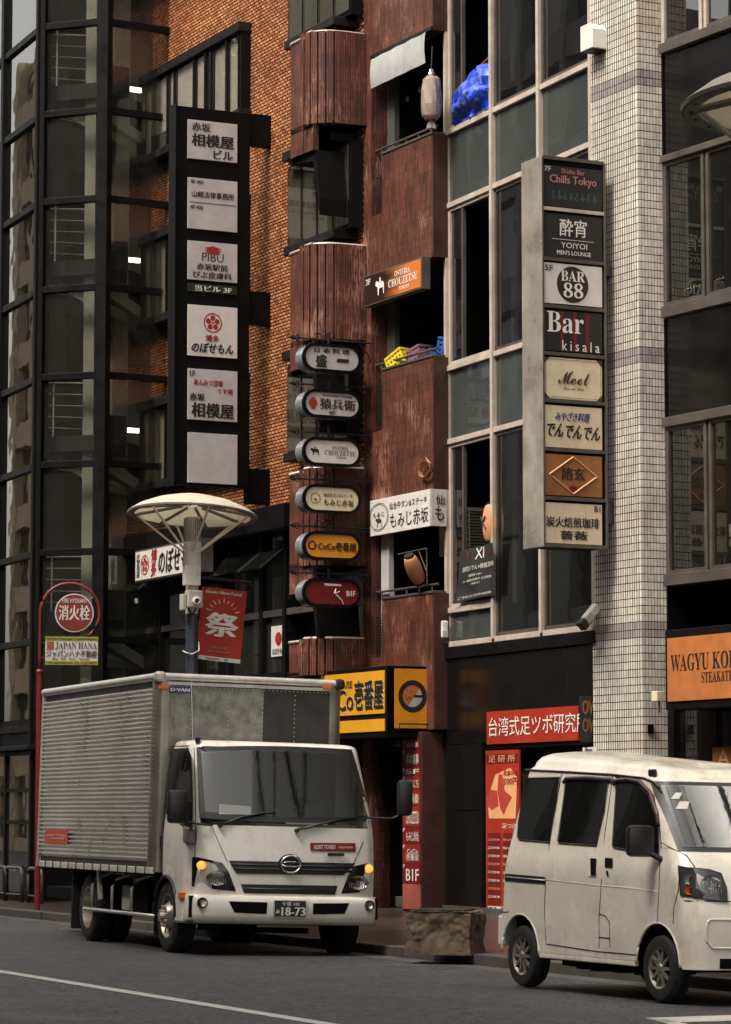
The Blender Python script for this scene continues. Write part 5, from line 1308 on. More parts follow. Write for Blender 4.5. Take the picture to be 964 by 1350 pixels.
# lantern hanging crooked + its iron arm
h = FC.hit(549, 751, 1, -.12)
t = lantern('hanging_lantern', 'orange paper lantern hanging askew from an iron arm over the lower balcony', FC, h.x, -.15, h.z, .115, .42, -.9, K['paper'])
t.matrix_world = FC.M @ Matrix.Translation((h.x,-.15,h.z)) @ Matrix.Rotation(radians(-116.8), 4, 'Z').inverted() @ Matrix.Rotation(-.62, 4, 'Y')
t = thing('lantern_arm', 'thin iron arm over the crooked orange lantern', 'bracket', FC)
z_ = FC.px(549, 727, -.1)[1]; MB().tube([(FC.x(525,-.1,727),-.1,z_),(-.02,-.1,z_+.02),(.0,-.1,z_-.5)], .010, 6).tube([(-.25,-.1,z_),(-.02,-.1,z_-.3)], .007, 6).build('arm', K['alud'], t)
# coil of cable and wires on the corner
t = thing('cable_coil', 'coil of dark cable hung on the corner of the red parapet', 'cable', FC)
h = FC.hit(562, 622, 1, -.04); cc = MB()
for q in range(5): rr_ = .085+.006*q; cc.tube([(h.x+cos(a*.4)*rr_*1.6, -.03-.012*q, h.z+sin(a*.4)*rr_*1.1+.01*q) for a in range(16)], .006, 5, closed=True)
for q in range(5): cc.tube([(h.x-.1+.05*q,-.04,h.z+.12+.03*(q%2)),(h.x+.05+.02*q,-.08,h.z+.2-.02*q),(h.x+.15,-.04,h.z+.1)], .005, 4)
cc.build('coil', K['brown'], t)
# sensor lamp at the foot of the window wall
def flood(lab, u, v, fr, y, s=1, rot=0):
    t = thing('floodlight', lab, 'lamp', fr); h = fr.hit(u, v, 1, y)
    MB().box(-.05*s, .05*s, -.06, .06, -.13*s, .11*s).build('housing', K['lampw'], t, bevel=.02)
    MB().box(-.04*s, .04*s, -.066, -.058, -.11*s, -.03*s).build('lens_panel', K['inkg'], t)
    MB().cyl((0,.04,-.05),(.06,.25,-.1),.02,n=8).build('arm', K['iron'], t); MB().box(-.05*s, .07*s, -.05, .07, -.22*s, -.14*s).build('sensor', K['plastic'], t, bevel=.01)
    t.matrix_world = fr.M @ Matrix.Translation((h.x, y, h.z)) @ Matrix.Rotation(rot, 4, 'Y')
FDf = Frame(FD.W(FD.x(593), -.2, 0), 113.2)
flood('white sensor floodlight at the lower left corner of the window wall', 585, 829, FDf, 0)
FPf = Frame(FP.W(.12, -.0, 0), 117)
flood('white floodlight tilted outwards at the left edge of the tiled pillar', 780, 808, FPf, 0, 1.1, .75)
FPf = Frame(FP.W(.45, .0, 0), 117)
t = thing('vent_hood', 'beige vent hood box high on the tiled pillar', 'vent', FPf)
x0 = FPf.x(781, v=48); x1 = FPf.x(807, v=48); z1 = FPf.px(794, 30)[1]; z0 = FPf.px(794, 64)[1]
MB().prism([(0, z0),(.30, z0),(.30, z1),(.1, z1),(0, z1-.08)], 0, x0, x1).build('hood', K['lampw'], t, bevel=.012)
MB().box(x0+.02, x1-.02, .02, .28, z0-.012, z0).build('grille', K['iron'], t)
# blue tarpaulin at the open top window
t = thing('blue_tarpaulin', 'crumpled blue tarpaulin bundle in the open top window', 'tarpaulin', FD)
rt = random.Random(6); x0 = FD.x(601, v=120); x1 = FD.x(649, v=120); zb_ = FD.px(625, 148)[1]; zt_ = FD.px(625, 91)[1]
def tf(a, b):
    x = x0+(x1-x0)*a; top = zb_+(zt_-zb_)*(.50+.46*min(1,a*2.2)); z = zb_-.08+(top-zb_+.08)*b+.02*a
    n = noise.noise(Vector((a*5, b*4, 2)))*.10+noise.noise(Vector((a*12, b*9, 5)))*.04
    return (x+.02*sin(b*6), -.02-.14*sin(pi*b)*sin(pi*a)**.5+n, z)
MB().grid(tf, 26, 22).build('sheet', K['tarp'], t, smooth=.6); MB().box(x0+.08, x1, .05, .4, zb_, zb_+(zt_-zb_)*.6).build('bundle', K['tarp'], t, bevel=.05)
MB().cyl((x0+.75,0,zt_-.02),(x1+.02,0.05,zt_+.12),.016,n=6).build('handle', K['brown'], t)
# air conditioner outdoor unit, lantern X, banner
Fa = Frame(FD.W(FD.x(607, .1), .1, 0), 113.2)
t = thing('air_conditioner', 'beige outdoor air conditioning unit with a fan grille in the open lower window', 'air conditioner', Fa)
x0 = Fa.x(608, v=690); x1 = Fa.x(618, v=690); z1 = FD.px(612, 667, .1)[1]; z0 = FD.px(612, 728, .1)[1]; xe = Fa.x(641, v=690)
MB().box(x0, xe, .0, .75, z0, z1).build('casing', K['acw'], t, bevel=.01)
gr = MB()
for q in range(8): zz = z0+.03+q*(z1-z0-.06)/7.; gr.box(x0+.006, x0+.115, -.016, -.006, zz-.005, zz+.005)
for q in range(4): xx = x0+.01+q*.035; gr.box(xx-.004, xx+.004, -.018, -.008, z0+.02, z1-.02)
gr.build('fan_grille', K['inkw'], t); MB().box(x0+.01, x0+.115, -.004, .0, z0+.02, z1-.02).build('grille_back', K['ink'], t)
lv_ = MB()
for q in range(14): zz = z0+.04+q*(z1-z0-.1)/13; lv_.box(x0+.14, xe-.02, -.012, .0, zz-.008, zz+.008)
lv_.build('louvre', K['dark_in'], t)
h = FD.hit(647, 690, 1, -.02)
t = lantern('paper_lantern', 'orange paper lantern with a black X in the open lower window', FD, h.x, .02, h.z, .15, .52, 0, K['paper'])
mm = MB(); mm.tube([(-.08,-.155,.09),(.06,-.155,-.07)], .011, 5).tube([(.06,-.155,.09),(-.07,-.155,-.08)], .011, 5); mm.build('letter_mark', K['ink'], t)
t = thing('hanging_banner', 'black cloth banner with white XI lettering slung from the open lower window', 'banner', FD)
def bn(u, v, y=-.09): h = FD.hit(u, v, 1, y); return (h.x, y, h.z)
c4 = [bn(608, 727), bn(652, 715), bn(652, 784), bn(600, 795)]
def bsurf(a, b, o_=0):
    p = [(Vector(c4[0])*(1-a)+Vector(c4[1])*a)*(b)+(Vector(c4[3])*(1-a)+Vector(c4[2])*a)*(1-b)][0]
    return (p.x, p.y+.015*sin(a*7+b*3)-.02*b+o_, p.z)
o = MB().grid(lambda a, b: bsurf(a, b), 16, 16).build('cloth', mat('banner_black', (.02,.02,.02), .7, vary=.3), t, smooth=True)
def btx(s_, a0, a1, b0, b1, m_, bold=1):
    text(s_, a0, a1, b0, b1, 0, m_, o, bold=bold, surf=lambda X_, Z_, q: bsurf(X_, Z_, -.006+q))
btx('XI', .50,.72,.76,.97,K['inkw'],.6); btx('静岡おでん×鉄板酒場', .14,.99,.56,.66,K['inkw'],1)
btx('営業時間 17:00〜', .35,.70,.44,.49,K['inkw']); btx('月〜金曜日営業中 土日祝休', .16,.92,.35,.40,K['inkw']); btx('ご予約承ります', .40,.66,.28,.32,K['inkw']); btx('ご予約 03-5549-0000', .06,.92,.04,.10,K['inkw'])
for a0 in (.28, .84): btx('炎', a0, a0+.08, .80, .93, K['redb'], 1)
t = thing('round_board', 'dark brown round board leaning behind the lowest small pane', 'sign', FD)
h = FD.hit(607, 824, 1, .15); mm = MB(); mm.lathe([(0,-.02),(.17,-.02),(.17,.02)], (h.x,.15,h.z), 'y', 24); mm.build('disc', K['brown'], t)
text('集', h.x-.11, h.x+.11, h.z-.1, h.z+.1, .125, K['ink'], t)
text('XI', FD.x(636,.1,828), FD.x(645,.1,828), FD.px(640,834,.1)[1], FD.px(640,818,.1)[1], .1, K['ink'], TD, name='window_lettering')
# ================================================================== wheels
def wheel(par, name, x, yf, z, R_, wd, side, style, label=None):
    """yf = outer face, side=-1 faces -y. tyre with tread, rim with spokes or holes"""
    s = side
    rp = R_*.62
    prof = [(rp, 0.0),(rp+.012, .0),(R_*.80, -.006),(R_*.93, .002),(R_-.006, .02),(R_, .045),(R_, wd-.045),(R_-.006, wd-.02),(R_*.93, wd),(rp, wd)]
    t_ = MB().lathe([(r, h) for r, h in prof], (0,0,0), 'y', 40)
    k = 40
    for q in range(k):
        for off in (.06, wd-.09):
            a = 2*pi*(q+(.5 if off > .1 else 0))/k; c_, s_ = cos(a), sin(a); da = .045
            t_.add([((R_+.004)*cos(a+e), y_, (R_+.004)*sin(a+e)) for e, y_ in ((-da,off),(da,off),(da,off+.045),(-da,off+.045))]+[((R_-.01)*cos(a+e), y_, (R_-.01)*sin(a+e)) for e, y_ in ((-da,off),(da,off),(da,off+.045),(-da,off+.045))],
                   [(0,1,2,3),(0,4,5,1),(1,5,6,2),(2,6,7,3),(3,7,4,0)])
    def flip(mb):
        mb.v = [(a+x, yf-s*b, c+z) for a, b, c in mb.v]; return mb
    o = flip(t_).build(name, K['rubber'], par, smooth=.6, label=label)
    rm = MB()
    if style == 'alloy':
        rm.lathe([(rp+.004,.002),(rp-.004,.004),(rp-.02,.02),(rp-.028,.06),(rp-.03,wd-.02),(0,wd-.02)], (0,0,0), 'y', 36)
        flip(rm).build('rim', K['rim'], o, smooth=.5)
        dk = flip(MB().lathe([(rp-.03,.07),(0,.07)], (0,0,0), 'y', 24)).build('brake_disc', K['under'], o)
        sp = MB()
        for q in range(10):
            a = 2*pi*q/10; ca, sa = cos(a), sin(a); w0, w1 = .017, .009
            P_ = lambda r_, w_, y_: (r_*ca-w_*sa, y_, r_*sa+w_*ca)
            sp.add([P_(.03,-w0,.012),P_(.03,w0,.012),P_(rp-.012,w1,.008),P_(rp-.012,-w1,.008),P_(.03,-w0,.04),P_(.03,w0,.04),P_(rp-.012,w1,.03),P_(rp-.012,-w1,.03)],[(0,1,2,3),(0,4,5,1),(1,5,6,2),(2,6,7,3),(3,7,4,0)])
        flip(sp).build('spokes', K['rim'], o)
        flip(MB().lathe([(0,.0),(.03,.002),(.04,.012),(.042,.03)], (0,0,0), 'y', 16)).build('hub_cap', K['rim'], o, smooth=.6)
    elif style == 'front':
        rm.lathe([(rp+.004,.0),(rp-.008,.0),(rp-.02,.03),(rp-.03,.055),(rp-.05,.055),(rp*.55,-.0),(rp*.50,-.03),(rp*.30,-.035),(.0,-.035)], (0,0,0), 'y', 36)
        flip(rm).build('rim', K['rim'], o, smooth=.6)
        hl = MB()
        for q in range(6):
            a = 2*pi*q/6; cx_, cz_ = cos(a)*rp*.73, sin(a)*rp*.73
            hl.lathe([(0,.018),(.032,.016)], (cx_,0,cz_), 'y', 12)
        flip(hl).build('hand_holes', K['under'], o, kind='stuff')
        nt_ = MB()
        for q in range(6):
            a = 2*pi*(q+.5)/6; nt_.lathe([(0,-.065),(.014,-.06),(.016,-.03)], (cos(a)*rp*.42,0,sin(a)*rp*.42), 'y', 6)
        nt_.lathe([(0,-.09),(.04,-.085),(.05,-.03)], (0,0,0), 'y', 14)
        flip(nt_).build('wheel_nuts', K['steel'], o)
    else:
        rm.lathe([(rp+.004,.0),(rp-.012,.0),(rp-.02,.04),(rp-.03,.14),(rp*.75,.15),(rp*.4,.16),(rp*.35,.10),(0,.10)], (0,0,0), 'y', 36)
        flip(rm).build('rim', K['rim'], o, smooth=.6)
    return o

# ================================================================== delivery truck
TR = Frame((TA.x, TA.y, 0), 20.6, .026)
T = thing('delivery_truck', 'white cab delivery truck with ribbed aluminium box body parked at the kerb', 'truck', TR)
SF = TR.x(251, .02, 1200)                                            # front of the bumper
Wc = TR.hit(496.5, 1200, 0, SF-.1).y+.01                             # cab width
print('cab width', Wc, SF)
xw = 0.0                                                             # front wheel centre is near x = 0
# --- the box
yb0 = -.06; 
bxf = TR.x(200, yb0, 1150); bxb = TR.x(49, yb0, 1140)
h = TR.hit(450, 950, 0, bxf); yb1 = h.y+.0
zb0 = TR.px(197, 1152, yb0)[1]; zb1 = TR.px(190, 893, yb0)[1]
bx = MB().box(bxb+.03, bxf-.03, yb0+.035, yb1-.03, zb0+.06, zb1-.03).build('box_body', K['galvd'], T)
nr = 37; z0 = zb0+.13; z1 = zb1-.13; pts = []
for q in range(nr):
    z = z0+(z1-z0)*q/nr; p = (z1-z0)/nr
    pts += [(yb0+.026, z),(yb0+.022, z+p*.50),(yb0-.006, z+p*.66),(yb0-.006, z+p*.93)]
pts += [(yb0+.026, z1)]
mb = MB()
xs_ = [bxb+.05, bxf-.17]
for q in range(len(pts)-1):
    (ya, za), (yb_, zb_) = pts[q], pts[q+1]
    n_ = 10
    for e in range(n_):
        a = xs_[0]+(xs_[1]-xs_[0])*e/n_; b = xs_[0]+(xs_[1]-xs_[0])*(e+1)/n_
        mb.quad((a,ya,za),(b,ya,za),(b,yb_,zb_),(a,yb_,zb_))
mb.build('ribbed_side', K['wall_alu'], T, fixn=False)
MB().box(bxb, bxb+.05, yb0-.012, yb0+.05, zb0+.02, zb1).build('rear_post', K['rail'], T, bevel=.012)
# front corner post: rounded
pr = [(bxf-.17, yb0-.006)]+[(bxf-.09+.09*sin(a), yb0-.012+.09-.09*cos(a)) for a in [pi/2*k/6 for k in range(7)]]+[(bxf, yb0+.14),(bxf-.03, yb0+.14),(bxf-.17, yb0+.03)]
MB().prism(pr, 2, zb0+.02, zb1-.03).build('corner_post', K['post'], T, smooth=.6)
pr2 = [(a, yb1+yb0-b) for a, b in pr]; MB().prism(pr2, 2, zb0+.02, zb1-.03).build('corner_post', K['post'], T, smooth=.6)
MB().box(bxb, bxf-.02, yb0-.014, yb0+.04, zb0, zb0+.07).build('side_rail', K['wall_alu'], T, bevel=.006)
mb = MB()
for q in range(14): x = bxb+.1+(bxf-bxb-.3)*q/13; mb.box(x-.008, x+.008, yb0-.022, yb0-.01, zb0-.005, zb0+.075)
mb.build('rail_brackets', K['frame'], T)
mb = MB(); rr_ = .045
mb.tube([(bxb, yb0+.02, zb1-.01),(bxf-.06, yb0+.02, zb1-.01)], rr_, 10).tube([(bxf-.02, yb0+.06, zb1-.01),(bxf-.02, yb1-.06, zb1-.01)], rr_, 10)
mb.build('roof_rail', K['rail'], T, smooth=.7)
for yy_ in (yb0+.03, yb1-.03):
    MB().box(bxf-.09, bxf+.035, yy_-.055, yy_+.055, zb1-.07, zb1+.045).build('corner_cap', K['rail'] if yy_ < 1 else K['plastic'], T, bevel=.03)
MB().box(bxb, bxf-.03, yb0+.03, yb1-.03, zb1-.03, zb1+.02).build('roof', K['rail'], T)
# front panel: sheets with rivet rows
h1 = TR.hit(347, 950, 0, bxf).y
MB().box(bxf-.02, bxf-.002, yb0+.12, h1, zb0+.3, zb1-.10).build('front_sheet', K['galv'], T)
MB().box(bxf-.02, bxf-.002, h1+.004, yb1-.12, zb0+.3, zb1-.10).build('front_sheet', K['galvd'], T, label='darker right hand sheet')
mb = MB()
ys_ = [TR.hit(u_, 920, 0, bxf).y for u_ in (204, 253, 302, 347, 389, 438)]
for yy_ in ys_:
    for q in range(30): z = zb1-.16-q*.05; mb.box(bxf-.004, bxf+.004, yy_-.005, yy_+.005, z-.005, z+.005)
for q in range(40): yy_ = yb0+.14+(yb1-yb0-.28)*q/39; mb.box(bxf-.004, bxf+.004, yy_-.005, yy_+.005, zb1-.12, zb1-.11)
mb.build('rivets', K['rail'], T, kind='stuff')
MB().box(bxf-.01, bxf+.012, yb0+.12, yb1-.12, zb1-.095, zb1-.06).build('top_trim', K['rail'], T)
def onf(u, v, d=0): p = TR.hit(u, v, 0, bxf+d); return p.y, p.z
for (ua, ub) in ((209, 222), (425, 437)):
    a = onf(ua, 903); b = onf(ub, 909); MB().box(bxf, bxf+.03, a[0], b[0], b[1], a[1]).build('marker_lamp', K['amberc'], T, bevel=.005)
a = onf(223, 905); b = onf(252, 914)
o = MB().box(bxf+.001, bxf+.006, a[0], b[0], b[1], a[1]).build('maker_plate', K['inkb'], T)
Mf = Matrix.Rotation(pi/2, 4, 'Z')                                    # text plane facing +x
def ftext(s_, y0_, y1_, z0_, z1_, x_, m_, par, bold=1):
    return text(s_, y0_, y1_, z0_, z1_, 0, m_, par, bold=bold, surf=lambda X_, Z_, q: (x_-q, X_, Z_))
ftext('D·VAN', a[0]+.02, b[0]-.02, b[1]+.015, a[1]-.015, bxf+.008, K['inkw'], o, 1.4)
MB().tube([(bxf+.01, TR.hit(251, 920, 0, bxf).y, zb1),(bxf+.015, TR.hit(254, 950, 0, bxf).y, zb1-.6),(bxf+.012, TR.hit(257, 950, 0, bxf).y, zb1-1.2)], .004, 4).build('loose_cord', K['rope'], T)
# red company sticker on the ribs
a = TR.px(60, 1094, yb0-.012); b = TR.px(89, 1113, yb0-.012)
o = MB().box(a[0], b[0], yb0-.012, yb0-.008, b[1], a[1]).build('company_sticker', mat('sticker_red', (.55,.07,.035), .5, vary=.4, vscale=14), T)
text('ASSIST TONKEI\nCorporation', a[0]+.08, b[0]-.06, b[1]+.05, a[1]-.05, yb0-.014, K['inkw'], o, bold=1)
# --- cab: loft of plan outlines
ZC0, ZC1 = .42, TR.hit(300, 976, 0, SF-.5).z
ZW0, ZW1 = 1.36, ZC1-.12                                             # windscreen base and top
XB = bxf+.10                                                         # back of the cab
def cab_front(z, yn):                                                # yn = -1..1 across
    if z < ZW0: x = SF-.03-.05*max(0, (z-.9)/(ZW0-.9))
    else:
        t_ = (z-ZW0)/(ZC1-ZW0); x = SF-.08-.34*t_**1.05
    return x-.10*yn*yn-.05*abs(yn)**8
def cab_hw(z):                                                       # half width
    return Wc/2-.10*max(0, (z-1.25)/(ZC1-1.25))-.02*max(0, (.8-z))
yc = Wc/2+.03
zsC = [ZC0,.5,.62,.75,.9,1.05,1.2,1.3,ZW0,1.45,1.6,1.75,1.9,2.0,ZC1-.07,ZC1-.03,ZC1-.008,ZC1]
def outline(z, inset=0.0):
    hw = cab_hw(z)-inset; P_ = []
    n = 26
    for k in range(n+1):                                             # left side back -> front
        P_.append((XB+(cab_front(z, 1)-.16-XB)*k/n, yc-hw))
    xf = lambda yn: cab_front(z, yn)-inset
    x_s = cab_front(z, 1)-.16
    for k in range(1, 7):                                            # rounded corner
        a = pi/2*k/6; yn = -1+(.16/hw)*(1-cos(a))
        P_.append((x_s+(xf(yn)-x_s)*sin(a), yc+yn*hw))
    for k in range(1, 16):
        yn = -1+.16/hw+(2-.32/hw)*k/16; P_.append((xf(yn), yc+yn*hw))
    for k in range(6, -1, -1):
        a = pi/2*k/6; yn = 1-(.16/hw)*(1-cos(a)); P_.append((x_s+(xf(yn)-x_s)*sin(a), yc+yn*hw))
    for k in range(n-1, -1, -1): P_.append((XB+(x_s-XB)*k/n, yc+hw))
    return P_
XWc = TR.x(220, .05, 1210); ZWc = .385; RA = .42                      # wheel arch
def arch(x, y):
    hw = cab_hw(.8); d = x-XWc
    if abs(y-yc) < hw-.2 or abs(d) >= RA: return ZC0
    return max(ZC0, ZWc+sqrt(RA*RA-d*d))
mb = MB(); rings = []
M_ = len(zsC)
for k, z in enumerate(zsC):
    ins = {M_-3: .015, M_-2: .05, M_-1: .13}.get(k, 0)
    rings.append([(x, y, z) for x, y in outline(z, ins)])
n = len(rings[0]); zt0 = 1.2
for k in range(M_):
    for i in range(n):
        x, y, z = rings[k][i]
        if z < zt0: a = arch(rings[0][i][0], y); z = a+(zt0-a)*(z-ZC0)/(zt0-ZC0)
        rings[k][i] = (x, y, z)
vs = [p for r in rings for p in r]; fs = [(k*n+i, k*n+(i+1) % n, (k+1)*n+(i+1) % n, (k+1)*n+i) for k in range(M_-1) for i in range(n)]
def hole(f):
    c = [sum(vs[i][a] for i in f)/len(f) for a in range(3)]
    return ZW0+.02 < c[2] < ZC1-.12 and c[0] > XB+.3 and abs(c[1]-yc) < cab_hw(c[2])-.13 and cab_front(c[2], (c[1]-yc)/cab_hw(c[2]))-c[0] < .05
fs = [f for f in fs if not hole(f)]
fs.append(tuple((M_-1)*n+i for i in range(n)))
mb.add(vs, fs)
cabo = mb.build('cab', K['truckw'], T, smooth=.9)
def fit(u, v, off=.006, it=8):
    """pixel -> point on the cab front"""
    x = SF-.1
    for _ in range(it):
        p = TR.hit(u, v, 0, x); yn = max(-1, min(1, (p.y-yc)/cab_hw(p.z))); 
        x = cab_front(p.z, yn)
        e = abs(p.y-yc); hw = cab_hw(p.z)
        if e > hw-.16: t_ = min(1, (e-(hw-.16))/.16); x -= .16*(1-sqrt(max(0, 1-t_*t_)))
    p = TR.hit(u, v, 0, x+off); return (x+off, p.y, p.z)
def fside(u, v, off=.005):
    y = .05
    for _ in range(6):
        p = TR.hit(u, v, 1, y); y = yc-cab_hw(p.z)-off
    p = TR.hit(u, v, 1, y); return (p.x, y, p.z)
def patch(corn, fn, nu=16, nv=8, off=.006, edge=None):
    """corners TL,TR,BR,BL in pixels; bilinear grid dropped on the surface"""
    (a, b, c, d) = corn
    def g(s, t_):
        tu = a[0]+(b[0]-a[0])*s, a[1]+(b[1]-a[1])*s; bu = d[0]+(c[0]-d[0])*s, d[1]+(c[1]-d[1])*s
        u, v = tu[0]*(1-t_)+bu[0]*t_, tu[1]*(1-t_)+bu[1]*t_
        if edge: du, dv = edge(s, t_); u += du; v += dv
        return fn(u, v, off)
    return MB().grid(g, nu, nv)
def arc(s, t_): return (0, -3*sin(pi*s)*(1-t_)+4*sin(pi*s)*t_)
sl = MB(); a_ = [(259,985),(464,988),(492,1083),(263,1078)]; b_ = [(266,993),(458,995),(484,1075),(272,1069)]
def bil(c, s, t_): return (c[0][0]*(1-s)+c[1][0]*s)*(1-t_)+(c[3][0]*(1-s)+c[2][0]*s)*t_, (c[0][1]*(1-s)+c[1][1]*s)*(1-t_)+(c[3][1]*(1-s)+c[2][1]*s)*t_+(-3*sin(pi*s)*(1-t_)+4*sin(pi*s)*t_)
per = [(k/24, 0) for k in range(24)]+[(1, k/10) for k in range(10)]+[(1-k/24, 1) for k in range(24)]+[(0, 1-k/10) for k in range(10)]
O_ = [fit(*bil(a_, *p_), .007) for p_ in per]; I_ = [fit(*bil(b_, *p_), .009) for p_ in per]; n_ = len(per)
sl.add(O_+I_, [(i, (i+1) % n_, n_+(i+1) % n_, n_+i) for i in range(n_)]); sl.build('windscreen_seal', K['plastic'], T, fixn=False)
patch([(265,991),(459,993),(485,1077),(271,1070)], fit, 24, 10, .013, arc).build('windscreen', K['wsg'], T, smooth=True, fixn=False)
patch([(289,1060),(331,1063),(331,1074),(289,1073)], fit, 4, 3, .011).build('dashboard_paper', K['white'], T, fixn=False)
def strip(pts, fn, m_, name, r=.008, off=.004, par=None, **kw):
    return MB().tube([fn(u, v, off) for u, v in pts], r, 6).build(name, m_, par or T, smooth=True, **kw)
for (a, b, c) in (((290,1088),(320,1077),(349,1072)), ((391,1095),(425,1086),(457,1079))):
    strip([a, b, c], fit, K['plastic'], 'wiper_arm', .012, .03)
    p = fit(a[0], a[1], .02); MB().lathe([(0,-.02),(.022,-.02),(.022,.03),(0,.03)], p, 'x', 10).build('wiper_pivot', K['plastic'], T)
    strip([(a[0]+2,a[1]-3), (b[0]+18,b[1]-4), (c[0]+14,c[1]-1)], fit, K['plastic'], 'wiper_blade', .007, .022)
# grille, lamps, bumper
IN = mat('cab_trim', (.07,.068,.065), .7, vary=.3)
MB().box(SF-.62, SF-.2, yc-.85, yc+.85, 1.0, ZW0+.03).build('dashboard', IN, T, bevel=.03)
MB().box(XB+.05, XB+.1, yc-.85, yc+.85, .9, ZC1-.1).build('cab_rear_wall', IN, T)
for yy_ in (yc-.45, yc+.45):
    MB().box(XB+.12, XB+.3, yy_-.25, yy_+.25, .9, 1.62).build('seat_back', IN, T, bevel=.05); MB().box(XB+.15, XB+.27, yy_-.14, yy_+.14, 1.65, 1.86).build('headrest', IN, T, bevel=.04)
mb = MB().tube([(SF-.62+.08*cos(2*pi*q/20), yc-.45+.2*sin(2*pi*q/20), 1.44+.19*cos(2*pi*q/20)) for q in range(20)], .016, 6, closed=True).tube([(SF-.62,yc-.45,1.44),(SF-.5,yc-.45,1.36)], .03, 6); mb.build('steering_wheel', K['plastic'], T)
MB().box(SF-.45, SF-.25, yc+.1, yc+.5, ZW0+.03, ZW0+.06).build('papers', K['white'], T)
MB().box(SF-.52, SF-.49, yc-.12, yc+.12, ZC1-.27, ZC1-.20).build('rear_view_mirror', K['plastic'], T, bevel=.01)
def poly(pts, fn, m_, name, off=.006, par=None, **kw):
    return MB().poly([fn(u, v, off) for u, v in pts]).build(name, m_, par or T, fixn=False, **kw)
zz = lambda pts: [(180+a/2.835, 1100+b/2.835) for a, b in pts]
gr = patch(zz([(345,98),(820,108),(775,152),(375,146)]), fit, 24, 4, .008, None).build('grille', K['plastic'], T, fixn=False)
for t_ in (.3, .62):
    strip([(301.7+(469-301.7)*s+ (t_*10)*(1-2*s), 1134.6+(138.1-134.6)*s+17*t_) for s in (0,.25,.5,.75,1)], fit, K['plastic'], 'grille_bar', .012, .008, gr)
patch(zz([(390,186),(752,192),(742,226),(402,220)]), fit, 20, 3, .008).build('lower_grille', K['plastic'], T, fixn=False)
strip(zz([(398,203),(560,206),(746,208)]), fit, K['plastic'], 'lower_grille_bar', .014, .012)
p = fit(180+577/2.835, 1100+112/2.835, .03)
mb = MB(); mb.lathe([(0,0),(.125,0),(.125,-.03),(0,-.03)], (0,0,0), 'x', 30); mb.v = [(x+p[0]-.012, y*1.05+p[1], z*.86+p[2]) for x, y, z in mb.v]; mb.build('badge_plate', K['plastic'], T)
mb = MB()
for q in range(28):
    a = 2*pi*q/28
rg = [(p[0]+.002, p[1]+cos(2*pi*q/30)*.108, p[2]+sin(2*pi*q/30)*.088) for q in range(30)]
mb.tube(rg, .012, 6, closed=True)
mb.tube([(p[0]+.002, p[1]-.1, p[2]+.012),(p[0]+.004, p[1]-.05, p[2]+.024),(p[0]+.004, p[1]+.05, p[2]+.024),(p[0]+.002, p[1]+.1, p[2]+.012)], .009, 6)
mb.tube([(p[0]+.002, p[1]-.1, p[2]-.012),(p[0]+.004, p[1]-.05, p[2]-.024),(p[0]+.004, p[1]+.05, p[2]-.024),(p[0]+.002, p[1]+.1, p[2]-.012)], .009, 6)
mb.build('badge', K['chrome'], T, smooth=True)
def hl(pts, turn, lensc, lensr, lab=None):
    o = poly(zz(pts), fit, K['under'], 'headlight', .010, label=lab)
    # reflectors
    u, v = zz([lensc])[0]; p = fit(u, v, .018)
    mb = MB(); mb.lathe([(0,-.01),(lensr*.5,-.006),(lensr,.004),(lensr*1.02,.012)], (0,0,0), 'x', 20); mb.v = [(x+p[0], y*1.55+p[1], z+p[2]) for x, y, z in mb.v]; mb.build('reflector', K['chrome'], o, smooth=True)
    mb = MB(); rq = random.Random(3)
    for q in range(9):
        yy_ = p[1]+(q-4)*lensr*.32; mb.box(p[0]+.003, p[0]+.010, yy_-.006, yy_+.004, p[2]-lensr*.8, p[2]-lensr*.1*rq.random())
    mb.build('reflector_facets', K['rim'], o)
    u, v = zz([turn])[0]; p = fit(u, v, .016)
    mb = MB(); mb.lathe([(0,.012),(.028,.01),(.042,0)], (0,0,0), 'x', 14); mb.v = [(x+p[0], y*1.25+p[1], z*1.05+p[2]) for x, y, z in mb.v]; mb.build('indicator', K['amberl'], o, smooth=True)
    mb = MB(); ctr = zz(pts); cx_ = sum(a for a, b in ctr)/len(ctr); cy_ = sum(b for a, b in ctr)/len(ctr)
    P_ = [fit(u, v, .012) for u, v in ctr]; c_ = fit(cx_, cy_, .045)
    mb.add(P_+[c_], [(i, (i+1) % len(P_), len(P_)) for i in range(len(P_))]); mb.build('lens', K['lens'], o, smooth=True)
hl([(208,84),(235,86),(320,106),(345,140),(372,212),(300,206),(206,194)], (243,115), (300,165), .075)
hl([(890,104),(862,108),(815,118),(790,155),(765,222),(830,218),(888,206)], (868,128), (828,180), .075)
# chin below the lamps: white blade between grilles is the cab itself; bumper as its own rounded bar
def bfr(y): yn = (y-yc)/(Wc/2); return SF+.045-.12*yn*yn-.05*abs(yn)**8
zB1 = TR.hit(330, 1181, 0, SF).z; zB0 = TR.hit(330, 1219, 0, SF).z
prof = [(-.16, zB1-.0),(-.04, zB1+.004),(-.012, zB1-.02),(0, zB1-.07),(.0, (zB0+zB1)/2-.05),(-.012, zB0+.05),(-.045, zB0+.012),(-.10, zB0),(-.30, zB0+.005)]
mb = MB(); NY = 40
def bpt(s, k):
    y = yc-Wc/2-.01+(Wc+.02)*s; d, z = prof[k]; e = min(s, 1-s)*(Wc+.02); r_ = .10
    pull = 0 if e > r_ else (r_-sqrt(max(0, r_*r_-(r_-e)**2)))*1.6
    return (bfr(y)+d-pull, y, z)
ss = [0,.003,.01,.02,.035,.05]+[.05+.9*k/NY for k in range(1, NY)]+[.95,.965,.98,.99,.997,1]
vs = [bpt(s, k) for s in ss for k in range(len(prof))]; q_ = len(prof)
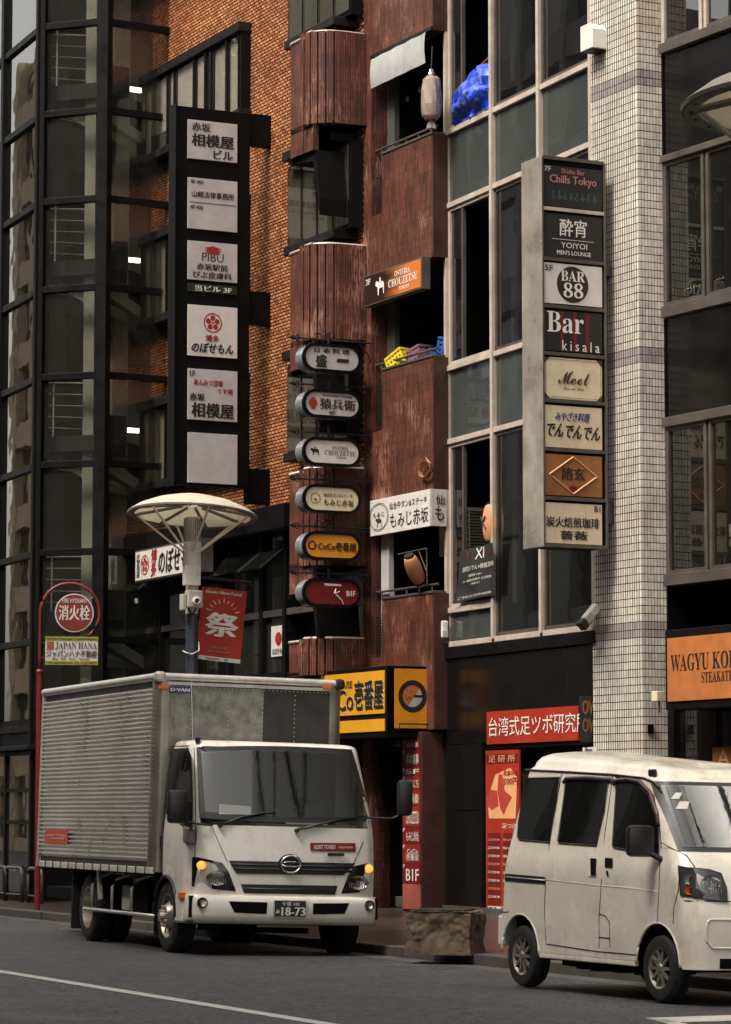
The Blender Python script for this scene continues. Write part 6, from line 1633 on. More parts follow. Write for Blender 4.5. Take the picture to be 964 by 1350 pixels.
fs = [(i*q_+k, i*q_+k+1, (i+1)*q_+k+1, (i+1)*q_+k) for i in range(len(ss)-1) for k in range(q_-1)]
mb.add(vs, fs)
for sy in (0, 1):                                                    # bumper ends wrap to the arch
    y = yc+(Wc/2+.014)*(1 if sy else -1); y2 = y-(.03 if sy else -.03)
    mb.box(max(bfr(y)-.5, XWc+RA-.02), bfr(y)-.135, min(y, y2), max(y, y2), zB0+.02, zB1-.01)
mb.build('bumper', K['truckw'], T, smooth=.8)
def bf(u, v, off=.004):
    x = SF
    for _ in range(6): p = TR.hit(u, v, 0, x); x = bfr(p.y)
    p = TR.hit(u, v, 0, x+off); return (x+off, p.y, p.z)
patch(zz([(345,250),(490,254),(486,298),(366,292)]), bf, 8, 4, .004).build('bumper_intake', K['under'], T, fixn=False)
patch(zz([(660,258),(796,257),(778,297),(660,299)]), bf, 8, 4, .004).build('bumper_intake', K['under'], T, fixn=False)
for c_ in zz([(246,256),(871,267)]):
    p = bf(c_[0], c_[1], .004 if c_[0] < 300 else .012); mb = MB().lathe([(.058,.0),(.056,.016),(.046,.012),(.040,-.006),(0,-.014)], (p[0],p[1],p[2]), 'x', 20)
    fo = mb.build('fog_lamp', K['plastic'], T, smooth=.6); MB().lathe([(.038,.004),(.02,-.002),(0,-.006)], p, 'x', 16).build('reflector', K['chrome'], fo)
a = bf(*zz([(515,246)])[0], .02); b = bf(*zz([(634,311)])[0], .02)
o = MB().box(a[0]-.012, a[0], a[1], b[1], b[2], a[2]).build('number_plate', K['green'], T, bevel=.003)
x_ = a[0]+.002; w_ = b[1]-a[1]; h_ = a[2]-b[2]
mb = MB()
for (p0,p1,q0,q1) in ((.02,.98,.0,.03),(.02,.98,.97,1.),(.0,.02,.0,1),(.98,1,.0,1)): mb.box(x_-.002, x_+.0015, a[1]+w_*p0, a[1]+w_*p1, b[2]+h_*q0, b[2]+h_*q1)
mb.build('plate_rim', K['inkg'], o)
ftext('千葉 101', a[1]+w_*.24, a[1]+w_*.78, b[2]+h_*.68, b[2]+h_*.92, x_, K['inkw'], o); ftext('18-73', a[1]+w_*.24, a[1]+w_*.96, b[2]+h_*.10, b[2]+h_*.60, x_, K['inkw'], o, 1.4); ftext('あ', a[1]+w_*.06, a[1]+w_*.18, b[2]+h_*.22, b[2]+h_*.45, x_, K['inkw'], o)
patch([(409,1111),(469,1111.5),(469,1123),(409,1121.5)], fit, 8, 2, .009).build('company_sticker', K['reds'], T, fixn=False)
p = fit(412, 1119, .012); p2 = fit(466, 1114, .012)
def cft(s_, ua, va, ub, vb, m_, bold=1):
    a = fit(ua, vb, .012); b = fit(ub, va, .012)
    return text(s_, 0, 1, 0, 1, 0, m_, T, bold=bold, surf=lambda X_, Z_, q: fit(ua+(ub-ua)*X_, vb+(va-vb)*Z_, .0125-q*1.0))
cft('ASSIST TONKEI', 414, 1114, 442, 1119.5, K['inkw'], .8); cft('Corporation', 447, 1115, 465, 1119.5, K['inkw'], 0)
cft('DUTRO', 429, 1130, 461, 1135.5, K['inkg'], 1.6); 
patch([(432,1124.5),(454,1124.5),(454,1128.5),(432,1128.5)], fit, 4, 2, .010).build('door_handle_slot', K['plastic'], T, fixn=False)
# hood / corner panel seams
strip([(276,1078),(283,1098),(297,1130),(300,1136)], fit, K['under'], 'panel_gap', .004, .001); strip([(486,1083),(478,1112),(466,1139)], fit, K['under'], 'panel_gap', .004, .001)
# --- side of the cab: door, window, handle, arch
sw = [(222,991),(246,990),(250,1000),(252,1050),(251,1091),(244,1088),(220,1068),(216,1052),(217,1010)]
poly([(219,988),(248,986),(253,998),(255,1060),(254,1097),(243,1092),(217,1070),(213,1053),(215,1008)], fside, K['plastic'], 'window_seal', .003)
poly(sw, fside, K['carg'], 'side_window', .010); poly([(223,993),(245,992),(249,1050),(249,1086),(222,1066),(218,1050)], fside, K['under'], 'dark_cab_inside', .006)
strip([(204,1150),(206,1060),(211,1000),(220,984),(250,983)], fside, K['under'], 'door_gap', .0045, .0); strip([(256,986),(258,1060),(258,1100),(257,1130)], fside, K['under'], 'door_gap', .0045, .0)
poly([(207.5,1102),(213.5,1102),(214.5,1116),(208,1115)], fside, K['plastic'], 'door_handle', .010)
p = fside(238.5, 1180.5, .02); MB().box(p[0]-.05, p[0]+.10, p[1]-.02, p[1]+.03, p[2]-.035, p[2]+.04).build('side_indicator', K['amberc'], T, bevel=.012)
ar = [(XWc+RA*cos(a), yc-Wc/2-.004, ZWc+RA*sin(a)) for a in [pi*k/20 for k in range(21)]]
MB().tube(ar, .02, 6).build('arch_trim', K['plastic'], T, smooth=True)
MB().box(XWc-RA-.02, min(XWc+RA, SF-.25), yc-Wc/2+.25, yc+Wc/2-.25, .45, .80).build('arch_liner', K['under'], T)
# corner vent block under the mirror + bumper end black
p = fside(263, 1085, .0); mb = MB().prism([(SF-.36,1.18),(SF-.16,1.16),(SF-.13,1.33),(SF-.36,1.34)], 1, .02, .12); mb.build('corner_deflector', K['rim'], T, bevel=.02)
MB().box(XWc+RA-.06, SF-.10, yc-Wc/2+.01, yc-Wc/2+.06, .33, zB0+.03).build('bumper_end', K['plastic'], T)
MB().box(XWc+RA-.08, SF-.12, yc-Wc/2+.02, yc+Wc/2-.02, .40, .62).build('front_valance', K['under'], T)
# roof bits
p = TR.hit(256, 981, 1, .15); MB().lathe([(0,.0),(.03,0),(.03,.05),(0,.05)], (SF-.55, .22, ZC1-.03), 'z', 12).build('roof_marker', K['plastic'], T)
# mirrors
def mirror(u0, v0, u1, v1, xd, name='mirror'):
    a = TR.hit(u0, v0, 0, xd); b = TR.hit(u1, v1, 0, xd)
    o = MB().box(xd-.05, xd+.06, a.y, b.y, b.z, a.z).build(name, K['plastic'], T, bevel=.045, smooth=.7)
    return o, a, b
o, a, b = mirror(221, 1041, 245, 1086, SF-.12)
MB().tube([(SF-.12, (a.y+b.y)/2+.02, b.z+.06),(SF-.14, b.y+.04, b.z+.015),(SF-.10, b.y+.22, b.z-.005),(SF-.2, .35, b.z+.0)], .014, 6).build('mirror_arm', K['plastic'], o)
o, a, b = mirror(524, 1028, 543, 1076, SF-.25)
MB().tube([(SF-.25, (a.y+b.y)/2, b.z+.03),(SF-.25, a.y-.05, b.z-.03),(SF-.25, Wc-.1, b.z-.03)], .014, 6).build('mirror_arm', K['plastic'], o)
o = MB().box(SF-.28, SF-.25, a.y-.42, a.y-.39, b.z+.02, b.z+.25); 
# --- underside
MB().box(bxb+.1, SF-.3, .55, .75, .5, .72).build('chassis_rail', K['under'], T); MB().box(bxb+.1, SF-.3, 1.3, 1.5, .5, .72).build('chassis_rail', K['under'], T)
MB().box(bxb+.15, XB, yb0+.15, yb1-.15, zb0-.02, zb0+.08).build('floor_frame', K['under'], T)
MB().box(XWc-1.2, XWc-.6, .35, .95, .38, .9).build('fuel_tank', K['under'], T, bevel=.05)
xrw = TR.x(112, .0, 1210)
wheel(T, 'front_wheel', XWc, .05, .385, .385, .22, -1, 'front'); wheel(T, 'front_wheel', XWc, Wc-.02, .385, .385, .22, 1, 'front')
wheel(T, 'rear_wheel', xrw, .03, .385, .385, .20, -1, 'dish'); wheel(T, 'rear_wheel', xrw, .27, .385, .385, .20, -1, 'dish')
wheel(T, 'rear_wheel', xrw, yb1-.06, .385, .385, .20, 1, 'dish'); wheel(T, 'rear_wheel', xrw, yb1-.30, .385, .385, .20, 1, 'dish')
MB().cyl((xrw,.2,.385),(xrw,yb1-.2,.385),.09,n=12).build('rear_axle', K['under'], T); MB().cyl((XWc,.2,.36),(XWc,Wc-.2,.36),.06,n=10).build('front_axle', K['under'], T)
MB().box(xrw-.62, xrw-.58, .0, .5, .12, .82).build('mud_flap', K['rubber'], T); MB().box(xrw-.62, xrw-.58, yb1-.5, yb1-.02, .12, .82).build('mud_flap', K['rubber'], T)
MB().box(XWc-RA-.06, XWc-RA-.03, .05, .35, .16, .8).build('mud_flap', K['rubber'], T)
MB().prism([(xrw+.42,.84),(xrw+.50,.84),(xrw+.60,.50),(xrw+.54,.48)], 1, .0, .04).build('flap_stay', K['rail'], T)
# side guard
gx = [TR.x(u_, .0, 1190) for u_ in (120, 145, 170)]; xg0, xg1 = TR.x(111, 0, 1200), TR.x(203, 0, 1208)
zg = TR.px(150, 1202, 0)[1]
MB().tube([(xg0,.0,zg),(xg1,.0,zg-.0)], .022, 8).build('side_guard_bar', K['rail'], T, smooth=True)
for x in (gx[0]+.05, gx[1]+.08, gx[2]+.1): MB().tube([(x,.0,zg),(x+.0,.0,zg+.28),(x+.08,.02,zg+.36),(x+.28,.25,zg+.46)], .018, 8).build('guard_stay', K['rail'], T, smooth=True)
a = TR.px(161, 1178, .1); MB().box(a[0], a[0]+.30, .1, .35, zg+.02, zg+.30).build('battery_box', K['acw'], T, bevel=.01)
MB().box(a[0]+.35, a[0]+.95, .12, .5, zg+.02, zg+.33).build('tool_box', K['under'], T, bevel=.01)
p = TR.hit(181, 1161, 1, .12); MB().lathe([(0,-.04),(.045,-.03),(.05,.02),(.03,.05),(0,.06)], (p.x,.12,p.z), 'z', 12).build('yellow_cap', mat('dull_yellow', (.32,.22,.03), .6), T, smooth=True)
MB().box(TR.x(64, .5, 1190)-.1, xrw-.7, .5, 1.4, .42, .56).build('rear_bumper_beam', K['under'], T)
MB().tube([(SF-.6,.9,.34),(SF-.6,.9,.26),(SF-.5,1.5,.26)], .03, 8).build('exhaust_pipe', K['under'], T)

# ================================================================== kei van
r0_ = G(684, 1301); f0_ = G(865.5, 1321)
dv = f0_-r0_; vy = math.degrees(math.atan2(dv.x, -dv.y)); print('van yaw', vy, 'base', dv.length)
VN = Frame((f0_.x, f0_.y, -RS*.0), vy, .018)
V = thing('kei_van', 'dirty cream white van with dark windows and alloy wheels, nose cut by the right edge', 'van', VN)
WB = dv.length; WV = 1.475
xf0 = .56; xr0 = -WB-.40                                             # nose, tail
ZS, ZG, ZR = .30, 0, 0
ZS = VN.px(720, 1252, 0)[1]
ZG = VN.px(780, 1018, .1)[1]; 
def v_gut(x): t_ = (x-xr0)/(xf0-xr0); return VN.px(692,1015,.1)[1]+(VN.px(868,1030,.1)[1]-VN.px(692,1015,.1)[1])*min(1, max(0,(x-VN.x(692,.1,1015))/(VN.x(868,.1,1030)-VN.x(692,.1,1015))))
def v_side(z): return .005+.15*max(0, (z-1.02)/.75)+.03*max(0, (.55-z))
def v_front(z, yn):
    if z < .62: x = xf0+.02*(z/.62)
    elif z < 1.06: x = xf0+.02-.16*((z-.62)/.44)**1.6
    else: x = xf0-.14-.62*((z-1.06)/.72)**1.02
    return x-.10*yn*yn
def v_rear(z):
    if z < .62: return xr0
    return xr0+.03+.16*max(0, (z-.62)/1.15)**1.6
ZGm = v_gut(-.6)
nz = 22
def vout(k, ins=0, zref=None):
    pass
RAv = .335; ZWv = .262; XA = [(-WB, 0), (0.0, 0)]
def varch(x, y):
    z = ZS-.03
    if x > .36: z = .27
    if x < -WB-.3: z = .36
    if min(y, WV-y) < .22:
        for c_, _ in XA:
            d = x-c_
            if abs(d) < RAv: z = max(z, ZWv+.02+sqrt(RAv*RAv-d*d))
    return z
NS = 110
def plan(t_k):
    """t_k 0..1 from sill to gutter: list of points round the van"""
    P_ = []; z_ = .3+(ZGm-.3)*t_k
    xr_, xf_ = v_rear(z_), v_front(z_, 1)
    ys = v_side(z_); rc = .13
    for k in range(NS+1): P_.append((xr_+.08+(xf_-.13-xr_-.08)*k/NS, ys, z_))
    xs__ = xf_-.13; hw = WV/2-ys
    for k in range(1, 8): a = pi/2*k/8; yy_ = ys+rc*(1-cos(a)); yn = (yy_-WV/2)/(WV/2); P_.append((xs__+(v_front(z_, yn)-xs__)*sin(a), yy_, z_))
    for k in range(0, 17): yy_ = ys+rc+(WV-2*ys-2*rc)*k/16; yn = (yy_-WV/2)/(WV/2); P_.append((v_front(z_, yn), yy_, z_))
    m_ = list(P_); 
    for (x, y, z) in reversed(P_[:NS+8]): P_.append((x, WV-y, z))
    for k in range(1, 7): a = pi/2*k/6; P_.append((xr_+.08*(1-sin(a)), WV-ys-.08*(1-cos(a)) if k < 6 else WV-ys-.08, z_))
    for k in range(5, 0, -1): a = pi/2*k/6; P_.append((xr_+.08*(1-sin(a)), ys+.08*(1-cos(a)), z_))
    return P_
rings = []
tk = [k/nz for k in range(nz+1)]
base = plan(0)
for t_ in tk:
    R_ = []
    P_ = plan(t_)
    for i, (x, y, z) in enumerate(P_):
        zb_ = varch(base[i][0], base[i][1]); zt_ = v_gut(x)
        # two-stage: below z .75 squeeze above the arch
        if z < .80: z = zb_+(.80-zb_)*(z-.3)/.5
        else: z = .80+(zt_-.80)*(z-.80)/(ZGm-.80)
        zo = P_[i][2]; dy = v_side(z)-v_side(zo); y += dy if y < WV/2 else -dy
        if x > -.35: x += (v_front(z, 0)-v_front(zo, 0))*min(1, (x+.35)/.35)
        R_.append((x, y, z))
    rings.append(R_)
# raised roof
n = len(rings[0]); top = rings[-1]
cxv = (sum(p[0] for p in top)/n, WV/2)
for (ins, dz) in ((.004,.012),(.03,.030),(.05,.075),(.085,.115),(.16,.145),(.30,.16),(.5,.165)):
    R_ = []
    hl_ = (xf0-xr0)/2-.2
    for (x, y, z) in top:
        R_.append((cxv[0]+(x-cxv[0])*(1-ins*1.25/hl_), cxv[1]+(y-cxv[1])*(1-ins/.66), z+dz*(1 if x < -.4 else max(.45, 1-(x+.4)*.9))))
    rings.append(R_)
vs = [p for r in rings for p in r]; fs = [(k*n+i, k*n+(i+1) % n, (k+1)*n+(i+1) % n, (k+1)*n+i) for k in range(len(rings)-1) for i in range(n)]
fs.append(tuple((len(rings)-1)*n+i for i in range(n)))
MB().add(vs, fs).build('body', K['vanw'], V, smooth=.7)
def vs_(u, v, off=.004):
    y = .05
    for _ in range(8): p = VN.hit(u, v, 1, y); y = v_side(p.z)-off
    p = VN.hit(u, v, 1, y); return (p.x, y, p.z)
def vf_(u, v, off=.004):
    x = xf0-.2
    for _ in range(14):
        p = VN.hit(u, v, 0, x); zz_ = min(1.9, max(.25, p.z)); yn = max(-1.0, min(1.0, (p.y-WV/2)/(WV/2))); xn = v_front(zz_, yn)
        e = max(0, v_side(zz_)+.13-p.y)
        if e > 0: t_ = min(1, e/.13); xn -= .13*(1-sqrt(max(0, 1-t_*t_)))
        x = .5*x+.5*xn
    p = VN.hit(u, v, 0, x+off); return (x+off, p.y, p.z)
k6 = .3361
def z6(pts): return [(640+a*k6, 960+b*k6) for a, b in pts]
def vpoly(pts, m_, name, off=.004, fn=vs_, par=None, **kw): return MB().poly([fn(u, v, off) for u, v in z6(pts)]).build(name, m_, par or V, fixn=False, **kw)
def vstrip(pts, m_, name, r=.005, off=.0, fn=vs_, par=None): return MB().tube([fn(u, v, off) for u, v in z6(pts)], r, 6).build(name, m_, par or V, smooth=True)
w1 = [(168,196),(292,193),(280,290),(252,448),(135,438),(126,424),(130,370),(150,240)]
w2 = [(318,200),(484,204),(466,330),(436,461),(290,451),(284,442)]
w3 = [(515,214),(560,213),(600,222),(640,262),(668,340),(682,400),(680,502),(600,487),(505,468),(498,460)]
for w_, nm in ((w1, 'rear_side_window'), (w2, 'door_window'), (w3, 'front_door_window')):
    cx_ = sum(a for a, b in w_)/len(w_); cy_ = sum(b for a, b in w_)/len(w_)
    vpoly([(cx_+(a-cx_)*1.0, cy_+(b-cy_)*1.0) for a, b in w_], K['under'], nm, .003)
    o = V.children[-1] if False else None
    vpoly([(cx_+(a-cx_)*.955, cy_+(b-cy_)*.965) for a, b in w_], K['carg'], 'side_glass', .007)
    vstrip([(cx_+(a-cx_)*1.0, cy_+(b-cy_)*1.0) for a, b in w_+w_[:1]], K['plastic'], 'window_seal', .007, .004)
# rain visors
for pts in ([(306,214),(318,196),(400,194),(498,200),(499,212)], [(504,222),(512,204),(560,200),(605,210),(645,250),(672,330),(676,378)]):
    vstrip(pts, mat('visor', (.10,.05,.045), .3, vary=.3), 'rain_visor', .016, .018)
vpoly([(78,570),(234,584),(234,611),(76,598)], K['plastic'], 'slide_rail', .006); vstrip([(78,583),(234,597)], K['rail'], 'rail_bright_line', .005, .010)
vpoly([(404,506),(436,508),(434,583),(402,580)], K['vanw'], 'handle_recess', .006); vpoly([(411,510),(435,511),(432,578),(413,577)], K['under'], 'sliding_door_handle', .010)
vpoly([(469,508),(499,510),(498,547),(468,545)], K['under'], 'front_door_handle', .008); vpoly([(472,560),(481,559),(483,578),(476,580)], K['under'], 'key_hole', .008)
for pts in ([(300,178),(250,460),(236,600),(232,720),(238,840)], [(500,190),(468,420),(455,600),(446,740),(446,862)], [(686,500),(684,560),(680,650),(674,762)], [(510,192),(600,206),(660,262),(684,380),(690,470)],
            [(238,846),(440,876),(540,884),(622,893)], [(446,728),(470,736),(486,760),(489,860)], [(446,820),(488,824)], [(92,720),(60,722)], [(762,560),(756,640),(740,700),(736,768)]):
    vstrip(pts, K['under'], 'panel_gap', .0035, .0015)
vstrip([(235,594),(450,618),(560,626),(680,642)], K['vanw'], 'pressed_line', .012, -.0085)
for pts in ([(158,163),(300,170),(500,182),(620,195),(660,212),(684,235)],): vstrip(pts, K['plastic'], 'roof_gutter', .009, .004)
# windscreen + hood line + headlight + front
def vpatch(c4, m_, name, off, nu=14, nv=8, **kw):
    return patch(z6(c4), vf_, nu, nv, off).build(name, m_, V, fixn=False, smooth=True, **kw)
def front_rect(z0_, z1_, y0_, y1_, off, m_, name, nu=16, nv=8, taper=0):
    def g(a, b):
        z = z1_+(z0_-z1_)*b; yy_ = (y0_+(y1_-y0_)*a); c_ = WV/2; yy_ = c_+(yy_-c_)*(1-taper*(1-b)); yn = (yy_-c_)/c_
        e = max(0, v_side(z)+.13-min(yy_, WV-yy_)); x = v_front(z, yn)
        if e > 0: t_ = min(1, e/.13); x -= .13*(1-sqrt(max(0, 1-t_*t_)))
        return (x+off, yy_, z)
    return MB().grid(g, nu, nv).build(name, m_, V, fixn=False, smooth=True)
zws = VN.px(890, 1122, .1)[1]; 
front_rect(zws, ZGm-.02, .07, WV-.07, .006, K['plastic'], 'windscreen_seal', 22, 10, .10)
front_rect(zws+.035, ZGm-.05, .105, WV-.105, .012, K['wsg'], 'windscreen', 22, 10, .10)
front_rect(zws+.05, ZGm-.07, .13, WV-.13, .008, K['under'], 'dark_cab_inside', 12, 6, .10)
for (q0,q1,r0_,r1_) in ((.18,.24,ZGm-.16,ZGm-.11),(.18,.27,ZGm-.24,ZGm-.18)): front_rect(r0_, r1_, q0, q1, .0145, K['white'], 'sticker', 3, 2, .10)
front_rect(.50, .72, .55, .95, .008, K['plastic'], 'front_grille', 8, 3)
front_rect(.28, .36, .25, WV-.25, .006, K['under'], 'lower_intake', 12, 3)
HLp = [(757,540),(800,548),(880,555),(925,570),(945,625),(950,680),(900,674),(830,664),(766,655)]
def vhl(u, v, off):
    # the lamp wraps the corner: blend of side and front surfaces
    return vf_(u, v, off)
def mirror_y(mb):
    mb.v = [(x, WV-y, z) for x, y, z in mb.v]; mb.f = [tuple(reversed(f)) for f in mb.f]; return mb
for mir in (0, 1):
    P_ = [vhl(u, v, .012) for u, v in z6(HLp)]
    f_ = (lambda m: mirror_y(m)) if mir else (lambda m: m)
    o = f_(MB().poly(P_)).build('headlight', K['plastic'], V, fixn=False)
    for (cc, r_, mm_) in (((880,615),.085,'chrome'),((795,590),.05,'rim'),((795,635),.04,'amberc')):
        u, v = z6([cc])[0]; p = vhl(u, v, .014)
        m2 = MB().lathe([(0,-.008),(r_*.5,-.004),(r_*.9,.008),(r_,.014)], (0,0,0), 'x', 20); m2.v = [(x+p[0], y*1.1+p[1], z*.9+p[2]) for x, y, z in m2.v]
        f_(m2).build('reflector', K[mm_], o, smooth=True)
    m2 = MB()
    for q in range(9):
        p = vhl(*z6([(850+q*9, 590)])[0], .026); p2_ = vhl(*z6([(846+q*10, 650)])[0], .026); m2.tube([p, p2_], .004, 4)
    f_(m2).build('reflector_facets', K['chrome'], o)
    c_ = vhl(*z6([(860,612)])[0], .05); P_ = [vhl(u, v, .02) for u, v in z6(HLp)]
    f_(MB().add(P_+[c_], [(i, (i+1) % len(P_), len(P_)) for i in range(len(P_))])).build('lens', K['lens'], o, smooth=True)
    mm3 = MB().tube([vhl(u, v, .014) for u, v in z6(HLp+HLp[:1])], .006, 5); f_(mm3).build('lamp_seal', K['plastic'], o)
# bumper line + fog recess
def fp(yy_, z, off=.003):
    yn = (yy_-WV/2)/(WV/2); e = max(0, v_side(z)+.13-min(yy_, WV-yy_)); x = v_front(z, yn)
    if e > 0: t_ = min(1, e/.13); x -= .13*(1-sqrt(max(0, 1-t_*t_)))
    return (x+off, yy_, z)
MB().tube([fp(.02+.005*k*k/4 if k < 6 else .065+(k-5)*.09, .80, .0) for k in range(0, 21)], .004, 5).build('bumper_gap', K['under'], V)
for s_y in (0, 1):
    pts = [(.50,.66),(.17,.66),(.14,.63),(.14,.50),(.19,.44),(.50,.44)]; P_ = []
    for (a1, b1), (a2, b2) in zip(pts[:-1], pts[1:]): P_ += [fp((a1+(a2-a1)*k/4) if not s_y else WV-(a1+(a2-a1)*k/4), b1+(b2-b1)*k/4, .002) for k in range(4)]
    MB().tube(P_, .009, 6).build('fog_recess_edge', K['vanw'], V, smooth=True)
    MB().grid(lambda a, b: fp((.16+.34*a) if not s_y else WV-(.16+.34*a), .46+.18*b, .001), 6, 4).build('fog_recess', K['vanw'], V, smooth=True)
mb = MB().tube([vf_(u, v, .003) for u, v in z6([(690,448),(730,470),(790,500),(822,545)])], .004, 5).build('panel_gap', K['under'], V)
# arches, wheels, underside
for c_, _ in XA:
    ar = [(c_+RAv*cos(a), .012, ZWv+.02+RAv*sin(a)) for a in [pi*k/24 for k in range(25)]]
    MB().tube(ar, .012, 6).build('arch_lip', K['vanw'], V, smooth=True)
    MB().box(c_-RAv-.02, c_+RAv+.02, .16, WV-.16, ZS+.05, .78).build('arch_liner', K['under'], V)
MB().box(-WB+.3, -.3, .1, WV-.1, ZS-.08, ZS+.12).build('underbody', K['under'], V)
MB().box(-WB+.33, -RAv-.02, .012, .05, ZS-.075, ZS-.03).build('side_sill', K['vanw'], V, bevel=.01)
mb = MB(); ru = random.Random(9)
for q in range(14): x = -WB+.4+q*.12; mb.box(x, x+.11, .2, .5, ZS-.16+ru.uniform(0,.06), ZS)
mb.build('chassis_parts', K['under'], V)
MB().box(xr0-.02, xr0+.05, .04, WV-.04, .34, .58).build('rear_bumper', K['vanw'], V, bevel=.02)
MB().box(xr0-.012, -WB-RAv+.02, .004, .05, .33, .60).build('rear_bumper_end', K['vanw'], V, bevel=.02)
for c_ in (-WB, 0):
    wheel(V, 'wheel', c_, .02, .262, .262, .155, -1, 'alloy'); wheel(V, 'wheel', c_, WV-.02, .262, .262, .155, 1, 'alloy')
    MB().cyl((c_,.15,.262),(c_,WV-.15,.262),.035,n=8).build('axle', K['under'], V)
# door mirror
a = vs_(*z6([(562,384)])[0], .05); b = vs_(*z6([(655,486)])[0], .05)
xm_ = VN.hit(*z6([(610,440)])[0], 1, -.14)
MB().box(xm_.x-.06, xm_.x+.03, -.26, -.02, xm_.z-.13, xm_.z+.12).build('door_mirror', K['plastic'], V, bevel=.04, smooth=.7)
MB().tube([(xm_.x, -.06, xm_.z-.1),(xm_.x+.05,.05,xm_.z-.16)], .025, 6).build('mirror_foot', K['plastic'], V)
p = VN.hit(*z6([(662,176)])[0], 1, .2); MB().box(p.x-.05, p.x+.05, .17, .20, p.z-.025, p.z+.03).build('aerial_foot', K['plastic'], V, bevel=.01)
# ================================================================== street lamps
FKf = Frame(FKb.W(0,0,0), 114)
def lamp(lab, pos, height, scale=1.0, tilt=(-.07,.075)):
    fr = Frame((pos[0], pos[1], 0), 114)
    t = thing('street_lamp', lab, 'street lamp', fr, group='mushroom shaped street lamps')
    zr = height; R_ = .84*scale
    pole = MB().lathe([(.16,.12),(.16,.2),(.085,.3),(.08,zr-1.25)], (0,0,0), 'z', 20).build('pole', K['pole'], t, smooth=.6)
    MB().lathe([(.082,zr-1.28),(.082,zr-.80),(.11,zr-.79),(.115,zr-.60),(.108,zr-.46),(.118,zr-.44),(.118,zr-.36),(.10,zr-.34),(.10,zr-.02)], (0,0,0), 'z', 24).build('upper_sleeve', K['lampw'], t, smooth=.5)
    rib = MB()
    for q in range(24): a = 2*pi*q/24; rib.box(cos(a)*.11-.004, cos(a)*.11+.004, sin(a)*.11-.004, sin(a)*.11+.004, zr-.34, zr-.04)
    rib.build('light_grille', K['lampg'], t)
    # dome, faceted in 8 panels
    prof = [(R_,0),(R_+.012,.012),(R_-.01,.03),(R_*.86,.10),(R_*.62,.185),(R_*.34,.245),(R_*.1,.27),(0,.272)]
    def scal(r, a): return r
    d = MB().lathe([(r, z+zr) for r, z in prof], (0,0,0), 'z', 48).build('dish', K['dish'], t, smooth=.5)
    MB().lathe([(R_-.012,.004+zr),(R_*.84,.06+zr),(R_*.6,.11+zr),(R_*.3,.14+zr),(.1,.15+zr)], (0,0,0), 'z', 48).build('lining', K['dish'], t, smooth=.5)
    MB().lathe([(R_+.006,zr-.012),(R_+.012,zr+.012),(R_-.06,zr+.004),(R_-.085,zr-.006),(R_+.0,zr-.014)], (0,0,0), 'z', 48).build('rim_band', K['lampg'], t, smooth=.5)
    tr = MB()
    for q in range(8):
        a = 2*pi*q/8+.2; tr.tube([(cos(a)*(R_-.03), sin(a)*(R_-.03), zr+.0),(cos(a)*.14, sin(a)*.14, zr+.125)], .022, 5)
    tr.build('radial_ribs', K['lampg'], t)
    for q in range(6):
        a = 2*pi*q/6+.45; MB().tube([(cos(a)*.108, sin(a)*.108, zr-.48),(cos(a)*(R_-.10), sin(a)*(R_-.10), zr-.005)], .016, 6).build('strut', K['lampw'], t)
    bl = MB()
    for q in range(24): a = 2*pi*q/24; bl.lathe([(0,-.016),(.014,-.012),(.014,0)], (cos(a)*(R_-.045), sin(a)*(R_-.045), zr), 'z', 6)
    bl.build('rim_bolts', K['iron'], t)
    MB().box(-.16, .06, -.16, -.06, zr-.92, zr-.66).build('control_box', K['lampw'], t, bevel=.008)
    HM = Matrix.Translation((0,0,zr)) @ Matrix.Rotation(tilt[0], 4, 'X') @ Matrix.Rotation(tilt[1], 4, 'Y') @ Matrix.Translation((0,0,-zr))
    for ch in t.children:
        if ch.name.split('.')[0] in ('dish','lining','rim_band','radial_ribs','rim_bolts','strut'): ch.matrix_basis = HM
    return t, fr
s_ = FKb.x(251, .45, 850); pw = FKb.W(s_, .45, 0)
_dd = ray(257, 680); kk = pw.y/_dd.y; LH = EYE+_dd.z*kk
L1, FL1 = lamp('white mushroom street lamp with struts rising behind the truck box', (pw.x+.02, pw.y), LH)
kk = 15.9; _d2 = ray(1092, 141); k2 = kk/_d2.y
L2, FL2 = lamp('white mushroom street lamp cut by the right edge of the picture', (_d2.x*k2, kk), EYE+_d2.z*k2, .92, (0,0))
MB().lathe([(0,.0),(.45,.0),(.45,.14),(.42,.17),(0,.17)], (0,0,0), 'z', 28).build('concrete_base', K['kerb'], L2)
# camera box on the left lamp
Fc = Frame((pw.x, pw.y, 0), 114)
t = thing('security_camera', 'white camera box strapped to the lamp pole beside the red banner', 'camera', Fc)
x0,x1,z0,z1 = Fc.rect((246,778),(266,802), -.16)
MB().box(x0, x1, -.22, -.08, z0, z1).build('housing', K['acw'], t, bevel=.02)
MB().box(x0-.06, x0-.005, -.18, -.06, z0-.03, z1-.05).build('side_box', K['acw'], t, bevel=.01)
h = Fc.hit(259, 792, 1, -.24); MB().lathe([(.05,.0),(.055,-.05),(.035,-.06),(.03,-.02),(0,-.015)], (h.x,-.22,h.z), 'y', 18).build('lens_hood', K['lampw'], t, smooth=.6); MB().lathe([(0,-.03),(.034,-.03)], (h.x,-.22,h.z), 'y', 14).build('lens', K['ink'], t)
MB().tube([(x0+.05,-.08,z0),(x0+.1,-.1,z0-.08),(x1-.05,-.08,z0)], .015, 5).build('cable', K['cable'], t)
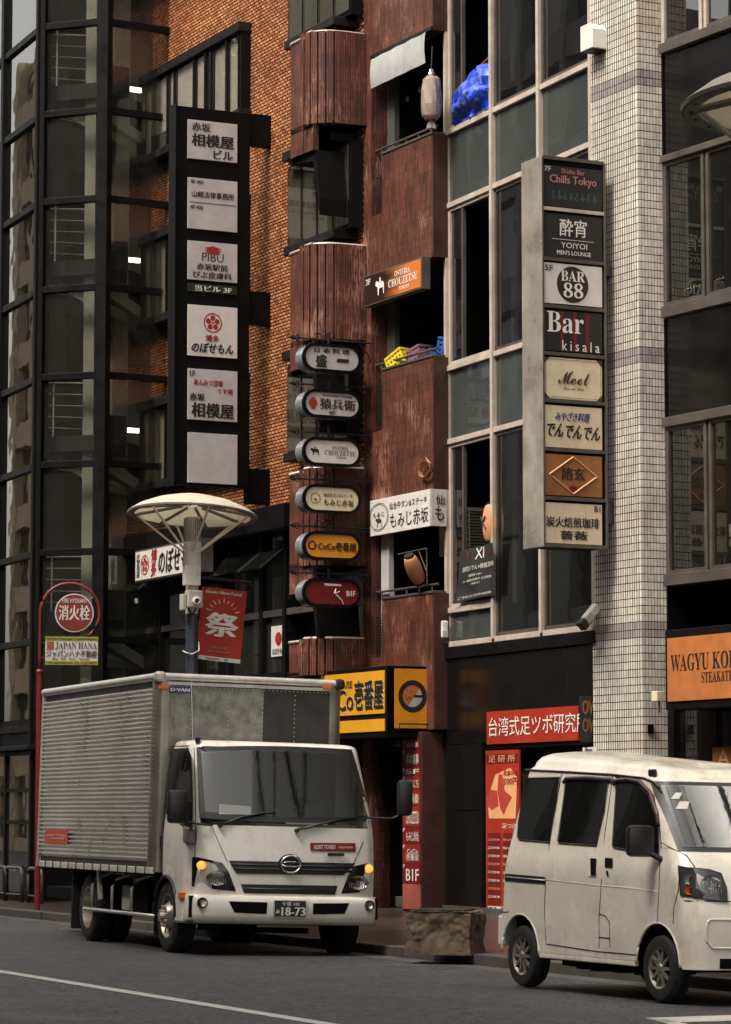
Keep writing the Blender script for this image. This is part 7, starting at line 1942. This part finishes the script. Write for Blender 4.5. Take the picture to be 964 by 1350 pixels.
# banner on its arm
t = thing('festival_banner', 'red festival banner with a white brush character hanging from the lamp pole arm', 'banner', Fc)
def fb(u, v, y=-.05): h = Fc.hit(u, v, 1, y); return Vector((h.x, y, h.z))
c4 = [fb(267,773), fb(326,780), fb(316,875), fb(259,868)]
def fs_(a, b, o_=0):
    p = (c4[0]*(1-a)+c4[1]*a)*b+(c4[3]*(1-a)+c4[2]*a)*(1-b)
    return (p.x, p.y+.015*sin(a*5+b*2)+.02*(1-b)*sin(a*3)+o_, p.z)
o = MB().grid(lambda a, b: fs_(a, b), 14, 20).build('cloth', K['banner'], t, smooth=True)
MB().grid(lambda a, b: fs_(a, b*.055, -.003), 14, 2).build('bottom_stripe', K['white'], t)
def ft(s__, a0, a1, b0, b1, m_, bold=1): text(s__, a0, a1, b0, b1, 0, m_, o, bold=bold, surf=lambda X_, Z_, q: fs_(X_, Z_, -.005+q))
ft('祭', .16, .86, .34, .66, K['inkw'], 1.9); ft('Akasaka Hikawa Festival', .08, .88, .92, .965, K['inkw'], .5)
ft('赤坂氷川祭', .32, .68, .165, .205, K['inkp'], .4); ft('赤坂氷川神社 赤坂9月', .25, .75, .115, .145, K['inkp'], .3); ft('赤坂商店街振興会', .22, .55, .015, .04, K['inkr'], .6); ft('TBS', .64, .72, .012, .042, K['inkb'], 1)
mm = MB()
for q in range(9):
    an = radians(20+q*17.5); c_, s__ = cos(an), sin(an); r0_, r1_ = (.30, .38) if q % 2 else (.30, .41)
    p0 = fs_(.5+c_*r0_*.95, .62+s__*r0_*.60, -.006); p1 = fs_(.5+c_*r1_*.95, .62+s__*r1_*.60, -.006); mm.tube([p0, p1], .006, 4)
mm.build('sun_rays', K['inkw'], o)
a = fb(262, 762); b = fb(332, 772); MB().tube([(0,0,a.z+.02),(b.x,-.03,b.z+.04)], .018, 8).build('arm', K['iron'], t)
MB().tube([(b.x,-.03,b.z+.06),(b.x,-.03,b.z-.0)], .012, 6).build('arm_tip', K['iron'], t)
for u_ in (272, 292, 312): p = fb(u_, 775); MB().tube([(p.x,-.04,p.z+.05),(p.x,-.045,p.z-.02)], .008, 5).build('ring', K['iron'], t)
p = fb(262, 858); MB().tube([(p.x,-.05,p.z+.12),(p.x-.02,-.12,p.z+.0),(p.x-.12,-.12,p.z-.05),(-.09,-.09,p.z-.03),(-.08,.05,p.z)], .009, 6).build('tie', K['rope'], t)

# ================================================================== fire hydrant sign + estate agent board
ph = FKb.hit(49, 1202, 2, .12)
phw = FKb.W(ph.x, ph.y, 0); FH = Frame((phw.x, phw.y, 0), 100)
t = thing('hydrant_sign', 'red hooped pole with round red fire hydrant sign behind the truck', 'sign', FH)
zt_ = FH.px(54, 885, 0)[1]; zq = FH.px(54, 868, 0)[1]; cx, cz = FH.px(98, 808); r_ = abs(FH.px(131, 808)[0]-cx)
hoop = [(0,0,zq)]; hoop = [(0,0,.12),(0,0,zt_)]
MB().cyl((0,0,.1),(0,0,zt_),.042,n=14).lathe([(.05,zt_-.03),(.055,zt_),(.04,zt_+.03)], (0,0,0), 'z', 12).build('pole', K['poler'], t, smooth=.6)
x_l = cx-r_
pth = [(0,0,zt_-.05),(0,0,zq+.2)]
hr_ = (FH.px(131.5, 808)[0])/2; hx = hr_
pth = [(0,0,zt_-.05),(0.0,0,zt_+.2)]+[(hx+cos(a)*hr_, 0, cz+sin(a)*hr_) for a in [pi-(pi*1.30)*k/24 for k in range(25)]]
MB().tube(pth, .022, 10).build('hoop', K['poler'], t, smooth=True)
rd0 = abs(FH.px(123.5, 808)[0]-cx)
MB().lathe([(0,-.012),(rd0,-.012),(rd0,.012),(0,.012)], (cx,0,cz), 'y', 40).build('edge', K['inkw'], t)
o = MB().lathe([(0,-.016),(rd0*.94,-.016),(rd0*.94,-.012)], (cx,0,cz), 'y', 40).build('disc', K['reds'], t)
text('FIRE HYDRANT', cx-rd0*.62, cx+rd0*.66, cz+rd0*.52, cz+rd0*.74, -.02, K['inkw'], o, bold=.6); text('消火栓', cx-rd0*.80, cx+rd0*.80, cz-rd0*.38, cz+rd0*.40, -.02, K['inkw'], o, bold=1.1)
for a in (.7, 2.45, -.75): MB().tube([(cx+cos(a)*rd0*.95,0,cz+sin(a)*rd0*.95),(cx+cos(a)*r_,0,cz+sin(a)*r_)], .012, 5).build('clip', K['iron'], t)
x0, x1, z0, z1 = FH.rect((60,839),(129,877), -.01)
o = MB().box(x0-.02, x1+.02, -.01, .01, z0-.02, z1+.02).build('estate_board', K['iron'], t, label='pale estate agent board with yellow bands under the round sign')
w_ = x1-x0; h_ = z1-z0
MB().box(x0, x1, -.014, -.009, z0, z1).build('board_face', K['white'], o)
MB().box(x0, x1, -.017, -.0135, z1-h_*.15, z1).build('yellow_band', K['ylw'], o); MB().box(x0, x1, -.017, -.0135, z0, z0+h_*.15).build('yellow_band', K['ylw'], o)
text('Find Your Dream Japan Property Investment', x0+.02, x1-.02, z1-h_*.13, z1-h_*.03, -.02, K['ink'], o, bold=.8); text('www.japan-hana.com', x0+.02, x0+w_*.52, z0+h_*.03, z0+h_*.12, -.02, K['ink'], o, bold=.8); text('03-1123-4877', x0+w_*.56, x1-.02, z0+h_*.03, z0+h_*.12, -.02, K['inkr'], o)
text(SB('JAPAN HANA'), x0+w_*.19, x1-w_*.02, z0+h_*.54, z0+h_*.80, -.02, K['inkd'], o, bold=-1); text('ジャパンハナ不動産', x0+w_*.02, x1-w_*.02, z0+h_*.27, z0+h_*.52, -.02, K['inkd'], o, bold=1)
text('Buy · Sell · Rent · Manage', x0+w_*.14, x0+w_*.84, z0+h_*.17, z0+h_*.25, -.02, K['inkb'], o)
MB().box(x0+w_*.03, x0+w_*.16, -.018, -.015, z0+h_*.54, z0+h_*.82).build('logo_square', K['brown'], o)
MB().tube([(0,.02,z1-.1),(x0,.0,z1-.1)], .012, 5).tube([(0,.02,z0+.1),(x0,.0,z0+.1)], .012, 5).build('board_strap', K['iron'], t)
# ================================================================== hoop fences on the pavement
for i, (u0, u1, lab) in enumerate(((-22, 8, 'grey tubular hoop barrier on the pavement, leftmost of three'), (8, 29, 'grey tubular hoop barrier on the pavement, middle of three'), (37, 55, 'grey tubular hoop barrier on the pavement, nearest the red pole'))):
    Fh = Frame(FKb.W(0,0,0), 24); y_ = 1.15
    t = thing('hoop_barrier', lab, 'barrier', FKb, group='hoop barriers on the pavement')
    a = FKb.x(u0, y_, 1165); b = FKb.x(u1, y_, 1165); z = FKb.px(20, 1144, y_)[1]
    MB().tube([(a,y_,.1),(a,y_,z-.1),(a+.03,y_,z-.03),(a+.1,y_,z),(b-.1,y_,z),(b-.03,y_,z-.03),(b,y_,z-.1),(b,y_,.1)], .032, 10).build('hoop', K['alud'], t, smooth=True)
    MB().tube([(a,y_,z-.42),(b,y_,z-.42)], .018, 8).build('cross_bar', K['alud'], t, smooth=True)
# ================================================================== rough stone planter block
p0 = FKb.hit(530, 1256, 2, .12); 
t = thing('stone_block', 'rough hewn brown granite block on the pavement between truck and van', 'stone block', FKb)
q0 = FKb.hit(533, 1256, 2, .12); Fst = Frame(FKb.W(q0.x, q0.y, .12), 74)
t.matrix_world = Fst.M
xw_ = Fst.hit(634, 1256, 1, 0).x-.10; zt_ = Fst.hit(580, 1201, 1, .0).z
mb = MB()
def sf(ax, a, b):
    x, y, z = {0:(a*xw_, 0, b*zt_), 1:(xw_, a*.62, b*zt_), 2:(a*xw_, b*.62, zt_), 3:(0, a*.62, b*zt_), 4:(a*xw_, .62, b*zt_)}[ax]
    P_ = Vector((x, y, z)); n_ = noise.noise(P_*2.4)*.03+noise.noise(P_*7)*.03+noise.noise(P_*19)*.016-.02
    if ax == 2: n_ *= .35
    c_ = Vector((xw_/2, .31, zt_/2)); d = (P_-c_); d = Vector((d.x/xw_, d.y/.62, d.z/zt_)).normalized()
    rnd_ = max(0, abs(x-xw_/2)/(xw_/2)+abs(z-zt_/2)/(zt_/2)-1.9)*.2
    P_ = P_+d*(n_-rnd_)
    P_.z = max(P_.z, -.02) if z > .08 else -.02+z*.3
    if z <= .08: P_.x, P_.y = x, y
    return tuple(P_)
for ax in range(5): mb.grid(lambda a, b, ax=ax: sf(ax, a, b), 44, 26)
mb.build('block', K['stone'], t, smooth=.8)
mb = MB().box(.08, xw_-.08, .08, .54, zt_-.02, zt_+.012).build('soil', mat('soil', (.03,.022,.016), .95, vary=.5, bump=1), t)
# low clutter behind the truck's tail, dark planters on the pavement
t = thing('dark_planter', 'dark low planter box on the pavement behind the truck tail', 'planter', FKb)
a = FKb.x(60, 2.7, 1160); b = FKb.x(90, 2.7, 1160); MB().box(a, b, 2.65, 3.1, .14, .62).build('box', K['frame'], t, bevel=.02)
lf = MB(); rl_ = random.Random(12)
for q in range(160):
    x = rl_.uniform(a, b); y = rl_.uniform(2.65, 3.1); z = .6+rl_.uniform(0, .22); an = rl_.uniform(0, 6.3); s2 = .05
    lf.add([(x,y,z),(x+cos(an)*s2,y+sin(an)*s2,z+.03),(x+cos(an)*s2*1.6,y+sin(an)*s2*1.6,z-.01),(x+cos(an+.5)*s2,y+sin(an+.5)*s2,z-.01)], [(0,1,2,3)])
lf.build('foliage', K['leaf'], t)
# free leftovers
for o in list(sc.objects):
    if o.type == 'FONT': bpy.data.objects.remove(o)
